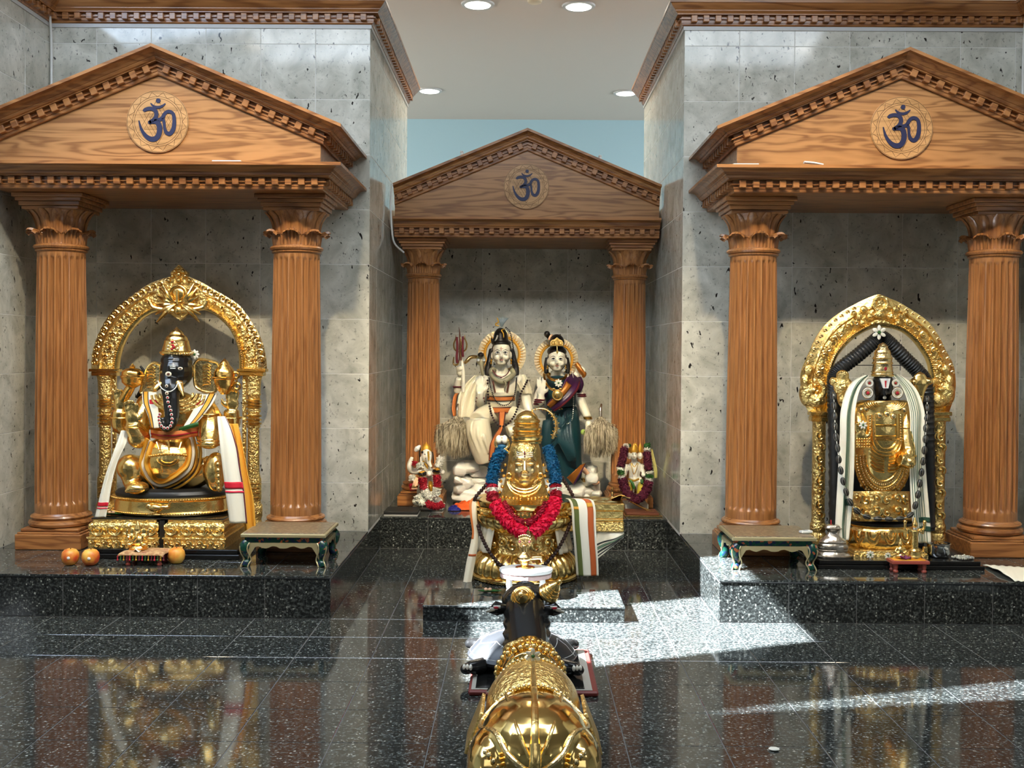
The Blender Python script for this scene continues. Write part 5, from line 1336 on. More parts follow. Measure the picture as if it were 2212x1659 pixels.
def enamel_table(lab, x0, y0, w_, d, h):
    z0 = ZP+0.0004; t = thing('enamelled_table', lab, 'table', (x0+w_/2, y0+d/2, z0), 'low enamelled tables')
    m = M(); m.cbox(x0, x0+w_, y0, y0+d, z0+h-0.020, z0+h-0.003, 0.003); m.build('top_rim', 'enamel_rim', t, smooth=False)
    m = M(); m.cbox(x0+0.012, x0+w_-0.012, y0+0.012, y0+d-0.012, z0+h-0.006, z0+h, 0.002); m.build('top_panel', 'enamel_top', t, smooth=False)
    m = M(); m.cbox(x0+0.016, x0+w_-0.016, y0+0.016, y0+d-0.016, z0+h-0.046, z0+h-0.020, 0.001); m.build('frieze', 'enamel_side', t, smooth=False)
    # scalloped aprons
    def apron(L):
        pts = [(0.03, 0)]; 
        for i in range(21):
            u = i/20; s_ = 0.030-0.016*math.sin(PI*min(1, u*6))*(1 if u < 0.16 else 1) if u < 0.16 else None
            e = min(u, 1-u); dep = 0.052*(1-min(1, e/0.13))**1.6+0.020+0.006*math.cos(e*26)
            pts.append((lerp(0.03, L-0.03, u), -dep))
        pts.append((L-0.03, 0)); return pts
    za_ = z0+h-0.046
    m = M(); m.prism([(x0+0.004+p[0]*(w_-0.008)/w_, y0+0.008, za_+p[1]) for p in apron(w_)], (0, 0.008, 0)); m.build('apron', 'enamel_rim', t, smooth=False)
    m = M(); m.prism([(x0+0.004+p[0]*(w_-0.008)/w_, y0+d-0.016, za_+p[1]) for p in apron(w_)], (0, 0.008, 0)); m.build('apron', 'enamel_rim', t, smooth=False)
    for xx in (x0+0.008, x0+w_-0.016):
        m = M(); m.prism([(xx, y0+p[0], za_+p[1]) for p in apron(d)], (0.008, 0, 0)); m.build('apron', 'enamel_rim', t, smooth=False)
    H = h-0.046
    for sx in (0, 1):
        for sy in (0, 1):
            cx_, cy_ = (x0+0.024 if sx == 0 else x0+w_-0.024), (y0+0.024 if sy == 0 else y0+d-0.024); o = -1 if sx == 0 else 1; oy = -1 if sy == 0 else 1
            q = [Vector((cx_+o*a, cy_+oy*a, z0+H*u)) for a, u in ((0.000, 1.0), (0.008, 0.85), (0.006, 0.62), (-0.004, 0.40), (-0.006, 0.26), (0.002, 0.12), (0.006, 0.0))]
            m = M(); m.tube(catmull(q, 3), interp([0.024, 0.026, 0.022, 0.016, 0.016, 0.022, 0.018], 19), 12); l_ = m.build('leg', 'enamel_side', t)
            m = M()
            for s2 in (-1, 1): m.tube(catmull([p+Vector((s2*0.017, -0.017 if sy == 0 else 0.017, 0)) for p in q], 3), 0.0035, 6)
            m.build('leg_edging', 'enamel_rim', l_)
    return t
TL = P(519, 1160, 5.03).x; TR_ = P(1581, 1160, 5.06).x
enamel_table('low enamelled table at the foot of the oak column, left altar', TL, 5.03, 0.40, 0.355, 0.157)
enamel_table('low enamelled table with a remote on it, right altar', TR_, 5.05, 0.395, 0.345, 0.157)
rm = thing('remote_control', 'small white remote control on the right enamelled table', 'remote', P(1738, 1155, 5.16)); c0 = P(1740, 1152, 5.17); zt_ = ZP+0.158
m = M(); m.cbox(-0.030, 0.030, -0.016, 0.016, 0, 0.012, 0.003); ro = link('case', m.mesh('case', 'white', False), rm, (c0.x, 5.165, zt_), (0, 0, 0.35))
m = M(); m.cbox(-0.010, 0.010, -0.008, 0.008, 0.012, 0.0135, 0.0005); link('button_pad', m.mesh('button_pad', 'white_trim', False), rm, (c0.x, 5.165, zt_), (0, 0, 0.35))

# offerings on the left platform
n = NT('fruit_skin'); v = n.coord(); nz = n.noise(v, 14, 3, 0.5); n.base(n.ramp(nz, [(0.36, srgb(205, 78, 40)), (0.52, srgb(226, 150, 60)), (0.66, srgb(235, 190, 90))])); n.set(Roughness=0.4)
def fruit(lab, px, py, R, sticker):
    c0 = PZ(px, py, ZP); t = thing('fruit', lab, 'fruit', (c0.x, c0.y+0.02, ZP), 'fruits on the left platform'); X, Y, z0 = c0.x, c0.y+0.02, ZP+0.0003
    m = M(); m.lathe((X, Y, z0), [(R*0.02, R*0.10), (R*0.3, 0.0), (R*0.62, R*0.10), (R*0.90, R*0.45), (R*1.0, R*0.95), (R*0.92, R*1.42), (R*0.66, R*1.74), (R*0.34, R*1.86), (R*0.12, R*1.82), (R*0.02, R*1.74)], 28); m.build('flesh', 'fruit_skin', t)
    m = M(); m.tube([(X, Y, z0+R*1.72), (X+R*0.06, Y, z0+R*1.92)], R*0.05, 6); m.build('stalk', 'brown', t)
    if sticker: m = M(); m.ell((X+R*0.18, Y-R*0.97, z0+R*0.95), (R*0.20, R*0.05, R*0.17)); m.build('sticker', 'white', t)
fruit('red and yellow fruit with a sticker, leftmost on the left platform', 148, 1222, 0.041, True)
fruit('yellow fruit with a sticker, second from the left column', 192, 1223, 0.041, True)
fruit('plain yellow fruit right of the tasselled little stool', 378, 1219, 0.041, False)
c0 = PZ(307, 1224, ZP); z0 = ZP+0.0004
n = NT('pink_cloth'); v = n.coord(); n.base(n.ramp(n.noise(v, 60, 3), [(0.4, srgb(165, 120, 82)), (0.6, srgb(200, 165, 120))])); n.set(Roughness=0.85)
sx, sy = c0.x, c0.y+0.065
ts = footstool('tiny stool with a bead tasselled cloth under the gold figurine, left altar', sx, sy, z0, 0.19, 0.12, 0.062, 'red_paint', 'red_paint', 0.012)
m = M(); m.grid(lambda u, v: Vector((sx+(u-0.5)*0.215+0.016*(v-0.5), sy+(v-0.5)*0.145, z0+0.064+0.004*math.sin(u*9)*math.sin(v*7)-0.014*max(0, abs(2*u-1)-0.85)*4-0.014*max(0, abs(2*v-1)-0.8)*4)), 24, 16); m.build('cloth', 'pink_cloth', ts, solid=0.003)
for k_, mat in enumerate(('red', 'green', 'gold_paint', 'dark_red')):
    m = M(); m.tube([(0, 0, 0), (0, -0.003, -0.018)], 0.0022, 6); m.ell((0, -0.003, -0.021), 0.0048, 8, 6); tm = m.mesh('tassel', mat)
    for i in range(k_, 16, 4): link('tassel', tm, ts, (sx-0.11+0.215*i/15, sy-0.076, z0+0.054))
f = S(5.2); gx = P(316, 1170, 5.2).x; gz = z0+0.069
fg = thing('gold_figurine', 'small seated gold elephant headed figurine on the tasselled stool', 'figurine', (gx, sy, gz))
m = M(); m.lathe((gx, sy, gz), [(20*f, 0), (21*f, 4*f), (17*f, 8*f)], 20, 1, 0.7); m.build('base', 'gold_deep', fg)
m = M(); m.ell((gx, sy, gz+18*f), (13*f, 10*f, 13*f)); m.ell((gx, sy, gz+36*f), (9*f, 8*f, 9*f)); m.tube([(gx, sy, gz+42*f), (gx, sy, gz+52*f), (gx, sy, gz+60*f)], [8*f, 5*f, 1*f], 10)
m.tube([(gx, sy-7*f, gz+36*f), (gx, sy-12*f, gz+26*f), (gx-4*f, sy-13*f, gz+18*f)], [4*f, 3*f, 2*f], 8)
for s_ in (-1, 1):
    m.ell((gx+s_*12*f, sy+2*f, gz+37*f), (6*f, 2*f, 7*f)); m.ell((gx+s_*16*f, sy-4*f, gz+11*f), (8*f, 9*f, 5*f))
    m.tube([(gx+s_*9*f, sy, gz+28*f), (gx+s_*19*f, sy-2*f, gz+22*f), (gx+s_*16*f, sy-9*f, gz+28*f)], [4*f, 3.4*f, 3*f], 7); m.tube([(gx+s_*9*f, sy, gz+28*f), (gx+s_*22*f, sy, gz+30*f), (gx+s_*22*f, sy, gz+42*f)], [4*f, 3.4*f, 3*f], 7)
m.build('body', 'gold', fg, remesh=0.0024, sm=1)
wf = thing('folded_paper', 'small white scrap on the tasselled cloth before the figurine', 'paper', (sx-0.05, sy-0.04, gz)); sheet(lambda u, v: Vector((P(297, 1200, sy-0.04).x-0.012+0.03*u-0.006*v, sy-0.058+0.03*v, gz+0.003+0.006*math.sin(u*6))), 'paper', 'white', wf, nu=8, nv=4, solid=0.001)
def leaf_offering(lab, px, py, z0, R, mat='green', yq=None):
    p = PZ(px, py, z0); t = thing('offering_leaf', lab, 'leaf', (p.x, p.y, z0))
    def lf(u, v):
        a = 2*u-1; w_ = 0.42*math.sin(PI*u)**0.7; return Vector((p.x+R*a, p.y+R*0.8*w_*(2*v-1), z0+0.003+0.010*abs(2*v-1)*math.sin(PI*u)+0.012*max(0, abs(a)-0.5)))
    sheet(lf, 'leaf_blade', mat, t, nu=20, nv=8, solid=0.0015)
    for s_ in (-1, 1):
        nn = thing('betel_nut', ('left' if s_ < 0 else 'right')+' nut on the green leaf '+('of the gilded plinth' if 'plinth' in lab else 'of the granite slab'), 'nut', (p.x+s_*R*0.19, p.y, z0), 'nuts on leaves'); m = M(); m.ell((p.x-R*0.15+s_*R*0.17, p.y, z0+0.006+R*0.15), (R*0.165, R*0.165, R*0.15), 12, 8); m.build('nut', 'peach_skin', nn)
leaf_offering('green leaf on the gilded plinth by the cream shawl', 244, 1113, 0.3822, 0.052, 'green')
leaf_offering('green leaf on the granite slab by the big gold pedestal', 1058, 1280, 0.0725, 0.057, 'green')
# scraps on the ledges of the pediments
def scrap(nm, lab, px, py, Y, z, L, w_, h, bend=0.0):
    p = P(px, py, Y); t = thing(nm, lab, 'scrap', (p.x, Y, z)); m = M(); m.tube(catmull([Vector((p.x-L/2, Y, z+h/2+bend)), Vector((p.x, Y, z+h/2+bend*0.7)), Vector((p.x+L/2, Y, z+h/2))], 4), [(h/2, w_/2)]*9, 10); m.build('strip', 'white', t)
ZL = ZS+0.1195
scrap('candle_stub', 'white strip lying on the ledge of the left pediment', 490, 345, 5.215, ZL, 0.135, 0.03, 0.012)
scrap('paper_plate', 'white paper plate edge on the ledge of the right pediment, leftmost scrap', 1610, 352, 5.215, ZL, 0.12, 0.05, 0.010)
scrap('candle_stub', 'curved white strip on the ledge of the right pediment', 1757, 352, 5.215, ZL, 0.09, 0.03, 0.012, 0.012)
scrap('candle_stub', 'small flat white scrap on the ledge below the right om disc', 1852, 355, 5.215, ZL, 0.06, 0.03, 0.007)
# ================================================================ centre altar
# ---------------------------------------------------------------- gold pedestal with spout
YP = 5.79; zp = Z(840, 920, 3.568, YP); pc = P(1133, 1200, YP).x
pd = thing('gold_pedestal', 'large round gold pedestal with a boxy spout to the right, before the centre platform', 'pedestal', (pc, YP, 0))
lob = lambda nq, amp: (lambda a, z: 1+amp*abs(math.sin(a*nq/2)))
m = M(); m.lathe((pc, YP, 0.0004), [(0.274, 0), (0.284, 0.006), (0.286, 0.020), (0.280, 0.028), (0.270, 0.034)], 72); m.build('foot_ring', 'gold_smooth', pd)
m = M(); m.lathe((pc, YP, 0), [(0.262, 0.034), (0.270, 0.050), (0.268, 0.075), (0.255, 0.105), (0.232, 0.130), (0.208, 0.148)], 240, 1, 1, lob(30, 0.065)); m.build('lower_lotus', 'gold', pd)
m = M(); m.lathe((pc, YP, 0), [(0.212, 0.146), (0.214, 0.152), (0.206, 0.160), (0.202, 0.166), (0.202, 0.248), (0.206, 0.252), (0.212, 0.256), (0.208, 0.262)], 72); wst = m.build('waist', 'gold_relief', pd)
for k_ in range(22):
    a = 2*PI*k_/22; link('waist_scroll', curl_mesh(0.062, 'gold'), wst, (pc+0.203*math.sin(a), YP-0.203*math.cos(a), 0.206), (0, (k_ % 2)*PI, a))
m = M(); m.lathe((pc, YP, 0), [(0.204, 0.262), (0.226, 0.280), (0.246, 0.302), (0.256, 0.324), (0.254, 0.338)], 240, 1, 1, lob(30, 0.065)); m.build('upper_lotus', 'gold', pd)
m = M(); m.lathe((pc, YP, 0), [(0.262, 0.336), (0.268, 0.340), (0.268, 0.348), (0.260, 0.352), (0.258, 0.358), (0.258, 0.382), (0.262, 0.386), (0.270, 0.390), (0.272, 0.402), (0.272, 0.416), (0.266, 0.421), (0.05, 0.421)], 72); m.build('rim', 'gold_smooth', pd)
m = M(); q = [Vector((pc+0.2625*math.cos(2*PI*i/96), YP+0.2625*math.sin(2*PI*i/96), 0.370)) for i in range(97)]; beadmesh(m, q, 0.008, 0.022); m.build('rim_studs', 'gold_relief_fine', pd)
xs0, xs1 = pc+0.19, P(1348, 1100, 5.68).x
m = M(); m.cbox(xs0, xs1, 5.665, 5.915, 0.262, 0.318, 0.006); m.build('spout_body', 'gold_relief_fine', pd, smooth=False)
m = M(); m.cbox(xs0, xs1-0.002, 5.662, 5.918, 0.318, 0.330, 0.004); m.cbox(xs0, xs1-0.004, 5.668, 5.912, 0.330, 0.372, 0.003); m.cbox(xs0, xs1+0.002, 5.658, 5.922, 0.372, 0.412, 0.005); m.build('spout_rim', 'gold', pd, smooth=False)
PT = 0.4215
# ---------------------------------------------------------------- golden face mask
YM = 5.74; zm = Z(840, 920, 3.568, YM)
mk = thing('golden_face_mask', 'golden bust with a serene face and tall banded crown on the round pedestal', 'bust', (P(1134, 1078, YM).x, YM, PT))
m = M(); bot = PT
zm.lathe(m, 1046, [(572, 196), (540, 186), (470, 168), (400, 150), (330, 138), (250, 128), (180, 122), (120, 100)], 0.02, 40, 0.62)
zm.ell(m, 1050, 215, 124, 140, 0.105, 0.02)
m.build('bust_shell', 'gold_relief', mk, remesh=0.005, sm=2)
m = M(); zm.ell(m, 1045, 345, 100, 128, 0.085, -0.035); zm.ell(m, 1045, 260, 98, 75, 0.075, -0.03); zm.ell(m, 1045, 425, 56, 44, 0.05, -0.06)
zm.tube(m, [(1047, 270, -0.110), (1047, 320, -0.124), (1047, 350, -0.134)], [13, 15, 20]); zm.ell(m, 1028, 356, 11, 9, 0.012, -0.120); zm.ell(m, 1066, 356, 11, 9, 0.012, -0.120)
for s_ in (-1, 1): zm.ell(m, 1047+s_*48, 293, 30, 15, 0.014, -0.103); zm.ell(m, 1047+s_*52, 350, 32, 30, 0.02, -0.088); zm.ell(m, 1047+s_*104, 330, 14, 42, 0.022, -0.02)
zm.ell(m, 1047, 391, 30, 8, 0.012, -0.117); zm.ell(m, 1047, 404, 24, 8, 0.012, -0.115)
zm.tube(m, [(1045, 440, -0.03), (1045, 520, -0.02)], [62, 80])
fc = m.build('face', 'gold_satin', mk, remesh=0.003, sm=2)
m = M()
for s_ in (-1, 1):
    zm.tube(m, [(1047+s_*18, 268, -0.112), (1047+s_*48, 252, -0.110), (1047+s_*82, 272, -0.092)], [5, 6, 4]); zm.tube(m, [(1047+s_*22, 296, -0.118), (1047+s_*48, 303, -0.118), (1047+s_*78, 296, -0.102)], [3, 4, 3])
m.build('brow_lines', 'gold_deep', fc)
m = M()
for k_ in range(3): zm.tube(m, [(985+i*12.4, 202+k_*15+8*math.cos((i-5)*0.3), -0.108-0.012*math.cos((i-5)*0.28)) for i in range(11)], 3.2, 6, 0)
m.build('forehead_lines', 'petal_white', fc)
m = M(); zm.ell(m, 1047, 210, 6, 18, 0.006, -0.126); zm.ell(m, 1047, 238, 7, 7, 0.006, -0.126); m.build('red_mark', 'dark_red', fc)
m = M(); [zm.tube(m, [(1045+a*math.cos(PI-PI*i/16), y+b_*math.sin(PI*i/16), -0.055-0.045*math.sin(PI*i/16)) for i in range(17)], 11, 8, 0) for a, b_, y in ((105, 62, 430), (118, 84, 430), (130, 108, 430))]; m.build('collar', 'gold', mk)
for s_ in (-1, 1):
    m = M()
    for k_ in range(7): zm.ell(m, 1045+s_*(150+k_*5+(k_ % 2)*18), 300+k_*42, 13, 13, 0.012, -0.045)
    for k_ in range(6): zm.ell(m, 1045+s_*(170-k_*28), 545+k_*4, 13, 13, 0.012, -0.085-0.008*k_)
    m.build('bust_knob_row', 'gold_deep', mk)
m = M()
for s_ in (-1, 1): m.torus(zm.p(1047+s_*120, 385, -0.03), zm.r(20), zm.r(7), 20, 6); zm.ell(m, 1047+s_*120, 412, 12, 14, 0.01, -0.03)
m.build('earrings', 'gold', mk)
m = M(); c0 = P(1138, 953, YM)
zk = Z(0, 0, 1.0, YM+0.01); zk.lathe(m, 1138, [(957, 31), (950, 31), (946, 34), (941, 34), (938, 29), (931, 28), (928, 31.5), (924, 31.5), (920, 26.5), (914, 26), (911, 29), (907, 28.5), (904, 24), (900, 23), (897, 21), (893, 17), (889, 11), (886.5, 4)], 0, 36, 0.85); cw_ = m.build('crown', 'gold', mk)
m = M(); [m.torus(zk.p(1138, y), zk.r(r_), zk.r(2.0), 36, 6, 'z', 1, 0.85) for y, r_ in ((951, 31.5), (934, 29.5), (917, 27))]; m.build('crown_rings', 'gold_deep', cw_)
zz = Z(920, 660, 4.88, YM+0.02)
m = M(); q = zz.tube(m, [(1085, 1165), (1100, 1125), (1140, 1097), (1205, 1085), (1275, 1100), (1330, 1145), (1368, 1210), (1378, 1290), (1352, 1360), (1335, 1405)], [5, 10, 16, 22, 27, 32, 37, 40, 40, 34], 12, 5, flat=0.45)
pl_ = m.build('curved_plume', 'gold_pale', mk)
m = M(); nq = len(q)
for i in range(8, nq-3, 3):
    r_ = zz.r(lerp(10, 40, i/nq)); t_ = (q[i+1]-q[i-1]).normalized(); nn = Vector((-t_.z, 0, t_.x)); m.tube([q[i]-nn*r_+Vector((0, -0.008, 0)), q[i]+Vector((0, -0.5*r_-0.003, 0)), q[i]+nn*r_+Vector((0, -0.008, 0))], 0.0022, 5)
m.build('plume_ribs', 'gold_deep', pl_)
m = M(); m.torus(zm.p(873, 135, 0.03), zm.r(50), zm.r(13), 30, 8); rg = m.build('side_ring', 'gold_pale', mk)
m = M(); zm.ell(m, 848, 105, 24, 34, 0.02, 0.03); zm.ell(m, 893, 105, 24, 34, 0.02, 0.03); m.build('ring_shells', 'marble', rg)
m = M(); zm.ell(m, 870, 158, 34, 18, 0.015, 0.03); m.build('ring_tuft', 'petal_blue', rg)
m = M(); zm.tube(m, [(905, 190, 0.03), (950, 250, 0.03), (985, 290, 0.03)], [14, 14, 14]); m.build('ring_stem', 'gold', rg)
# ---------------------------------------------------------------- garlands
def onped(x, d=0.02, R=0.275):
    X = zp.p(x, 600).x-pc; return -math.sqrt(max(0.0004, R*R-min(abs(X), R*0.999)**2))-d
gl = thing('blue_and_pink_flower_garland', 'thick flower garland, blue above and hot pink below, hung on the golden bust', 'garland', zp.p(1075, 850, -0.3))
for s_, sec in ((0, [('blue_section', 'petal_blue', [(876, 185, -0.09), (830, 270, -0.12), (805, 360, -0.17), (797, 455, -0.215)], 46), ('crimson_section', 'petal_crimson', [(797, 458, -0.215), (796, 478, -0.22)], 44), ('white_section', 'petal_white', [(796, 480, -0.225), (796, 510, -0.23)], 45), ('crimson_section', 'petal_crimson', [(797, 512, -0.235), (805, 575, -0.255)], 46), ('pink_section', 'pink_red', [(815, 590, -0.285), (855, 665, -0.30), (920, 745, -0.31), (985, 800, -0.315), (1045, 832, -0.315)], 50)]),
                (1, [('blue_section', 'petal_blue', [(1222, 160, -0.09), (1258, 260, -0.12), (1280, 360, -0.17), (1284, 455, -0.215)], 46), ('crimson_section', 'petal_crimson', [(1285, 458, -0.215), (1286, 478, -0.22)], 44), ('white_section', 'petal_white', [(1287, 480, -0.225), (1288, 510, -0.23)], 45), ('crimson_section', 'petal_crimson', [(1288, 512, -0.235), (1286, 550, -0.255)], 44), ('pink_section', 'pink_red', [(1288, 555, -0.28), (1265, 650, -0.30), (1210, 735, -0.31), (1150, 795, -0.315), (1108, 825, -0.315)], 50)])):
    for nm, mat, pts, r_ in sec: petals(nm, catmull([zp.p(*q) for q in pts], 6), zp.r(r_), mat, gl, 105, 11, 0.4, seed=len(nm)+s_)
for s_, pts in ((0, [(878, 590, -0.27), (915, 650, -0.285), (960, 715, -0.285), (1040, 750, -0.285)]), (1, [(1222, 590, -0.27), (1180, 660, -0.285), (1130, 720, -0.285), (1060, 752, -0.285)])):
    petals('crimson_strand', catmull([zp.p(*q) for q in pts], 5), zp.r(30), 'petal_crimson', gl, 120, 10, 0.35, seed=11+s_)
m = M(); rnd = random.Random(4)
for k_ in range(40):
    a = rnd.uniform(-0.5, 0.5); p0 = zp.p(1076, 780, -0.32); p1 = zp.p(1076+a*60, 840+rnd.uniform(0, 35), -0.325+rnd.uniform(-0.01, 0.01)); m.tube([p0, p1], [0.002, 0.0022], 5)
o_ = m.build('bronze_tassel', 'brass', gl); o_['kind'] = 'stuff'
bgd = thing('brown_seed_bead_garland', 'long string of rough brown seed beads looped over the gold pedestal', 'garland', zp.p(950, 1090, -0.3))
pts = [(760, 440), (720, 490), (672, 545), (655, 610), (660, 680), (690, 780), (722, 870), (765, 955), (810, 1020), (855, 1068), (905, 1090), (960, 1095), (1010, 1095), (1080, 1098), (1150, 1096), (1200, 1068), (1262, 1005), (1315, 930), (1360, 845), (1395, 760), (1415, 680), (1428, 610), (1420, 545), (1385, 480), (1355, 430), (1338, 400)]
q = []
for x, y in pts:
    d = onped(x, 0.022, 0.272 if y < 700 else 0.262)
    if y < 500: d = d*0.5
    q.append(zp.p(x, y, min(d, -0.02)))
beads(bgd, catmull(q, 6), zp.r(15.5), 'bead_dark', step=zp.r(27), name='seed_bead')
# ---------------------------------------------------------------- cloths on the pedestal
w1 = thing('white_waist_cloth', 'white cloth wrapped behind the waist of the gold pedestal', 'cloth', (pc, YP, 0.13))
for a0, a1 in ((-0.80, -0.05), (PI+0.05, PI+0.80)):
    sheet(lambda u, v: Vector((pc+(0.224+0.032*v+0.005*math.sin(u*20))*math.cos(lerp(a0, a1, u)), YP+(0.224+0.032*v+0.005*math.sin(u*20))*math.sin(lerp(a0, a1, u)), lerp(0.275, 0.152, v))), 'cloth_fold', 'cream_cloth', w1, nu=30, nv=8)
w2 = thing('striped_cloth_end', 'white cloth end with olive and rust stripes hanging on the right of the gold pedestal', 'cloth', zp.p(1530, 1150, -0.2))
fn = drape([zp.p(x, y, d) for x, y, d in ((1440, 560, -0.14), (1480, 575, -0.17), (1500, 640, -0.19), (1505, 760, -0.20), (1515, 900, -0.205), (1525, 1030, -0.205), (1532, 1155, -0.20))], [zp.r(v) for v in (150, 180, 180, 175, 170, 170, 165)], 0.006, 2)
sheet(fn, 'cloth', 'cloth_white', w2, nv=40)
for a, b_, mat, nm in ((0.10, 0.30, 'cloth_olive', 'olive_stripe'), (0.66, 0.90, 'cloth_rust', 'rust_stripe'), (0.93, 1.0, 'cloth_white', 'selvedge')): sheet(fn, nm, mat, w2, (a, b_), nv=40, nu=4, off=0.004)
sheet(fn, 'gold_bar', 'cloth_yellow', w2, (0.66, 0.90), (0.22, 0.30), nu=3, nv=3, off=0.006); sheet(fn, 'yellow_bar', 'cloth_yellow', w2, (0.10, 0.30), (0.30, 0.34), nu=3, nv=3, off=0.006)
w3 = thing('cream_cloth_end', 'cream cloth end with an orange edge hanging on the left of the gold pedestal', 'cloth', zp.p(610, 1220, -0.16))
fn = drape([zp.p(x, y, d) for x, y, d in ((690, 545, -0.06), (652, 590, -0.08), (652, 700, -0.10), (665, 820, -0.10), (655, 930, -0.12), (630, 1060, -0.14), (602, 1222, -0.16))], [zp.r(v) for v in (60, 60, 50, 45, 60, 66, 62)], 0.005, 2)
sheet(fn, 'cloth', 'cream_cloth', w3, nv=40); sheet(fn, 'orange_edge', 'cloth_orange', w3, (0.0, 0.30), (0.0, 0.58), nu=3, nv=24, off=0.003); sheet(fn, 'brown_bar', 'cloth_rust', w3, (0.05, 0.95), (0.745, 0.765), nu=4, nv=2, off=0.003)
w4 = thing('dark_striped_cloth', 'white cloth with black and blue stripes slung below the pedestal spout', 'cloth', zp.p(1650, 1030, 0))
ca, cb, cc_, cd_ = zp.p(1600, 820, -0.11), zp.p(1812, 820, -0.11), zp.p(1590, 1040, -0.14), zp.p(1810, 860, -0.12)
def tri(u, v): return (ca.lerp(cb, u)).lerp(cc_.lerp(cd_, u), v)+Vector((0, 0.015*math.sin(PI*v)*math.sin(u*7), 0))
sheet(tri, 'cloth', 'cloth_white', w4, nu=16, nv=12)
for a, b_, mat in ((0.42, 0.48, 'cloth_black'), (0.55, 0.66, 'cloth_green'), (0.72, 0.80, 'cloth_black'), (0.87, 0.92, 'cloth_black')): sheet(tri, 'dark_stripe', mat, w4, v=(a, b_), nu=16, nv=3, off=0.004)
# ---------------------------------------------------------------- little round stool, cobra lamp
YV = 4.995; zv = Z(1000, 1130, 7.628, YV); sxv = P(1136, 1240, YV).x; zsl = SLAB[4]+0.0004
rs = thing('round_offering_stool', 'small round white topped stool on the granite slab before the gold pedestal', 'stool', (sxv, YV, zsl)); hs = 0.112
lathe_thing(rs, 'top', 'white', (sxv, YV, zsl+hs), [(0.10, 0), (0.120, 0.004), (0.124, 0.012), (0.122, 0.020), (0.10, 0.023), (0.01, 0.023)], 48, 1, 0.8)
m = M(); m.lathe((sxv, YV, zsl+hs-0.022), [(0.108, 0), (0.116, 0.003), (0.118, 0.018), (0.110, 0.022)], 96, 1, 0.8, lambda a, z: 1+0.02*math.sin(a*24)); m.build('beaded_apron', 'marble_red' if 'marble_red' in MATS else plain('marble_red', srgb(200, 170, 165), 0.5), rs)
m = M(); m.lathe((0, 0, 0), [(0.012, 0), (0.014, 0.010), (0.010, 0.018), (0.016, 0.034), (0.011, 0.050), (0.015, 0.068), (0.012, hs-0.02)], 16); lg = m.mesh('leg', 'white')
for k_ in range(4): a = PI/4+k_*PI/2; link('leg', lg, rs, (sxv+0.108*math.cos(a), YV+0.080*math.sin(a), zsl))
zto = zsl+hs+0.0235; vx = P(1133, 1230, YV).x; f = S(YV)/7.628
lp = thing('cobra_oil_lamp', 'small brass cobra hooded lamp with a side spout on the round stool', 'lamp', (vx, YV, zto))
lathe_thing(lp, 'foot_plate', 'brass', (vx+10*f, YV, zto), [(150*f, 0), (165*f, 6*f), (150*f, 18*f), (60*f, 24*f)], 32, 1, 0.8)
m = M(); m.lathe((vx, YV, zto+24*f), [(60*f, 0), (75*f, 60*f), (120*f, 120*f), (118*f, 160*f), (80*f, 200*f), (46*f, 230*f), (44*f, 330*f), (40*f, 350*f)], 28); m.tube([(vx+90*f, YV, zto+150*f), (vx+220*f, YV, zto+165*f), (vx+280*f, YV, zto+160*f)], [40*f, 34*f, 30*f], 10); m.tube([(vx+270*f, YV, zto+170*f), (vx+285*f, YV, zto+90*f)], [26*f, 18*f], 10); lv = m.build('vessel', 'brass', lp, remesh=0.0025, sm=1)
hp = [(-95, 445), (-120, 400), (-100, 340), (-45, 300), (0, 290), (50, 300), (110, 345), (125, 400), (95, 445), (60, 490), (0, 510), (-60, 490)]
m = M(); m.prism([(vx+x*f, YV+0.003, zto+(y+24)*f) for x, y in hp], (0, 0.010, 0)); hd = m.build('hood', 'brass', lp, smooth=False)
m = M(); [m.ell((vx+(-90+30*i)*f, YV+0.004, zto+(490+26*math.sin(PI*i/6))*f), (22*f, 16*f, 36*f)) for i in range(7)]; m.build('cobra_heads', 'brass', hd)
m = M(); [m.ell((vx+s_*80*f, YV-0.001, zto+425*f), (17*f, 6*f, 17*f)) for s_ in (-1, 1)]; m.build('hood_rubies', 'dark_red', hd)

# ---------------------------------------------------------------- marble couple on rocks
YC = 7.22
def boulder(parent, c, r, seed, mat='marble'):
    rnd = random.Random(seed); bm = bmesh.new()
    for i in range(26):
        v = Vector((rnd.gauss(0, 1), rnd.gauss(0, 1), rnd.gauss(0, 1))).normalized()
        v = Vector([math.copysign(abs(k_)**0.7, k_) for k_ in v]); bm.verts.new((c[0]+v.x*r[0], c[1]+v.y*r[1], c[2]+v.z*r[2]))
    bmesh.ops.convex_hull(bm, input=bm.verts[:]); loose = [v for v in bm.verts if not v.link_faces]; bmesh.ops.delete(bm, geom=loose, context='VERTS')
    bmesh.ops.bevel(bm, geom=bm.edges[:], offset=0.004, segments=1, affect='EDGES', clamp_overlap=True)
    me = bpy.data.meshes.new('boulder'); bm.to_mesh(me); bm.free(); me.materials.append(MATS[mat]); me.shade_smooth(); return link('boulder', me, parent)
zc = Z(840, 920, 3.568, YC)
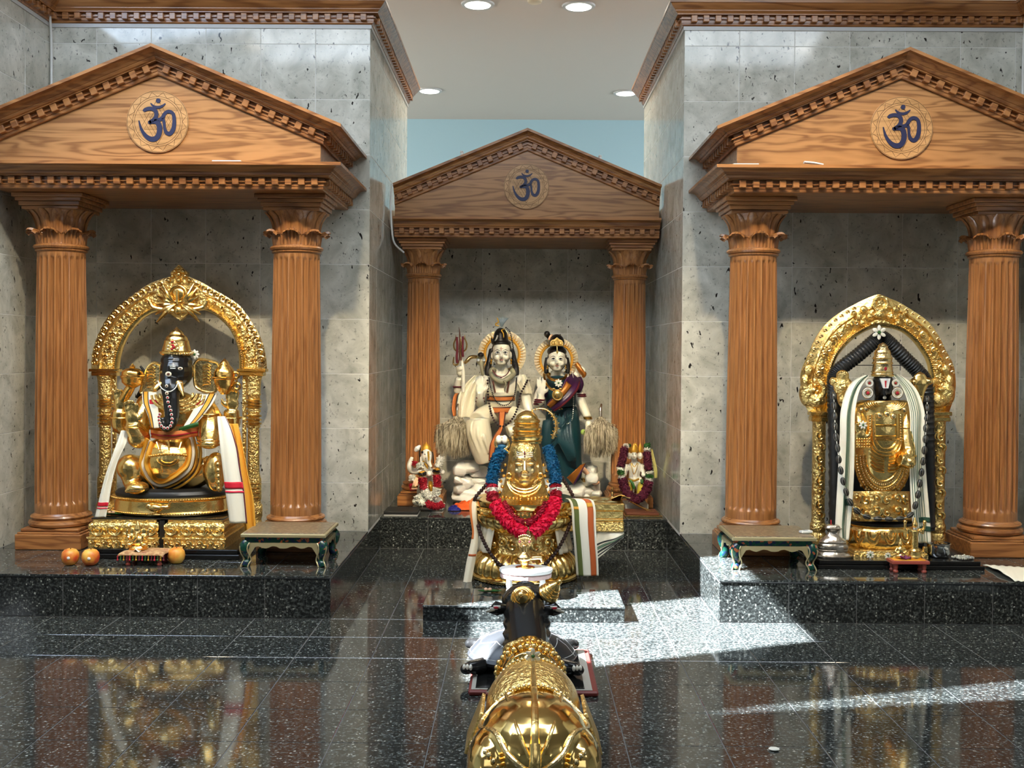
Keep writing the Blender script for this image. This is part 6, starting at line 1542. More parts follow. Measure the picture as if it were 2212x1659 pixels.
for lab, cx_, blobs in (('carved white marble rocks under the seated marble man', 600, [(520, 330, 60, 60), (610, 320, 110, 55), (690, 350, 80, 50), (510, 410, 45, 45), (590, 430, 80, 60), (690, 430, 90, 55), (520, 480, 55, 40), (620, 510, 110, 50), (500, 545, 50, 45), (580, 570, 100, 40), (700, 520, 80, 80), (800, 500, 110, 100), (960, 500, 120, 110)]),
                         ('carved white marble rocks under the standing marble woman', 1500, [(1420, 500, 110, 60), (1510, 510, 90, 50), (1590, 480, 50, 60), (1560, 400, 60, 50), (1480, 540, 130, 40), (1370, 540, 110, 40), (1600, 530, 45, 40), (1250, 500, 130, 100), (1560, 330, 50, 45)])):
    tb = thing('marble_rock_base', lab, 'rocks', zc.p(cx_, 600)); tb.location.z = ZP
    WORLD[tb.name] = Matrix.Translation(tb.location)
    for i, (x, y, rx, rz) in enumerate(blobs):
        p = zc.p(x+(32 if x < 530 else 0), y, 0.0+0.04*((i*7) % 3-1)); r_ = (zc.r(rx), 0.13, zc.r(rz))
        if p.z-r_[2]*1.02 < ZP+0.002: p.z = ZP+0.004+r_[2]*1.02
        boulder(tb, p, r_, i*3+cx_)
def facebits(parent, zf, x, y, w_, d, iris='hair', sc=1.0):
    """eyes, brows, lips for a face at crop position x, y with half width w_; d gives the depth of the face surface"""
    for s_ in (-1, 1):
        m = M(); zf.ell(m, x+s_*w_*0.44, y-w_*0.06, w_*0.22, w_*0.072, 0.006, d+0.004); m.build('eye', 'white', parent)
        m = M(); zf.ell(m, x+s_*w_*0.44, y-w_*0.07, w_*0.085, w_*0.062, 0.006, d+0.001); m.build('iris', 'hair', parent)
        m = M(); zf.tube(m, [(x+s_*w_*0.20, y-w_*0.08, d+0.000), (x+s_*w_*0.44, y-w_*0.18, d-0.003), (x+s_*w_*0.70, y-w_*0.05, d+0.010)], [w_*0.02, w_*0.058, w_*0.02], 6); m.build('eyelid', 'hair', parent)
        m = M(); zf.tube(m, [(x+s_*w_*0.16, y-w_*0.26, d+0.000), (x+s_*w_*0.46, y-w_*0.42, d+0.002), (x+s_*w_*0.80, y-w_*0.24, d+0.018)], [w_*0.014, w_*0.034, w_*0.012], 6); m.build('brow', 'hair', parent)
    m = M(); zf.ell(m, x, y+w_*0.70, w_*0.26, w_*0.055, 0.007, d-0.002); zf.ell(m, x, y+w_*0.78, w_*0.19, w_*0.06, 0.007, d-0.002); m.build('lips', 'lip', parent)
def headshape(m, zf, x, y, w_, d=0.0):
    """face of half width w_ centred on x, y"""
    zf.ell(m, x, y+w_*0.15, w_, w_*1.22, 0.095, d); zf.ell(m, x, y-w_*0.45, w_*0.98, w_*0.85, 0.10, d+0.01); zf.ell(m, x, y+w_*1.05, w_*0.52, w_*0.36, 0.055, d-0.035)
    zf.tube(m, [(x, y-w_*0.10, d-0.088), (x, y+w_*0.20, d-0.104), (x, y+w_*0.38, d-0.116)], [w_*0.08, w_*0.10, w_*0.14])
    zf.ell(m, x, y+w_*0.42, w_*0.20, w_*0.09, 0.014, d-0.100)
    for s_ in (-1, 1): zf.ell(m, x+s_*w_*1.06, y+w_*0.25, w_*0.13, w_*0.42, 0.026, d+0.02); zf.ell(m, x+s_*w_*0.5, y+w_*0.45, w_*0.36, w_*0.36, 0.03, d-0.062)
def halo(parent, zf, x, y, R, d):
    m = M(); m.torus(zf.p(x, y, d), zf.r(R*0.74), zf.r(R*0.07), 48, 8); h = m.build('halo_ring', 'cloth_yellow', parent)
    m = M(); m.grid(lambda u, v: zf.p(x+R*lerp(0.74, 1.0, v)*math.cos(2*PI*u), y+R*lerp(0.74, 1.0, v)*math.sin(2*PI*u), d+0.006*math.sin(u*2*PI*44+v*2.5)*(1 if 0 < v < 1 else 0.3)), 264, 6); m.build('halo_rays', 'halo_cream', parent, solid=0.006)
    m = M()
    for k_ in range(44):
        a = 2*PI*k_/44; m.tube([zf.p(x+R*rr*math.cos(a+o), y+R*rr*math.sin(a+o), d-0.010) for rr, o in ((0.76, 0), (0.84, 0.03), (0.90, 0.0))], [zf.r(R*0.022), zf.r(R*0.016), zf.r(R*0.004)], 5)
    o_ = m.build('halo_flames', 'cloth_yellow', h); o_['kind'] = 'stuff'
plain('halo_cream', srgb(246, 228, 192), 0.5)
za2 = Z(950, 690, 7.9, YC); zb2 = Z(920, 660, 4.88, YC)
mn = thing('seated_marble_man', 'white marble man seated with raised palm, snake collar and tall black hair', 'statue', zb2.p(790, 1650)); 
m = M()
headshape(m, za2, 1052, 580, 152, -0.03)
za2.tube(m, [(1052, 760, 0.0), (1052, 900, 0.01)], [112, 118]); za2.tube(m, [(1052, 900, 0.01), (1052, 980, 0.02), (1060, 1150, 0.01), (1065, 1350, 0.0), (1065, 1600, 0.0)], [150, 260, 275, 235, 250], 20)
for s_ in (-1, 1): za2.ell(m, 1060+s_*270, 1030, 110, 110, 0.08, 0.03)
# arm with raised palm
za2.tube(m, [(800, 1050, 0.03), (705, 1250, -0.02), (690, 1440, -0.06)], [95, 88, 76]); za2.tube(m, [(690, 1440, -0.07), (690, 1370, -0.13), (690, 1290, -0.16)], [76, 66, 58])
hand(m, za2.p(690, 1300, -0.16), za2.p(690, 1190, -0.165), (0, 0, 1), (1, 0, 0), za2.r(350), 0.0, 1)
# rear arm holding the trident
za2.tube(m, [(760, 1040, 0.06), (520, 1220, 0.08), (330, 1250, 0.06), (300, 1130, 0.03), (320, 1000, 0.0)], [90, 82, 76, 66, 52]); za2.ell(m, 345, 900, 62, 80, 0.035, 0.0)
for k_ in range(4): za2.tube(m, [(320-12*k_, 900-k_*20, -0.02), (350-6*k_, 850-k_*14, -0.045), (400, 860-k_*18, -0.03)], [20, 20, 15])
# other arm resting downwards
zb2.tube(m, [(985, 800, 0.03), (1050, 920, 0.0), (1065, 1030, -0.02), (1100, 1160, -0.05)], [62, 58, 52, 44]); zb2.ell(m, 1115, 1185, 50, 40, 0.05, -0.06)
sk = m.build('body', 'cream_skin', mn, remesh=0.0055, sm=4)
facebits(mn, za2, 1052, 580, 152, -0.132)
m = M(); za2.ell(m, 1040, 330, 128, 190, 0.09, 0.0); za2.ell(m, 1048, 400, 172, 62, 0.100, -0.005); za2.ell(m, 1055, 520, 172, 200, 0.075, 0.055)
for s_ in (-1, 1): za2.tube(m, [(1055+s_*165, 500, 0.03), (1060+s_*205, 680, 0.03), (1060+s_*240, 860, 0.0), (1060+s_*262, 1010, -0.02)], [48, 52, 60, 20])
za2.tube(m, [(900, 380, -0.02), (880, 330, -0.03), (875, 290, -0.03)], [24, 16, 5])
hr = m.build('hair', 'hair', mn, remesh=0.005, sm=2)
m = M(); za2.tube(m, [(1105, 165, -0.09), (1055, 185, -0.10), (1085, 240, -0.10), (1092, 310, -0.105)], [9, 11, 11, 6]); m.build('hair_serpent', 'gold_paint', hr)
m = M(); beadmesh(m, catmull([za2.p(x, y, d) for x, y, d in ((1130, 140, -0.05), (1200, 220, -0.05), (1240, 400, -0.05), (1265, 560, -0.04), (1290, 760, -0.05))], 6), za2.r(14), za2.r(30)); m.build('hair_beads', 'hair', hr)
m = M(); za2.tube(m, [(1120, 150, -0.04), (1160, 190, -0.06), (1185, 250, -0.06)], [14, 16, 8]); za2.tube(m, [(985, 270, -0.10), (965, 330, -0.10), (940, 365, -0.09)], [14, 15, 8]); m.build('crescent', 'marble_grey', hr)
m = M()
for k_ in range(9):
    x1_ = 1010+k_*16; za2.tube(m, [(1055, 120, 0.0), (lerp(1055, x1_, 0.6), 40, -0.01), (x1_+8*(k_-4), -50+6*abs(k_-4), 0.0)], [16, 14, 5])
m.build('hair_spray', 'spray_blue' if 'spray_blue' in MATS else plain('spray_blue', srgb(120, 135, 140), 0.5), hr)
m = M(); za2.tube(m, [(1010, 110, -0.02), (960, 100, -0.02), (960, 70, -0.02), (1000, 50, -0.02), (990, 0, -0.02), (975, -30, -0.02)], [10, 12, 12, 12, 10, 6]); m.build('hair_cobra', 'gold_paint', hr)
halo(mn, za2, 1062, 590, 408, 0.10)
m = M(); za2.tube(m, [(1230, 860, -0.06), (1255, 930, -0.08), (1180, 1000, -0.12), (1060, 1060, -0.13), (950, 1010, -0.12), (875, 920, -0.08), (900, 850, -0.05), (1000, 905, 0.05), (1150, 900, 0.06), (1240, 850, 0.03), (1225, 820, 0.0)], [42, 46, 48, 46, 46, 46, 38, 36, 36, 38, 30], 12); za2.tube(m, [(1090, 1040, -0.15), (1130, 1090, -0.15), (1105, 1180, -0.14), (1110, 1240, -0.13)], [20, 16, 12, 4])
m.build('snake', 'snake_grey' if 'snake_grey' in MATS else plain('snake_grey', srgb(150, 145, 118), 0.4), mn)
m = M(); za2.tube(m, [(760, 1000, 0.0), (725, 900, -0.02), (710, 800, -0.02), (705, 690, -0.02)], [24, 28, 32, 34]); za2.ell(m, 703, 690, 82, 105, 0.02, -0.01); za2.tube(m, [(700, 640, -0.02), (700, 600, -0.03), (700, 575, -0.04)], [50, 45, 30]); cb_ = m.build('cobra', 'snake_grey', mn, remesh=0.004, sm=1)
m = M(); za2.ell(m, 700, 605, 55, 42, 0.03, -0.035); m.build('cobra_cap', 'hair', cb_)
for s_ in (-1, 1): m = M(); za2.ell(m, 703+s_*50, 695, 28, 26, 0.01, -0.03); m.build('hood_spot', 'white', cb_)
for s_ in (-1, 1): m = M(); za2.ell(m, 1048+s_*170, 700, 18, 26, 0.015, -0.05); za2.ell(m, 1048+s_*170, 745, 15, 24, 0.012, -0.05); m.build('earring', 'gold_paint', mn)
m = M(); za2.tube(m, [(900, 860, -0.10), (960, 950, -0.135), (1045, 985, -0.145), (1130, 950, -0.135), (1195, 860, -0.10)], 8, 6); za2.ell(m, 1045, 990, 14, 14, 0.008, -0.15)
m.build('red_necklace', 'dark_red', mn)
m = M(); za2.tube(m, [(1045, 470, -0.15), (1045, 540, -0.14)], [6, 5]); za2.tube(m, [(1020, 495, -0.15), (1080, 495, -0.15)], 4, 6, 0); m.build('forehead_mark', 'lip', mn)
m = M()
for pts in ([(905, 1050, -0.125), (925, 1150, -0.13), (945, 1250, -0.13)], [(1180, 1050, -0.125), (1165, 1150, -0.13), (1145, 1250, -0.13)]): za2.tube(m, pts, [17, 16, 14], 6)
m.build('seed_strands', 'brown', mn)
for nm, pts, st, r_ in (('black_bead_necklace', [(840, 1000, -0.06), (865, 1140, -0.11), (905, 1280, -0.13), (955, 1390, -0.145), (1030, 1450, -0.15), (1110, 1465, -0.15), (1190, 1430, -0.145), (1260, 1330, -0.13), (1295, 1180, -0.12), (1310, 1000, -0.06)], 30, 13),):
    m = M(); beadmesh(m, catmull([za2.p(*q) for q in pts], 6), za2.r(r_), za2.r(st)); m.build(nm, 'hair', mn)
m = M(); beadmesh(m, catmull([zb2.p(*q) for q in ((650, 790, -0.10), (655, 930, -0.14), (672, 1060, -0.16), (700, 1170, -0.22), (750, 1250, -0.25), (810, 1275, -0.25), (870, 1240, -0.24), (930, 1165, -0.21), (975, 1050, -0.16), (1000, 930, -0.12), (1040, 850, -0.09), (1070, 790, -0.05))], 6), zb2.r(12), zb2.r(31)); m.build('large_bead_necklace', 'bead_dark', mn)
m = M(); [m.torus(za2.p(x, y, d), za2.r(r_), za2.r(12), 20, 6, 'z') for x, y, d, r_ in ((690, 1340, -0.14, 62), (690, 1400, -0.10, 72), (300, 1150, 0.03, 68), (690, 1560, -0.04, 92))]; m.build('red_bangles', 'dark_red', mn)
# robe
rb = mn
m = M()
zb2.tube(m, [(770, 1120, 0.02), (640, 1150, -0.08), (545, 1220, -0.17)], [110, 105, 100], 18); zb2.tube(m, [(545, 1200, -0.17), (560, 1350, -0.18), (590, 1500, -0.17), (630, 1640, -0.15)], [122, 132, 122, 96], 18)
zb2.tube(m, [(800, 1130, 0.02), (930, 1160, -0.08), (1050, 1200, -0.15)], [105, 95, 85], 18); zb2.tube(m, [(1050, 1200, -0.15), (960, 1290, -0.17), (860, 1330, -0.19)], [85, 75, 62], 18)
zb2.tube(m, [(780, 1100, 0.0), (780, 1040, 0.0)], [150, 128], 20)
for k_ in range(3): zb2.tube(m, [(500+k_*50, 1200+k_*60, -0.255+0.01*k_), (480+k_*70, 1330+k_*40, -0.265), (560+k_*55, 1560, -0.235)], [10, 22, 10], 8)
m.build('trousers', 'silk_white', rb, remesh=0.006, sm=5)
fn = drape([zb2.p(*q) for q in ((560, 740, 0.02), (490, 830, 0.0), (440, 950, -0.03), (420, 1080, -0.06), (410, 1180, -0.08))], [zb2.r(v) for v in (90, 150, 190, 190, 150)], 0.018, 3); sheet(fn, 'cape', 'silk_white', rb, nu=16, nv=24, solid=0.006)
sheet(fn, 'cape_border', 'cloth_black', rb, (-0.09, -0.05), (0.45, 0.95), nu=2, nv=14, solid=0.006); sheet(fn, 'cape_orange_border', 'cloth_orange', rb, (-0.26, -0.09), (0.45, 0.95), nu=3, nv=14, solid=0.006)
fn = drape([zb2.p(*q) for q in ((1005, 730, 0.02), (1020, 800, -0.04), (1050, 870, -0.05), (1075, 930, -0.05))], [zb2.r(v) for v in (80, 120, 120, 90)], 0.01, 3); sheet(fn, 'shoulder_drape', 'silk_white', rb, nu=10, nv=14, solid=0.006)
for y, h_, mat, nm in ((930, 34, 'silk_white', 'chest_band'), (975, 46, 'cloth_orange', 'orange_band'), (1040, 60, 'silk_white', 'chest_band'), (1095, 56, 'cloth_orange', 'orange_band')):
    q = [zb2.p(795+150*math.cos(PI-PI*i/14), y+8*math.sin(PI*i/14), 0.02-0.155*math.sin(PI*i/14)) for i in range(15)]; sheet(drape(q, [zb2.r(h_)]*15, 0.002, 2, (0, 0, 1)), nm, mat, rb, nu=4, nv=28, solid=0.004)
    if mat == 'cloth_orange':
        for e in (0.02, 0.98): sheet(drape(q, [zb2.r(h_)]*15, 0.002, 2, (0, 0, 1)), 'dark_edging', 'cloth_black' if y < 1000 else 'dark_red', rb, (e-0.05, e+0.05), nu=2, nv=28, off=0.004, solid=0.003)
q = [zb2.p(*t_) for t_ in ((805, 1120, -0.16), (800, 1200, -0.17), (790, 1290, -0.22), (745, 1380, -0.26), (705, 1480, -0.27), (690, 1640, -0.25))]; fn = drape(q, [zb2.r(v) for v in (70, 60, 40, 60, 60, 50)], 0.004, 2); sheet(fn, 'front_fall', 'cloth_orange', rb, nu=5, nv=26, solid=0.005)
for e in (0.05, 0.95): sheet(fn, 'fall_edging', 'dark_red', rb, (e-0.06, e+0.06), nu=2, nv=26, off=0.004, solid=0.003)
# trident
td = thing('brass_trident', 'ornate dark red and brass trident held up beside the seated marble man', 'trident', za2.p(345, 1250, -0.03))
m = M(); za2.tube(m, [(400, 1240, -0.03), (400, 900, -0.03), (370, 640, -0.03), (350, 300, -0.03)], [30, 30, 20, 16], 10); m.build('shaft', 'cream_skin', td)
m = M(); za2.tube(m, [(350, 700, -0.045), (345, 450, -0.045), (340, 250, -0.045), (326, 125, -0.04)], [26, 20, 12, 2]); m.build('centre_prong', 'brown', td)
m = M()
for s_ in (-1, 1): za2.tube(m, [(350+s_*30, 560, -0.04), (350+s_*95, 510, -0.04), (350+s_*110, 420, -0.04), (350+s_*80, 330, -0.04), (350+s_*75, 260, -0.04)], [12, 14, 14, 11, 2])
za2.tube(m, [(350, 300, -0.06), (365, 420, -0.065), (345, 540, -0.065), (360, 640, -0.06)], [8, 12, 10, 8]); m.build('side_prongs', 'brass', td)
m = M(); za2.tube(m, [(290, 300, -0.05), (300, 480, -0.055), (290, 640, -0.055), (300, 740, -0.05)], [20, 22, 22, 26]); za2.tube(m, [(395, 290, -0.05), (390, 480, -0.055), (395, 640, -0.05)], [18, 20, 20]); m.build('red_binding', 'dark_red', td)
m = M(); za2.tube(m, [(240, 640, -0.04), (235, 760, -0.04), (300, 770, -0.045), (330, 700, -0.045)], [10, 16, 18, 10]); za2.tube(m, [(420, 750, -0.03), (470, 700, -0.03), (530, 645, -0.02), (640, 640, 0.0)], [24, 34, 34, 28]); m.build('ram_horn_drum', 'brass', td)
# ---------------------------------------------------------------- standing woman
zf = Z(1120, 700, 5.53, YC)
wm = thing('standing_marble_woman', 'white marble woman with raised palm and gold tiara beside the seated marble man', 'statue', zf.p(480, 1900))
m = M(); headshape(m, zf, 460, 425, 102, -0.03)
zf.tube(m, [(460, 560, 0.0), (458, 640, 0.0)], [78, 80]); zf.tube(m, [(460, 640, 0.01), (480, 700, 0.02), (490, 850, 0.01), (500, 980, 0.0)], [110, 200, 185, 160], 18)
zf.tube(m, [(320, 720, 0.0), (250, 840, 0.0), (215, 950, -0.06)], [66, 60, 54]); zf.tube(m, [(215, 950, -0.07), (262, 930, -0.13), (275, 870, -0.15)], [54, 48, 42]); hand(m, zf.p(275, 880, -0.15), zf.p(272, 795, -0.155), (0, 0, 1), (1, 0, 0), zf.r(235), 0.0, 1)
zf.tube(m, [(690, 760, 0.02), (725, 880, 0.02), (775, 1000, -0.02), (830, 1120, -0.06)], [70, 66, 58, 44]); zf.ell(m, 838, 1200, 44, 62, 0.04, -0.07)
for k_ in range(4): zf.tube(m, [(815+k_*18, 1230, -0.09), (800+k_*20, 1300, -0.10), (785+k_*16, 1360-k_*12, -0.10)], [15, 14, 9])
zf.tube(m, [(640, 640, 0.06), (690, 620, 0.08), (700, 560, 0.08)], [50, 42, 36]); zf.ell(m, 720, 540, 40, 42, 0.03, 0.07)
for k_ in range(4): zf.tube(m, [(730+k_*10, 500+k_*12, 0.05), (765+k_*8, 520+k_*12, 0.035), (795, 545+k_*10, 0.04)], [12, 12, 9])
m.build('body', 'cream_skin', wm, remesh=0.0055, sm=4)
facebits(wm, zf, 460, 425, 102, -0.132)
m = M(); zf.ell(m, 458, 220, 92, 100, 0.09, 0.0); zf.ell(m, 458, 330, 118, 70, 0.095, -0.005); zf.ell(m, 460, 420, 120, 150, 0.07, 0.06); zf.ell(m, 340, 120, 38, 40, 0.04, 0.02); zf.tube(m, [(350, 140, 0.02), (400, 180, 0.01)], [28, 40])
for s_ in (-1, 1): zf.tube(m, [(460+s_*112, 400, 0.03), (460+s_*128, 500, 0.03), (460+s_*125, 590, 0.02)], [30, 32, 26])
hr = m.build('hair', 'hair', wm, remesh=0.005, sm=2)
m = M(); zf.tube(m, [(362, 190, -0.03), (380, 150, -0.03), (402, 128, -0.02)], [12, 13, 10]); m.build('hair_band', 'peach_skin', hr)
m = M(); zf.plate(m, [(380, 262), (378, 215), (400, 190), (425, 185), (460, 158), (495, 185), (520, 195), (536, 225), (532, 262)], -0.118, -0.10); ti = m.build('tiara', 'gold_relief_fine', wm, smooth=False)
m = M(); zf.tube(m, [(385, 258, -0.115), (458, 250, -0.125), (530, 258, -0.115)], 8, 6); [m.torus(zf.p(x, 225, -0.120), zf.r(r_), zf.r(4), 18, 5) for x, r_ in ((458, 26), (415, 18), (503, 18))]; zf.tube(m, [(460, 262, -0.125), (462, 320, -0.135), (464, 345, -0.14)], [5, 6, 9]); zf.plate(m, [(448, 330), (464, 312), (480, 330), (464, 362)], -0.142, -0.136); m.build('tiara_ornament', 'gold', ti)
halo(wm, zf, 450, 425, 262, 0.10)
for s_ in (-1, 1): m = M(); zf.ell(m, 455+s_*108, 505, 11, 14, 0.01, -0.04); zf.ell(m, 455+s_*108, 530, 14, 14, 0.012, -0.04); m.build('earring', 'gold', wm)
m = M(); [zf.tube(m, [(460+a*math.cos(PI-PI*i/12), y+b_*math.sin(PI*i/12), -0.08-(0.09 if b_ < 100 else 0.14)*math.sin(PI*i/12)) for i in range(13)], r_, 6, 0) for a, b_, y, r_ in ((105, 62, 600, 9), (120, 80, 600, 8), (150, 190, 600, 8), (160, 205, 600, 7))]; m.build('gold_necklaces', 'gold_deep', wm)
m = M(); zf.ell(m, 465, 845, 52, 50, 0.014, -0.245); m.torus(zf.p(465, 850, -0.248), zf.r(56), zf.r(9), 28, 6); [zf.ell(m, x, y, 22, 14, 0.012, -0.235) for x, y in ((420, 775), (505, 775), (465, 795))]; m.build('pendant', 'gold', wm)
bl = thing('white_blossom', 'white blossom pinned at the collar of the standing marble woman', 'flower', zf.p(478, 705, -0.17)); blossom(bl, zf.p(478, 705, -0.225), 0.026, 8)
m = M(); beadmesh(m, catmull([zf.p(*q) for q in ((640, 560, -0.05), (655, 650, -0.12), (660, 760, -0.15), (658, 900, -0.14), (655, 1020, -0.14), (640, 1140, -0.16), (590, 1190, -0.19), (510, 1195, -0.19))], 6), zf.r(6.5), zf.r(22)); m.build('pearl_string', 'petal_white', wm)
m = M(); [m.torus(zf.p(x, y, d), zf.r(r_), zf.r(rr), 22, 6, 'z') for x, y, d, r_, rr in ((255, 905, -0.14, 52, 11), (248, 930, -0.13, 54, 11), (242, 955, -0.11, 56, 11), (736, 840, 0.02, 64, 9), (742, 860, 0.02, 64, 9))]; m.build('red_bangles', 'dark_red', wm)
m = M(); [m.torus(zf.p(x, y, -0.06), zf.r(46), zf.r(9), 22, 6, 'z') for x, y in ((826, 1112), (830, 1130))]; m.build('gold_bangles', 'gold', wm)
sa = wm
m = M(); zf.tube(m, [(520, 980, 0.0), (520, 1050, 0.0), (530, 1200, -0.02), (545, 1400, -0.03), (560, 1600, -0.03), (600, 1760, -0.02), (640, 1860, 0.0)], [175, 195, 205, 205, 195, 170, 120], 22)
for k_ in range(6): zf.tube(m, [(400+k_*44, 1030, -0.135), (430+k_*40, 1200+k_*20, -0.20), (500+k_*34, 1420+k_*26, -0.215), (600+k_*16, 1640, -0.18)], [8, 20, 22, 10], 8)
for k_ in range(4): zf.tube(m, [(620, 1080+k_*40, -0.16), (520-k_*20, 1230+k_*60, -0.215), (400-k_*14, 1330+k_*70, -0.17)], [8, 16, 8], 8)
zf.tube(m, [(350, 1150, -0.06), (340, 1400, -0.07), (380, 1650, -0.05)], [60, 70, 60], 12)
m.build('skirt', 'teal_silk', sa, remesh=0.006, sm=2)
m = M(); zf.tube(m, [(500, 640, 0.02), (495, 720, 0.01), (500, 860, 0.0), (512, 990, 0.0)], [120, 205, 188, 172], 22); m.build('blouse', 'teal_silk', sa, remesh=0.006, sm=3)
fn = drape([zf.p(*q) for q in ((690, 630, -0.06), (640, 720, -0.185), (560, 830, -0.225), (470, 925, -0.23), (380, 1000, -0.19))], [zf.r(v) for v in (130, 190, 175, 160, 130)], 0.005, 4, (0.76, 0, -0.65)); sheet(fn, 'shoulder_fall', 'purple_silk', sa, nu=12, nv=26, solid=0.006)
sheet(fn, 'gold_border', 'zari', sa, (0.10, 0.52), (0.28, 1.0), nu=5, nv=26, off=0.008); sheet(fn, 'red_border', 'dark_red', sa, (0.86, 1.0), (0.05, 1.0), nu=3, nv=26, off=0.008)
m = M(); zf.tube(m, [(700, 640, 0.0), (725, 720, 0.0), (700, 800, -0.03)], [52, 60, 46]); m.build('sleeve', 'purple_silk', sa, remesh=0.006, sm=2); m = M(); zf.tube(m, [(330, 660, -0.02), (300, 760, -0.02), (330, 850, -0.06)], [46, 60, 50]); m.build('sleeve', 'purple_silk', sa, remesh=0.006, sm=2)
m = M(); [zf.ell(m, 490+x, 1005+y, 12, 10, 0.008, -0.175) for x, y in ((-30, 10), (-12, -8), (10, -8), (28, 10), (0, 14))]; m.build('belt_clasp', 'gold', sa)
_hem = lambda u, v: zc.p(lerp(lerp(1478, 1518, u), lerp(1372, 1428, u), v), lerp(lerp(302, 288, u), lerp(398, 456, u), v), -0.10-0.06*math.sin(PI*v*0.8)-0.02*(1-u))
sheet(_hem, 'gold_hem', 'zari', sa, nu=8, nv=16, solid=0.005); sheet(_hem, 'purple_hem', 'purple_silk', sa, (0.84, 1.05), nu=3, nv=16, off=0.005)
m = M(); zc.tube(m, [(1490, 330, -0.02), (1540, 370, -0.06), (1570, 410, -0.09)], [22, 20, 16]); zc.ell(m, 1590, 435, 36, 18, 0.05, -0.10); ft = m.build('foot', 'peach_skin', wm, remesh=0.004, sm=2)
m = M(); [m.torus(zc.p(1520+k_*4, 410+k_*8, -0.05), zc.r(34), zc.r(6), 22, 6, 'z') for k_ in range(3)]; m.build('anklets', 'gold', wm)
mg = thing('green_fruit', 'small green fruit held in the lowered hand of the marble woman', 'fruit', zf.p(775, 1290, -0.11)); m = M(); zf.ell(m, 772, 1292, 30, 34, 0.03, -0.12); m.build('flesh', plain('lime', srgb(160, 190, 90), 0.4), mg)
gk = thing('gilt_conch', 'gilt conch held behind the shoulder of the marble woman', 'conch', zf.p(770, 610, 0.05)); m = M(); zf.tube(m, [(690, 470, 0.06), (740, 540, 0.05), (780, 600, 0.05), (770, 640, 0.05)], [26, 40, 36, 10]); m.build('shell', 'zari', gk)
# ---------------------------------------------------------------- yak tail whisks
n = NT('yak_hair'); v = n.coord(scale=(1, 1, 0.06)); n.base(n.ramp(n.noise(v, 95, 2), [(0.38, srgb(95, 84, 64)), (0.50, srgb(165, 152, 124)), (0.62, srgb(215, 205, 178))])); n.set(Roughness=0.6)
for lab, top, pts_, sd_ in (('grey yak hair whisk left of the seated marble man', (330, 1130), [(120, 1560), (430, 1600)], 1), ('grey yak hair whisk right of the standing marble woman', (1840, 1140), [(1700, 1590), (2010, 1560)], 2)):
    t_ = thing('yak_hair_whisk', lab, 'whisk', zb2.p(top[0], 1600, -0.12), 'yak hair whisks'); rnd = random.Random(sd_); m = M()
    for k_ in range(1300):
        u = rnd.random(); lay = rnd.random()
        x0_ = top[0]+(u-0.5)*150*(0.4+0.6*lay)+rnd.gauss(0, 8); y0_ = top[1]+30+90*(u-0.5)**2*4*0.6+rnd.uniform(0, 60)
        ex = lerp(pts_[0][0]-25, pts_[1][0]+25, u)+rnd.gauss(0, 18); ey = lerp(pts_[0][1], pts_[1][1], u)-230*rnd.random()**2.2+rnd.gauss(0, 14)-70*(abs(u-0.5)*2)**3+20
        d = -0.13-0.07*lay*math.sin(PI*u); sw = 26*math.sin(u*9+lay*5)
        q = catmull([zb2.p(x0_, y0_, d*0.85), zb2.p(lerp(x0_, ex, 0.62)+sw, lerp(y0_, ey, 0.40), d-0.02), zb2.p(ex+sw*0.4, ey, d)], 5)
        m.tube(q, interp([0.0016, 0.0024, 0.0005], len(q)), 4, caps=False)
    o_ = m.build('hair_tuft', 'yak_hair', t_); o_['kind'] = 'stuff'
    m = M(); zb2.tube(m, [(top[0], 1180, -0.14), (top[0], 1090, -0.13), (top[0]+10, 1040, -0.11)], [16, 15, 10]); m.build('handle', 'silver', t_)
# ---------------------------------------------------------------- small white elephant headed statue
Y1 = 6.90; z1 = Z(860, 930, 8.73, Y1)
e1 = thing('small_elephant_statue', 'small white marble elephant headed statue with gold cap at the left slim column', 'statue', z1.p(500, 1480)); 
m = M(); p = z1.p(530, 1500); m.cbox(z1.p(270, 1500).x, z1.p(860, 1500).x, Y1-0.07, Y1+0.16, ZP+0.0003, z1.p(530, 1425).z, 0.006); m.build('base', 'marble', e1, smooth=False)
m = M(); z1.ell(m, 540, 1150, 190, 260, 0.10, 0.02); z1.ell(m, 540, 850, 150, 170, 0.08, 0.02); z1.ell(m, 540, 480, 105, 150, 0.07, -0.01); z1.ell(m, 430, 1330, 170, 90, 0.08, -0.01); z1.ell(m, 680, 1330, 160, 90, 0.08, -0.01)
z1.tube(m, [(580, 480, -0.07), (575, 570, -0.095), (600, 650, -0.10), (630, 690, -0.10)], [58, 44, 34, 26])
z1.tube(m, [(430, 760, 0.0), (270, 760, 0.0), (215, 680, -0.02), (230, 590, -0.02), (265, 500, -0.02)], [60, 62, 52, 46, 30]); z1.tube(m, [(650, 760, 0.0), (800, 780, -0.04), (850, 780, -0.06)], [60, 52, 40]); z1.ell(m, 590, 820, 60, 60, 0.04, -0.08)
z1.tube(m, [(440, 500, -0.03), (430, 620, -0.04)], [30, 20]); m.build('body', 'marble', e1, remesh=0.004, sm=3)
m = M(); z1.lathe(m, 530, [(400, 95), (385, 104), (360, 100), (320, 88), (290, 70), (262, 46), (248, 24), (235, 12), (212, 3)], -0.01, 24, 0.8); m.build('cap', 'gold_paint', e1)
m = M(); z1.tube(m, [(568, 400, -0.082), (575, 470, -0.105), (580, 560, -0.122)], [18, 20, 14]); z1.tube(m, [(470, 580, -0.08), (520, 640, -0.10), (560, 720, -0.10)], [16, 18, 12]); m.build('gold_trim', 'gold_paint', e1)
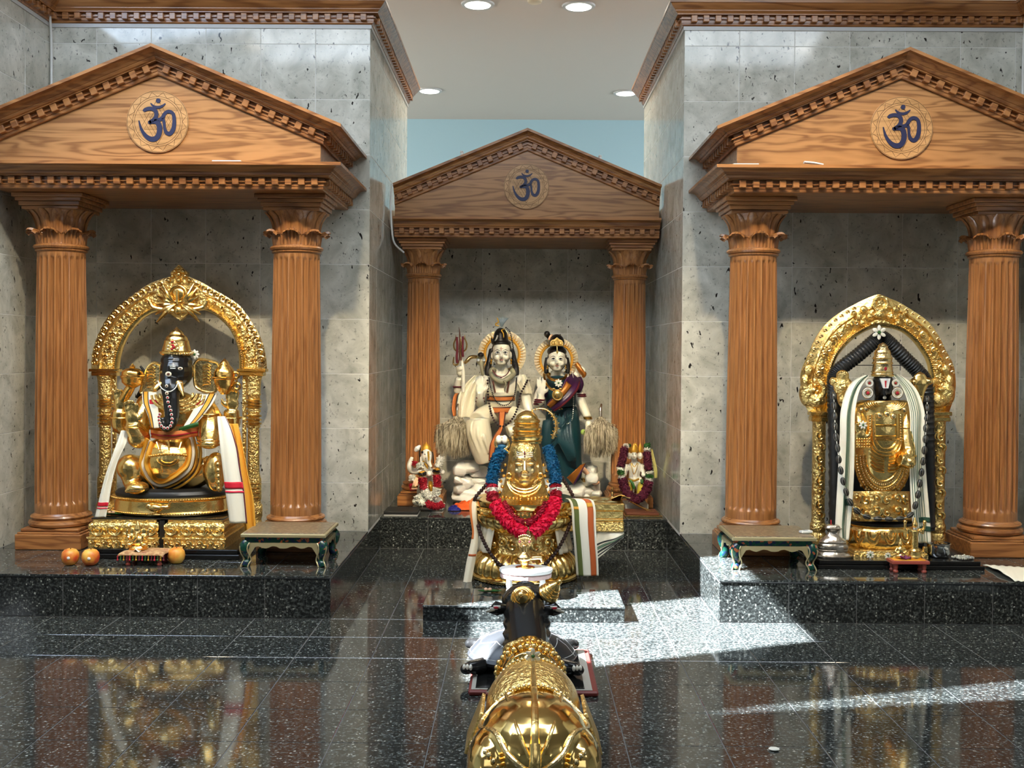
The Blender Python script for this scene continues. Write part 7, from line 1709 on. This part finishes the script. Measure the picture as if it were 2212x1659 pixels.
m = M(); z1.tube(m, [(415, 300, 0.01), (408, 450, 0.01), (415, 580, 0.01)], [16, 18, 14]); z1.tube(m, [(645, 400, 0.01), (660, 500, 0.01), (665, 620, 0.01)], [12, 14, 10]); z1.ell(m, 455, 410, 26, 26, 0.012, -0.05); m.build('dark_outline', 'hair', e1)
m = M(); z1.tube(m, [(320, 390, 0.0), (360, 340, 0.0), (420, 280, 0.01)], [26, 52, 16]); m.build('white_fan', 'white', e1)
m = M(); z1.ell(m, 505, 448, 12, 8, 0.006, -0.082); z1.ell(m, 522, 525, 10, 8, 0.006, -0.082); m.build('eyes', 'hair', e1)
m = M(); z1.tube(m, [(610, 980, -0.06), (615, 1060, -0.085), (625, 1160, -0.09)], [40, 46, 14]); m.build('gold_apron', 'gold_paint', e1)
g1 = thing('white_and_crimson_garland', 'white and crimson flower garland on the small elephant headed statue', 'garland', z1.p(560, 1450, -0.12))
def gsec(z_, t_, nm, mat, pts, r_, sd_): petals(nm, catmull([z_.p(*q) for q in pts], 5), z_.r(r_), mat, t_, 150, 10, 0.4, seed=sd_)
for nm, mat, pts, r_ in (('white_section', 'petal_white', [(420, 620, -0.10), (430, 720, -0.115)], 78), ('orange_section', 'cloth_yellow', [(445, 770, -0.12), (458, 860, -0.12)], 62), ('dark_section', 'hair', [(450, 800, -0.125), (456, 832, -0.125)], 72), ('crimson_section', 'petal_crimson', [(462, 890, -0.125), (470, 1000, -0.13), (485, 1100, -0.13)], 78),
                     ('white_section', 'petal_white', [(500, 1130, -0.135), (540, 1210, -0.14), (620, 1255, -0.14), (700, 1200, -0.14), (738, 1090, -0.135)], 82), ('crimson_section', 'petal_crimson', [(738, 1060, -0.13), (735, 940, -0.125), (728, 840, -0.12)], 75), ('orange_section', 'cloth_yellow', [(725, 810, -0.12), (728, 720, -0.115)], 62), ('dark_section', 'hair', [(720, 780, -0.125), (722, 748, -0.125)], 70), ('white_section', 'petal_white', [(745, 700, -0.105), (785, 600, -0.09), (800, 520, -0.07)], 72),
                     ('crimson_section', 'petal_crimson', [(320, 580, -0.06), (310, 660, -0.06)], 55), ('white_section', 'petal_white', [(265, 840, -0.05), (270, 950, -0.06)], 66), ('crimson_section', 'petal_crimson', [(262, 1000, -0.06), (280, 1130, -0.07)], 58), ('white_section', 'petal_white', [(370, 1220, -0.13), (430, 1330, -0.14), (500, 1370, -0.14)], 78), ('crimson_section', 'petal_crimson', [(540, 1350, -0.15), (640, 1420, -0.155), (760, 1430, -0.15), (850, 1390, -0.14)], 70)):
    gsec(z1, g1, nm, mat, pts, r_, len(pts)+int(r_))
m = M(); fn = drape([z1.p(360, 890, -0.10), z1.p(330, 1000, -0.12), z1.p(305, 1110, -0.12)], [z1.r(60), z1.r(110), z1.r(110)], 0.004, 2); sheet(fn, 'pink_ribbon', 'peach_skin', g1, nv=12); sheet(fn, 'gold_ribbon_bar', 'brass', g1, v=(0.66, 0.82), nv=3, off=0.003)
# ---------------------------------------------------------------- small three faced statue
z2 = Z(1290, 930, 8.29, Y1)
e2 = thing('three_faced_statue', 'small white marble statue with three faces and gold crowns at the right slim column', 'statue', z2.p(690, 1350))
m = M(); m.cbox(z2.p(480, 1400).x, z2.p(900, 1400).x, Y1-0.06, Y1+0.14, ZP+0.0003, z2.p(690, 1290).z, 0.006); m.build('base', 'marble_grey', e2, smooth=False)
m = M()
for x, w_, d in ((662, 58, -0.03), (575, 46, 0.02), (765, 50, 0.015)):
    z2.ell(m, x, 450, w_, w_*1.25, 0.05, d); z2.ell(m, x, 500, w_*0.5, w_*0.3, 0.03, d-0.02); z2.tube(m, [(x, 440, d-0.045), (x, 470, d-0.054)], [7, 11])
z2.tube(m, [(665, 500, 0.0), (665, 570, 0.0)], [50, 56]); z2.tube(m, [(668, 570, 0.01), (672, 620, 0.01), (670, 740, 0.01), (660, 850, 0.01)], [80, 122, 108, 90], 16)
for s_ in (-1, 1): z2.tube(m, [(668+s_*110, 610, 0.0), (668+s_*150, 720, -0.01), (668+s_*165, 790, -0.05)], [38, 34, 30])
hand(m, z2.p(505, 760, -0.05), z2.p(500, 680, -0.06), (0, 0, 1), (1, 0, 0), z2.r(150), 0.2, 1); z2.ell(m, 830, 790, 44, 42, 0.03, -0.06)
z2.tube(m, [(640, 850, 0.0), (610, 1050, 0.0), (620, 1290, 0.0)], [80, 60, 50]); z2.tube(m, [(720, 850, 0.0), (770, 1050, 0.0), (740, 1290, 0.0)], [80, 70, 50]); z2.tube(m, [(790, 620, 0.04), (940, 640, 0.05), (1010, 600, 0.03)], [34, 30, 24])
m.build('body', 'marble', e2, remesh=0.004, sm=3)
facebits(e2, z2, 662, 430, 58, -0.082)
m = M()
for x, r_, d in ((660, 66, -0.03), (575, 46, 0.02), (770, 50, 0.015)): z2.lathe(m, x, [(385, r_), (370, r_*1.05), (340, r_*0.95), (300, r_*0.75), (270, r_*0.5), (240, r_*0.25), (225, 3)], d, 20, 0.8)
z2.lathe(m, 690, [(300, 40), (260, 30), (235, 14), (208, 3)], 0.02, 16); m.build('crowns', 'gold_paint', e2)
m = M(); z2.tube(m, [(605, 590, -0.07), (625, 690, -0.085), (655, 785, -0.09), (700, 700, -0.085), (735, 590, -0.07)], 7, 6); z2.tube(m, [(620, 580, -0.07), (665, 650, -0.085), (720, 580, -0.07)], 8, 6); z2.tube(m, [(570, 870, -0.05), (660, 900, -0.085), (740, 870, -0.05)], 20, 8); m.build('gold_chains', 'gold_paint', e2)
m = M(); z2.tube(m, [(600, 920, -0.03), (590, 1000, -0.04), (620, 1110, -0.04)], [44, 50, 20]); z2.tube(m, [(790, 940, -0.03), (780, 1010, -0.05), (735, 1150, -0.05)], [46, 66, 30]); m.build('yellow_trousers', plain('yellow_silk', srgb(205, 180, 60), 0.4), e2, remesh=0.004, sm=2)
m = M(); z2.tube(m, [(590, 890, -0.08), (640, 960, -0.09), (660, 1040, -0.09)], [20, 26, 22]); m.build('green_sash', 'green', e2); m = M(); z2.tube(m, [(800, 880, -0.06), (800, 950, -0.07)], [30, 24]); m.build('green_knot', 'green', e2)
g2 = thing('maroon_garland', 'thick maroon flower garland with white rings on the three faced statue', 'garland', z2.p(690, 1280, -0.12))
for k_, (nm, mat, pts, r_) in enumerate((('white_section', 'petal_white', [(520, 255, -0.02), (515, 290, -0.03)], 52), ('leaf_section', 'green', [(560, 262, -0.02), (600, 270, -0.02)], 34), ('maroon_section', 'petal_maroon', [(495, 320, -0.04), (470, 450, -0.06), (445, 560, -0.07), (415, 650, -0.08)], 72), ('white_section', 'petal_white', [(410, 665, -0.085), (410, 690, -0.085)], 62), ('leaf_section', 'green', [(415, 710, -0.09), (425, 790, -0.09)], 60), ('white_section', 'petal_white', [(432, 815, -0.09), (436, 840, -0.09)], 62),
    ('maroon_section', 'petal_maroon', [(445, 860, -0.09), (480, 1000, -0.10), (540, 1110, -0.11), (620, 1200, -0.12), (700, 1240, -0.125), (780, 1200, -0.12), (860, 1110, -0.11), (905, 1010, -0.10), (925, 910, -0.09)], 84), ('white_section', 'petal_white', [(928, 890, -0.09), (930, 865, -0.09)], 66), ('leaf_section', 'green', [(932, 845, -0.09), (940, 790, -0.09)], 72), ('white_section', 'petal_white', [(938, 760, -0.085), (934, 735, -0.085)], 66), ('maroon_section', 'petal_maroon', [(925, 710, -0.08), (905, 560, -0.06), (895, 390, -0.04)], 72), ('white_section', 'petal_white', [(895, 365, -0.035), (898, 340, -0.03)], 62), ('leaf_section', 'green', [(895, 310, -0.03), (895, 240, -0.02)], 62))):
    gsec(z2, g2, nm, mat, pts, r_, k_)
sheet(drape([z2.p(975, 330, 0.0), z2.p(1010, 520, 0.0), z2.p(1045, 700, 0.0), z2.p(1050, 850, 0.0)], [z2.r(20), z2.r(50), z2.r(60), z2.r(50)], 0.004, 2), 'yellow_ribbon', plain('pale_yellow', srgb(200, 195, 120), 0.6), g2, nv=16)
# ---------------------------------------------------------------- low things on the centre platform
bx = thing('black_box', 'flat black box on the left front corner of the centre platform', 'box', (P(866, 1112, 6.6).x, 6.7, ZP))
xa, xb = P(829, 1112, 6.60).x, P(902, 1112, 6.60).x
m = M(); m.cbox(max(xa, XL+0.006), xb, 6.60, 6.80, ZP+0.0003, ZP+0.006, 0.001); m.build('foot', 'white_trim', bx, smooth=False)
m = M(); m.cbox(max(xa, XL+0.006)-0.001, xb, 6.598, 6.802, ZP+0.006, ZP+0.026, 0.003); m.build('case', 'black_matte', bx, smooth=False)
zo = Z(860, 930, 8.73, 6.88)
fc_ = thing('orange_cloth_bundle', 'crumpled orange cloth lying before the marble rocks', 'cloth', zo.p(1180, 1480)); rnd = random.Random(6)
def crumple(x0, x1, y0, y1, sd_, h): 
    return lambda u, v: Vector((lerp(x0, x1, u)+0.006*math.sin(v*19+sd_), lerp(y0, y1, v), ZP+0.004+h*math.sin(PI*min(1, max(0, u)))**0.6*math.sin(PI*v)**0.6*(0.7+0.3*math.sin(u*23+sd_)*math.sin(v*11))))
sheet(crumple(zo.p(1020, 1).x, zo.p(1560, 1).x, 6.83, 7.02, 1, 0.050), 'cloth', 'orange', fc_, nu=40, nv=20)
fb_ = thing('blue_cloth_bundle', 'folded dark blue cloth under the orange cloth before the marble rocks', 'cloth', zo.p(1040, 1500)); sheet(crumple(zo.p(975, 1).x, zo.p(1190, 1).x, 6.80, 6.92, 3, 0.028), 'cloth', 'royal_blue', fb_, nu=24, nv=14)
zt2 = Z(1290, 930, 8.29, 6.72)
ty = thing('brass_tray', 'flat rectangular brass tray at the right front of the centre platform', 'tray', zt2.p(820, 1540))
xa, xb = zt2.p(470, 1540).x, min(zt2.p(1135, 1540).x, XR-0.02)
m = M(); m.cbox(xa, xb, 6.62, 6.83, ZP+0.0004, ZP+0.010, 0.002); m.build('tray_plate', 'brass', ty, smooth=False)
m = M(); m.cbox(xa+0.01, xb-0.02, 6.635, 6.815, ZP+0.010, ZP+0.024, 0.003); m.build('inner_plate', 'brown', ty, smooth=False)
rd = thing('brass_ladle', 'long brass ladle leaning slantwise on the brass tray', 'ladle', zt2.p(960, 1470)); m = M()
m.tube([zt2.p(590, 1265, 0.04), zt2.p(960, 1455, 0.0)], [(0.006, 0.010), (0.008, 0.014)], 10); m.build('handle', 'brass', rd); m = M(); zt2.ell(m, 985, 1462, 60, 26, 0.03, 0.0); m.build('bowl', 'brass', rd)
lf = thing('brass_leaf_dish', 'crumpled leaf shaped brass dish resting on the spout end', 'dish', zt2.p(430, 1230)); zl_ = Z(1290, 930, 8.29, 5.80)
sheet(lambda u, v: zl_.p(lerp(250, 600, u), 1215+60*(v-0.5)*math.sin(PI*u)-22*math.sin(PI*u)+10*math.sin(u*9+v*5), -0.06+0.12*v), 'leaf', 'brass', lf, nu=20, nv=10)
bf = thing('brass_bell_handle', 'knobbed brass bell handle standing behind the pedestal spout', 'bell', zt2.p(270, 1180)); m = M(); c0 = zt2.p(270, 1200, 0.02)
f = S(6.72)/8.29; m.lathe((c0.x, 6.74, ZP+0.0004), [(60*f, 0), (56*f, 80*f), (36*f, 130*f), (20*f, 150*f), (30*f, 175*f), (16*f, 200*f), (18*f, 260*f), (30*f, 290*f), (16*f, 320*f), (34*f, 370*f), (14*f, 400*f), (28*f, 450*f), (22*f, 480*f), (4*f, 495*f)], 20); m.build('bell', 'brass', bf)
of = thing('leaf_scatter', 'wilted green leaves lying flat on top of the pedestal spout', 'leaves', (xs0+0.15, 5.79, 0.413)); m = M(); rnd = random.Random(9)
for k_ in range(10):
    cx_ = lerp(xs0+0.09, xs1-0.04, rnd.random()); cy_ = 5.68+rnd.random()*0.2; a = rnd.uniform(0, 6.28); L = 0.03
    ux, uy = math.cos(a)*L, math.sin(a)*L; zz_ = 0.4135+0.002*k_*0.4; m.add([(cx_-ux, cy_-uy, zz_), (cx_-uy*0.4, cy_+ux*0.4, zz_+0.004), (cx_+ux, cy_+uy, zz_+0.002), (cx_+uy*0.4, cy_-ux*0.4, zz_+0.004)], [(0, 1, 2, 3)])
o_ = m.build('leaves', plain('pale_leaf', srgb(190, 185, 140), 0.6), of, solid=0.001); o_['kind'] = 'stuff'
# ================================================================ foreground: board, turtle, bull
bo = thing('painted_board', 'low red edged board with a white inner line under the stone turtle', 'board', (0.04, 4.0, 0))
m = M(); m.cbox(-0.175, 0.283, 3.78, 4.32, 0.0006, 0.020, 0.006); m.build('red_edge', plain('oxide_red', srgb(120, 45, 40), 0.5), bo, smooth=False)
m = M(); m.cbox(-0.165, 0.262, 3.79, 4.30, 0.020, 0.0225, 0.001); m.build('white_line', 'marble_grey', bo, smooth=False)
m = M(); m.cbox(-0.150, 0.235, 3.80, 4.28, 0.0225, 0.025, 0.001); m.build('board_top', 'black_gloss', bo, smooth=False)
ZB = 0.0255
# turtle
tx, ty_, tz = P(1128, 1400, 4.12).x, 4.10, ZB+0.004
tu = thing('stone_turtle', 'black stone turtle with white lined shell lying before the bull', 'turtle', (tx, ty_, ZB))
n = NT('shell_stone'); n.base((0.020, 0.021, 0.023)); n.set(Roughness=0.35)
m = M(); m.lathe((tx, ty_, tz), [(0.185, 0.012), (0.205, 0.024), (0.208, 0.034), (0.196, 0.048), (0.172, 0.075), (0.135, 0.10), (0.09, 0.118), (0.04, 0.127), (0.004, 0.128)], 48, 1.0, 0.88); sh = m.build('shell', 'shell_stone', tu)
def ons(a, r):
    prof = [(0.208, 0.034), (0.196, 0.048), (0.172, 0.075), (0.135, 0.10), (0.09, 0.118), (0.04, 0.127), (0.0, 0.128)]
    for i in range(len(prof)-1):
        if prof[i+1][0] <= r <= prof[i][0]+1e-6:
            t_ = (prof[i][0]-r)/(prof[i][0]-prof[i+1][0]); z_ = lerp(prof[i][1], prof[i+1][1], t_); break
    else: z_ = 0.034
    return Vector((tx+r*math.cos(a), ty_+0.88*r*math.sin(a), tz+z_+0.0005))
m = M(); lw = 0.0012
for ring, nseg, off in ((0.075, 6, 0.0), (0.150, 12, 0.26)):
    pts = []
    for k_ in range(nseg+1):
        a = 2*PI*k_/nseg+off; rr = ring*(1+0.10*(-1)**k_); pts.append((a, rr))
    for k_ in range(nseg):
        (a0, r0), (a1, r1) = pts[k_], pts[k_+1]; m.tube([ons(lerp(a0, a1, i/5), lerp(r0, r1, i/5)) for i in range(6)], lw, 5)
        if ring < 0.1: m.tube([ons(a0, lerp(r0, 0.158, i/5)) for i in range(6)], lw, 5)
        else: m.tube([ons(a0, lerp(r0, 0.206, i/4)) for i in range(5)], lw, 5)
for rr in (0.198,): m.tube([ons(2*PI*i/60, rr) for i in range(61)], lw, 5)
m.build('white_lines', 'white_trim', sh)
m = M(); m.lathe((tx, ty_, tz), [(0.15, 0.0), (0.185, 0.006), (0.19, 0.014), (0.1, 0.02)], 36, 1, 0.88); m.build('belly', 'black_stone', tu)
for sx, sy in ((-1, -1), (1, -1), (-1, 1), (1, 1)):
    m = M(); b0 = Vector((tx+sx*0.145, ty_+sy*0.12, tz+0.022)); m.tube([b0, b0+Vector((sx*0.035, sy*0.03, 0.0)), b0+Vector((sx*0.055, sy*0.045, 0.006))], [0.030, 0.028, 0.020], 10); m.ell(b0+Vector((sx*0.058, sy*0.05, 0.0)), (0.024, 0.026, 0.020)); l_ = m.build('leg', 'black_stone', tu, remesh=0.004, sm=2)
    if sy < 0:
        m = M(); [m.ell(b0+Vector((sx*(0.042+0.012*k_), sy*0.05-0.022+0.002*k_, 0.012)), (0.006, 0.006, 0.011)) for k_ in range(3)]; m.build('claws', 'marble', l_)
m = M(); m.tube([(tx, ty_+0.16, tz+0.04), (tx, ty_+0.22, tz+0.055), (tx, ty_+0.26, tz+0.05)], [0.03, 0.034, 0.018], 12); m.ell((tx, ty_+0.235, tz+0.055), (0.036, 0.045, 0.03)); m.build('head', 'black_stone', tu, remesh=0.004, sm=2)
# ---------------------------------------------------------------- bull
BX = 0.045
bb = thing('bull_base', 'dark stone base under the golden bull', 'base', (BX, 3.2, 0)); m = M(); m.cbox(BX-0.125, BX+0.125, 2.62, 3.74, 0.0006, 0.012, 0.003); m.build('base_slab', 'black_gloss', bb, smooth=False)
bu = thing('golden_bull', 'reclining gilded bull with black head, seen from behind in the foreground', 'statue', (BX, 3.2, ZB))
m = M()
m.ell((BX, 2.96, 0.150), (0.150, 0.20, 0.118), 24, 16); m.ell((BX, 3.22, 0.150), (0.135, 0.25, 0.115), 24, 16); m.ell((BX-0.004, 3.50, 0.150), (0.112, 0.18, 0.110), 24, 16)
m.tube([(BX-0.005, 3.42, 0.17), (BX-0.008, 3.52, 0.185), (BX-0.012, 3.59, 0.205)], [0.095, 0.084, 0.074], 20)
m.ell((BX, 3.44, 0.222), (0.045, 0.08, 0.040), 16, 10)
for s_ in (-1, 1):
    m.ell((BX+s_*0.105, 2.93, 0.110), (0.075, 0.155, 0.090), 18, 12, Euler((0, 0, s_*0.15)))
    m.tube([(BX+s_*0.14, 3.02, 0.07), (BX+s_*0.165, 3.16, 0.052), (BX+s_*0.15, 3.28, 0.050)], [0.045, 0.034, 0.030], 12)
    m.tube([(BX+s_*0.09, 3.50, 0.09), (BX+s_*0.12, 3.62, 0.055), (BX+s_*0.10, 3.74, 0.052)], [0.055, 0.036, 0.028], 12)
m.ell((BX, 3.2, 0.075), (0.135, 0.42, 0.055), 20, 10)
bdy = m.build('body', 'gold_smooth', bu, remesh=0.006, sm=4)
from mathutils.bvhtree import BVHTree
bpy.context.view_layer.update()
_bt = BVHTree.FromObject(bdy, bpy.context.evaluated_depsgraph_get())
def top(y, u, off=0.004):
    """point on the bull's back at depth y; u = -1..1 across, found on the body surface"""
    a = u*PI/2*1.05; d = Vector((math.sin(a), 0, math.cos(a))); o = Vector((BX, y, 0.13))
    h = _bt.ray_cast(o, d)
    return h[0]+d*off if h[0] is not None else o+d*0.05
def rump(x, z, off=0.004):
    """point on the rump seen along +Y"""
    h = _bt.ray_cast(Vector((x, 2.2, z)), Vector((0, 1, 0)))
    return h[0]+Vector((0, -off, 0)) if h[0] is not None else Vector((x, 2.85, z))
# embossed saddle band and side cloths
m = M(); m.grid(lambda u, v: top(lerp(3.12, 3.38, v)-0.03*(1-(2*u-1)**2), (2*u-1)*1.0), 32, 12); sd2 = m.build('saddle_band', 'gold_relief', bu, solid=0.006)
for yy, o in ((3.115, 0.03), (3.385, 0.03)): m = M(); beadmesh(m, [top(yy-o*(1-(2*i/40-1)**2), (2*i/40-1)*1.0)+Vector((0, 0, 0.008)) for i in range(41)], 0.0065, 0.0135); m.build('bead_row', 'gold_pale', sd2)
for s_ in (-1, 1):
    m = M(); m.grid(lambda u, v: Vector((BX+s_*(0.146+0.045*v), lerp(3.04, 3.22, u), lerp(0.19, 0.075, v))), 10, 8); m.build('saddle_flap', 'gold_relief', bu, solid=0.010)
for s_ in (-1, 1):                                            # rope frames of the smooth rump panel
    m = M(); q = catmull([top(3.09, s_*0.30), top(3.06, s_*0.62), top(2.99, s_*0.78), rump(BX+s_*0.105, 0.205), rump(BX+s_*0.070, 0.170), rump(BX+s_*0.018, 0.135)], 8); m.tube(q, 0.0075, 8); m.build('rump_rope', 'gold_pale', bu)
    m = M(); q = catmull([top(3.08, s_*0.42, 0.002), top(3.0, s_*0.34, 0.002), rump(BX+s_*0.045, 0.225, 0.002), rump(BX+s_*0.012, 0.165, 0.002)], 8); m.tube(q, 0.0055, 8); m.build('rump_strap', 'gold', bu)
    m = M(); beadmesh(m, catmull([top(3.06, s_*0.86), top(2.98, s_*0.98), rump(BX+s_*0.125, 0.165), rump(BX+s_*0.080, 0.120), rump(BX+s_*0.03, 0.100)], 8), 0.0085, 0.019); m.build('rump_bead_row', 'gold_pale', bu)
m = M(); q = catmull([top(3.38, 0), top(3.20, 0), top(3.05, 0), top(2.95, 0), rump(BX, 0.235), rump(BX, 0.19)], 8); m.tube([p+Vector((0, 0, 0.004)) for p in q], interp([0.006, 0.007, 0.010, 0.009, 0.010, 0.014], len(q)), 8); m.build('spine_ridge', 'gold', bu)
m = M(); q = catmull([rump(BX, 0.20), rump(BX, 0.16, 0.012), rump(BX-0.012, 0.11, 0.014), rump(BX-0.04, 0.065, 0.02)], 8); m.tube(q, interp([0.016, 0.016, 0.014, 0.024], len(q)), 10); m.build('tail', 'gold', bu)
# neck collars of beads
for k_, (yy, zz, rx, rz, r_) in enumerate(((3.575, 0.196, 0.090, 0.072, 0.0085), (3.50, 0.180, 0.108, 0.090, 0.0105))):
    m = M(); beadmesh(m, [Vector((BX-0.006+rx*math.cos(a), yy-0.05*math.sin(a)-0.03*abs(math.cos(a)), zz+rz*math.sin(a))) for a in [PI*i/30-0.25+0.5*i/30*1.0 for i in range(31)]], r_, r_*2.1); m.build('bead_collar', 'gold' if k_ % 2 else 'gold_deep', bu)
m = M(); m.lathe((0, 0, 0), [(0.070, 0.0), (0.084, 0.010), (0.088, 0.022), (0.080, 0.034)], 32, 1, 0.9); o = link('neck_ring', m.mesh('neck_ring', 'gold_relief_fine'), bu, (BX-0.010, 3.575, 0.200), (-0.6, 0, 0))
m = M(); [m.ell((BX-0.004+dx, 3.44+dy, 0.262-abs(dx)*0.5), (0.012, 0.010, 0.007)) for dx, dy in ((0, 0), (-0.026, 0.005), (0.026, 0.005), (0.0, 0.035))]; m.build('hump_jewels', 'gold_pale', bu)
# black head and neck
m = M(); hx = BX-0.022
m.tube([(BX-0.010, 3.57, 0.200), (BX-0.014, 3.64, 0.235), (hx, 3.72, 0.278), (hx, 3.80, 0.315)], [0.068, 0.071, 0.072, 0.072], 20)
for k_ in range(4): m.torus((hx+0.006, 3.63+k_*0.038, 0.225+k_*0.026), 0.071, 0.013, 24, 8, 'z', 1, 0.85)
m.ell((hx, 3.83, 0.325), (0.084, 0.090, 0.060), 20, 12); m.tube([(hx, 3.84, 0.33), (hx, 3.93, 0.30), (hx, 3.99, 0.275)], [0.066, 0.054, 0.048], 18); m.ell((hx, 3.78, 0.345), (0.072, 0.038, 0.036), 16, 10)
hd = m.build('head', 'black_stone', bu, remesh=0.0045, sm=3)
for s_ in (-1, 1):
    m = M(); e0 = Vector((hx+s_*0.070, 3.745, 0.318)); m.tube([e0, e0+Vector((s_*0.030, -0.012, 0.004)), e0+Vector((s_*0.058, -0.010, -0.006))], [(0.016, 0.012), (0.026, 0.014), (0.006, 0.006)], 12); ea = m.build('ear', 'black_stone', hd)
    m = M(); [m.tube([e0+Vector((s_*(0.016+0.010*k_), -0.026, 0.012-0.004*k_)), e0+Vector((s_*(0.040+0.012*k_), -0.024, 0.012-0.008*k_))], 0.0055, 6) for k_ in range(3)]; m.build('ear_stripes', 'marble_grey', ea)
    m = M(); m.ell(e0+Vector((s_*0.030, -0.028, 0.010)), (0.010, 0.004, 0.005)); m.build('ear_red', 'red', ea)
pL, pR = P(1129, 1292, 3.745), P(1186, 1281, 3.76)
for (pp, dr, R) in ((pL, Vector((-0.10, -0.92, 0.38)), 0.040), (pR, Vector((0.55, -0.45, 0.72)), 0.036)):
    dr = dr.normalized(); qd = dr.to_track_quat('Z', 'Y').to_euler()
    m = M(); m.lathe((0, 0, 0), [(R*0.98, -0.012), (R*1.06, -0.008), (R*1.06, -0.002), (R*0.96, 0.002), (R*0.88, 0.010), (R*0.70, 0.026), (R*0.52, 0.040), (R*0.34, 0.050), (R*0.22, 0.056), (R*0.26, 0.062), (R*0.20, 0.070), (0.001, 0.074)], 32); hc = link('horn_cap', m.mesh('horn_cap', 'gold'), hd, pp, qd)
    m = M(); [m.torus((0, 0, zz), r_*R, 0.0022, 28, 6, 'z') for zz, r_ in ((0.010, 0.90), (0.020, 0.78), (0.033, 0.62))]; link('horn_rings', m.mesh('horn_rings', 'gold_deep'), hc, pp, qd)
bl2 = thing('white_blossom', 'white blossom lying on the back of the golden bull', 'flower', top(3.30, 0.0)); blossom(bl2, top(3.30, 0.0)+Vector((0, -0.012, 0.022)), 0.024, 6)
# petal on the floor
pe = thing('fallen_petal', 'single pale petal lying on the granite floor at lower right', 'petal', PZ(1672, 1621, 0)); c0 = PZ(1672, 1621, 0.0); m = M()
m.ell((c0.x, c0.y, 0.005), (0.017, 0.014, 0.004), 14, 8); m.build('petal', 'petal_white', pe)
# white cables down the wall corners
for lab, px, X, sgn in (('white cable running down the left wall corner', 105, XWL+0.012, 1), ('white cable running down the right wall corner', 2197, XWR-0.012, -1)):
    t_ = thing('white_cable', lab, 'cable', (X, Y_WALL-0.012, 2.2), 'white cables'); m = M(); m.tube(catmull([(X, Y_WALL-0.02, 2.3), (X, Y_WALL-0.012, 2.6), (X, Y_WALL-0.012, 2.9), (X+sgn*0.01, Y_WALL-0.05, 3.02), (X+sgn*0.03, Y_WALL-0.11, 3.10), (X+sgn*0.03, Y_WALL-0.10, 3.16)], 6), 0.007, 8); m.build('cord', 'white', t_)

for lab, px, py in (('small white clip on the left slope of the centre pediment', 998, 331), ('small white clip on the right slope of the centre pediment', 1297, 340)):
    p = P(px, py, 6.90); t_ = thing('white_clip', lab, 'clip', p, 'white clips'); m = M(); m.cbox(p.x-0.008, p.x+0.008, 6.89, 6.92, p.z-0.014, p.z+0.012, 0.002); m.cbox(p.x-0.011, p.x+0.004, 6.885, 6.925, p.z+0.004, p.z+0.013, 0.002); m.build('clip_body', 'white', t_, smooth=False)
t_ = thing('white_cable', 'white cable at the left end of the centre pediment', 'cable', P(846, 480, 6.84), 'white cables'); m = M(); m.tube(catmull([P(847, 398, 6.84), P(844, 440, 6.84), P(846, 490, 6.84), P(852, 525, 6.88), P(872, 545, 6.98)], 6), 0.006, 8); m.build('cord', 'white', t_)
p = PZ(1155, -2, ZCEIL); t_ = thing('smoke_detector', 'small beige detector on the ceiling between the two cut ceiling lights', 'detector', (p.x, p.y, ZCEIL)); m = M(); m.lathe((p.x, p.y, ZCEIL-0.032), [(0.03, 0), (0.05, 0.008), (0.055, 0.031)], 24); m.build('casing', 'cream_cloth', t_)
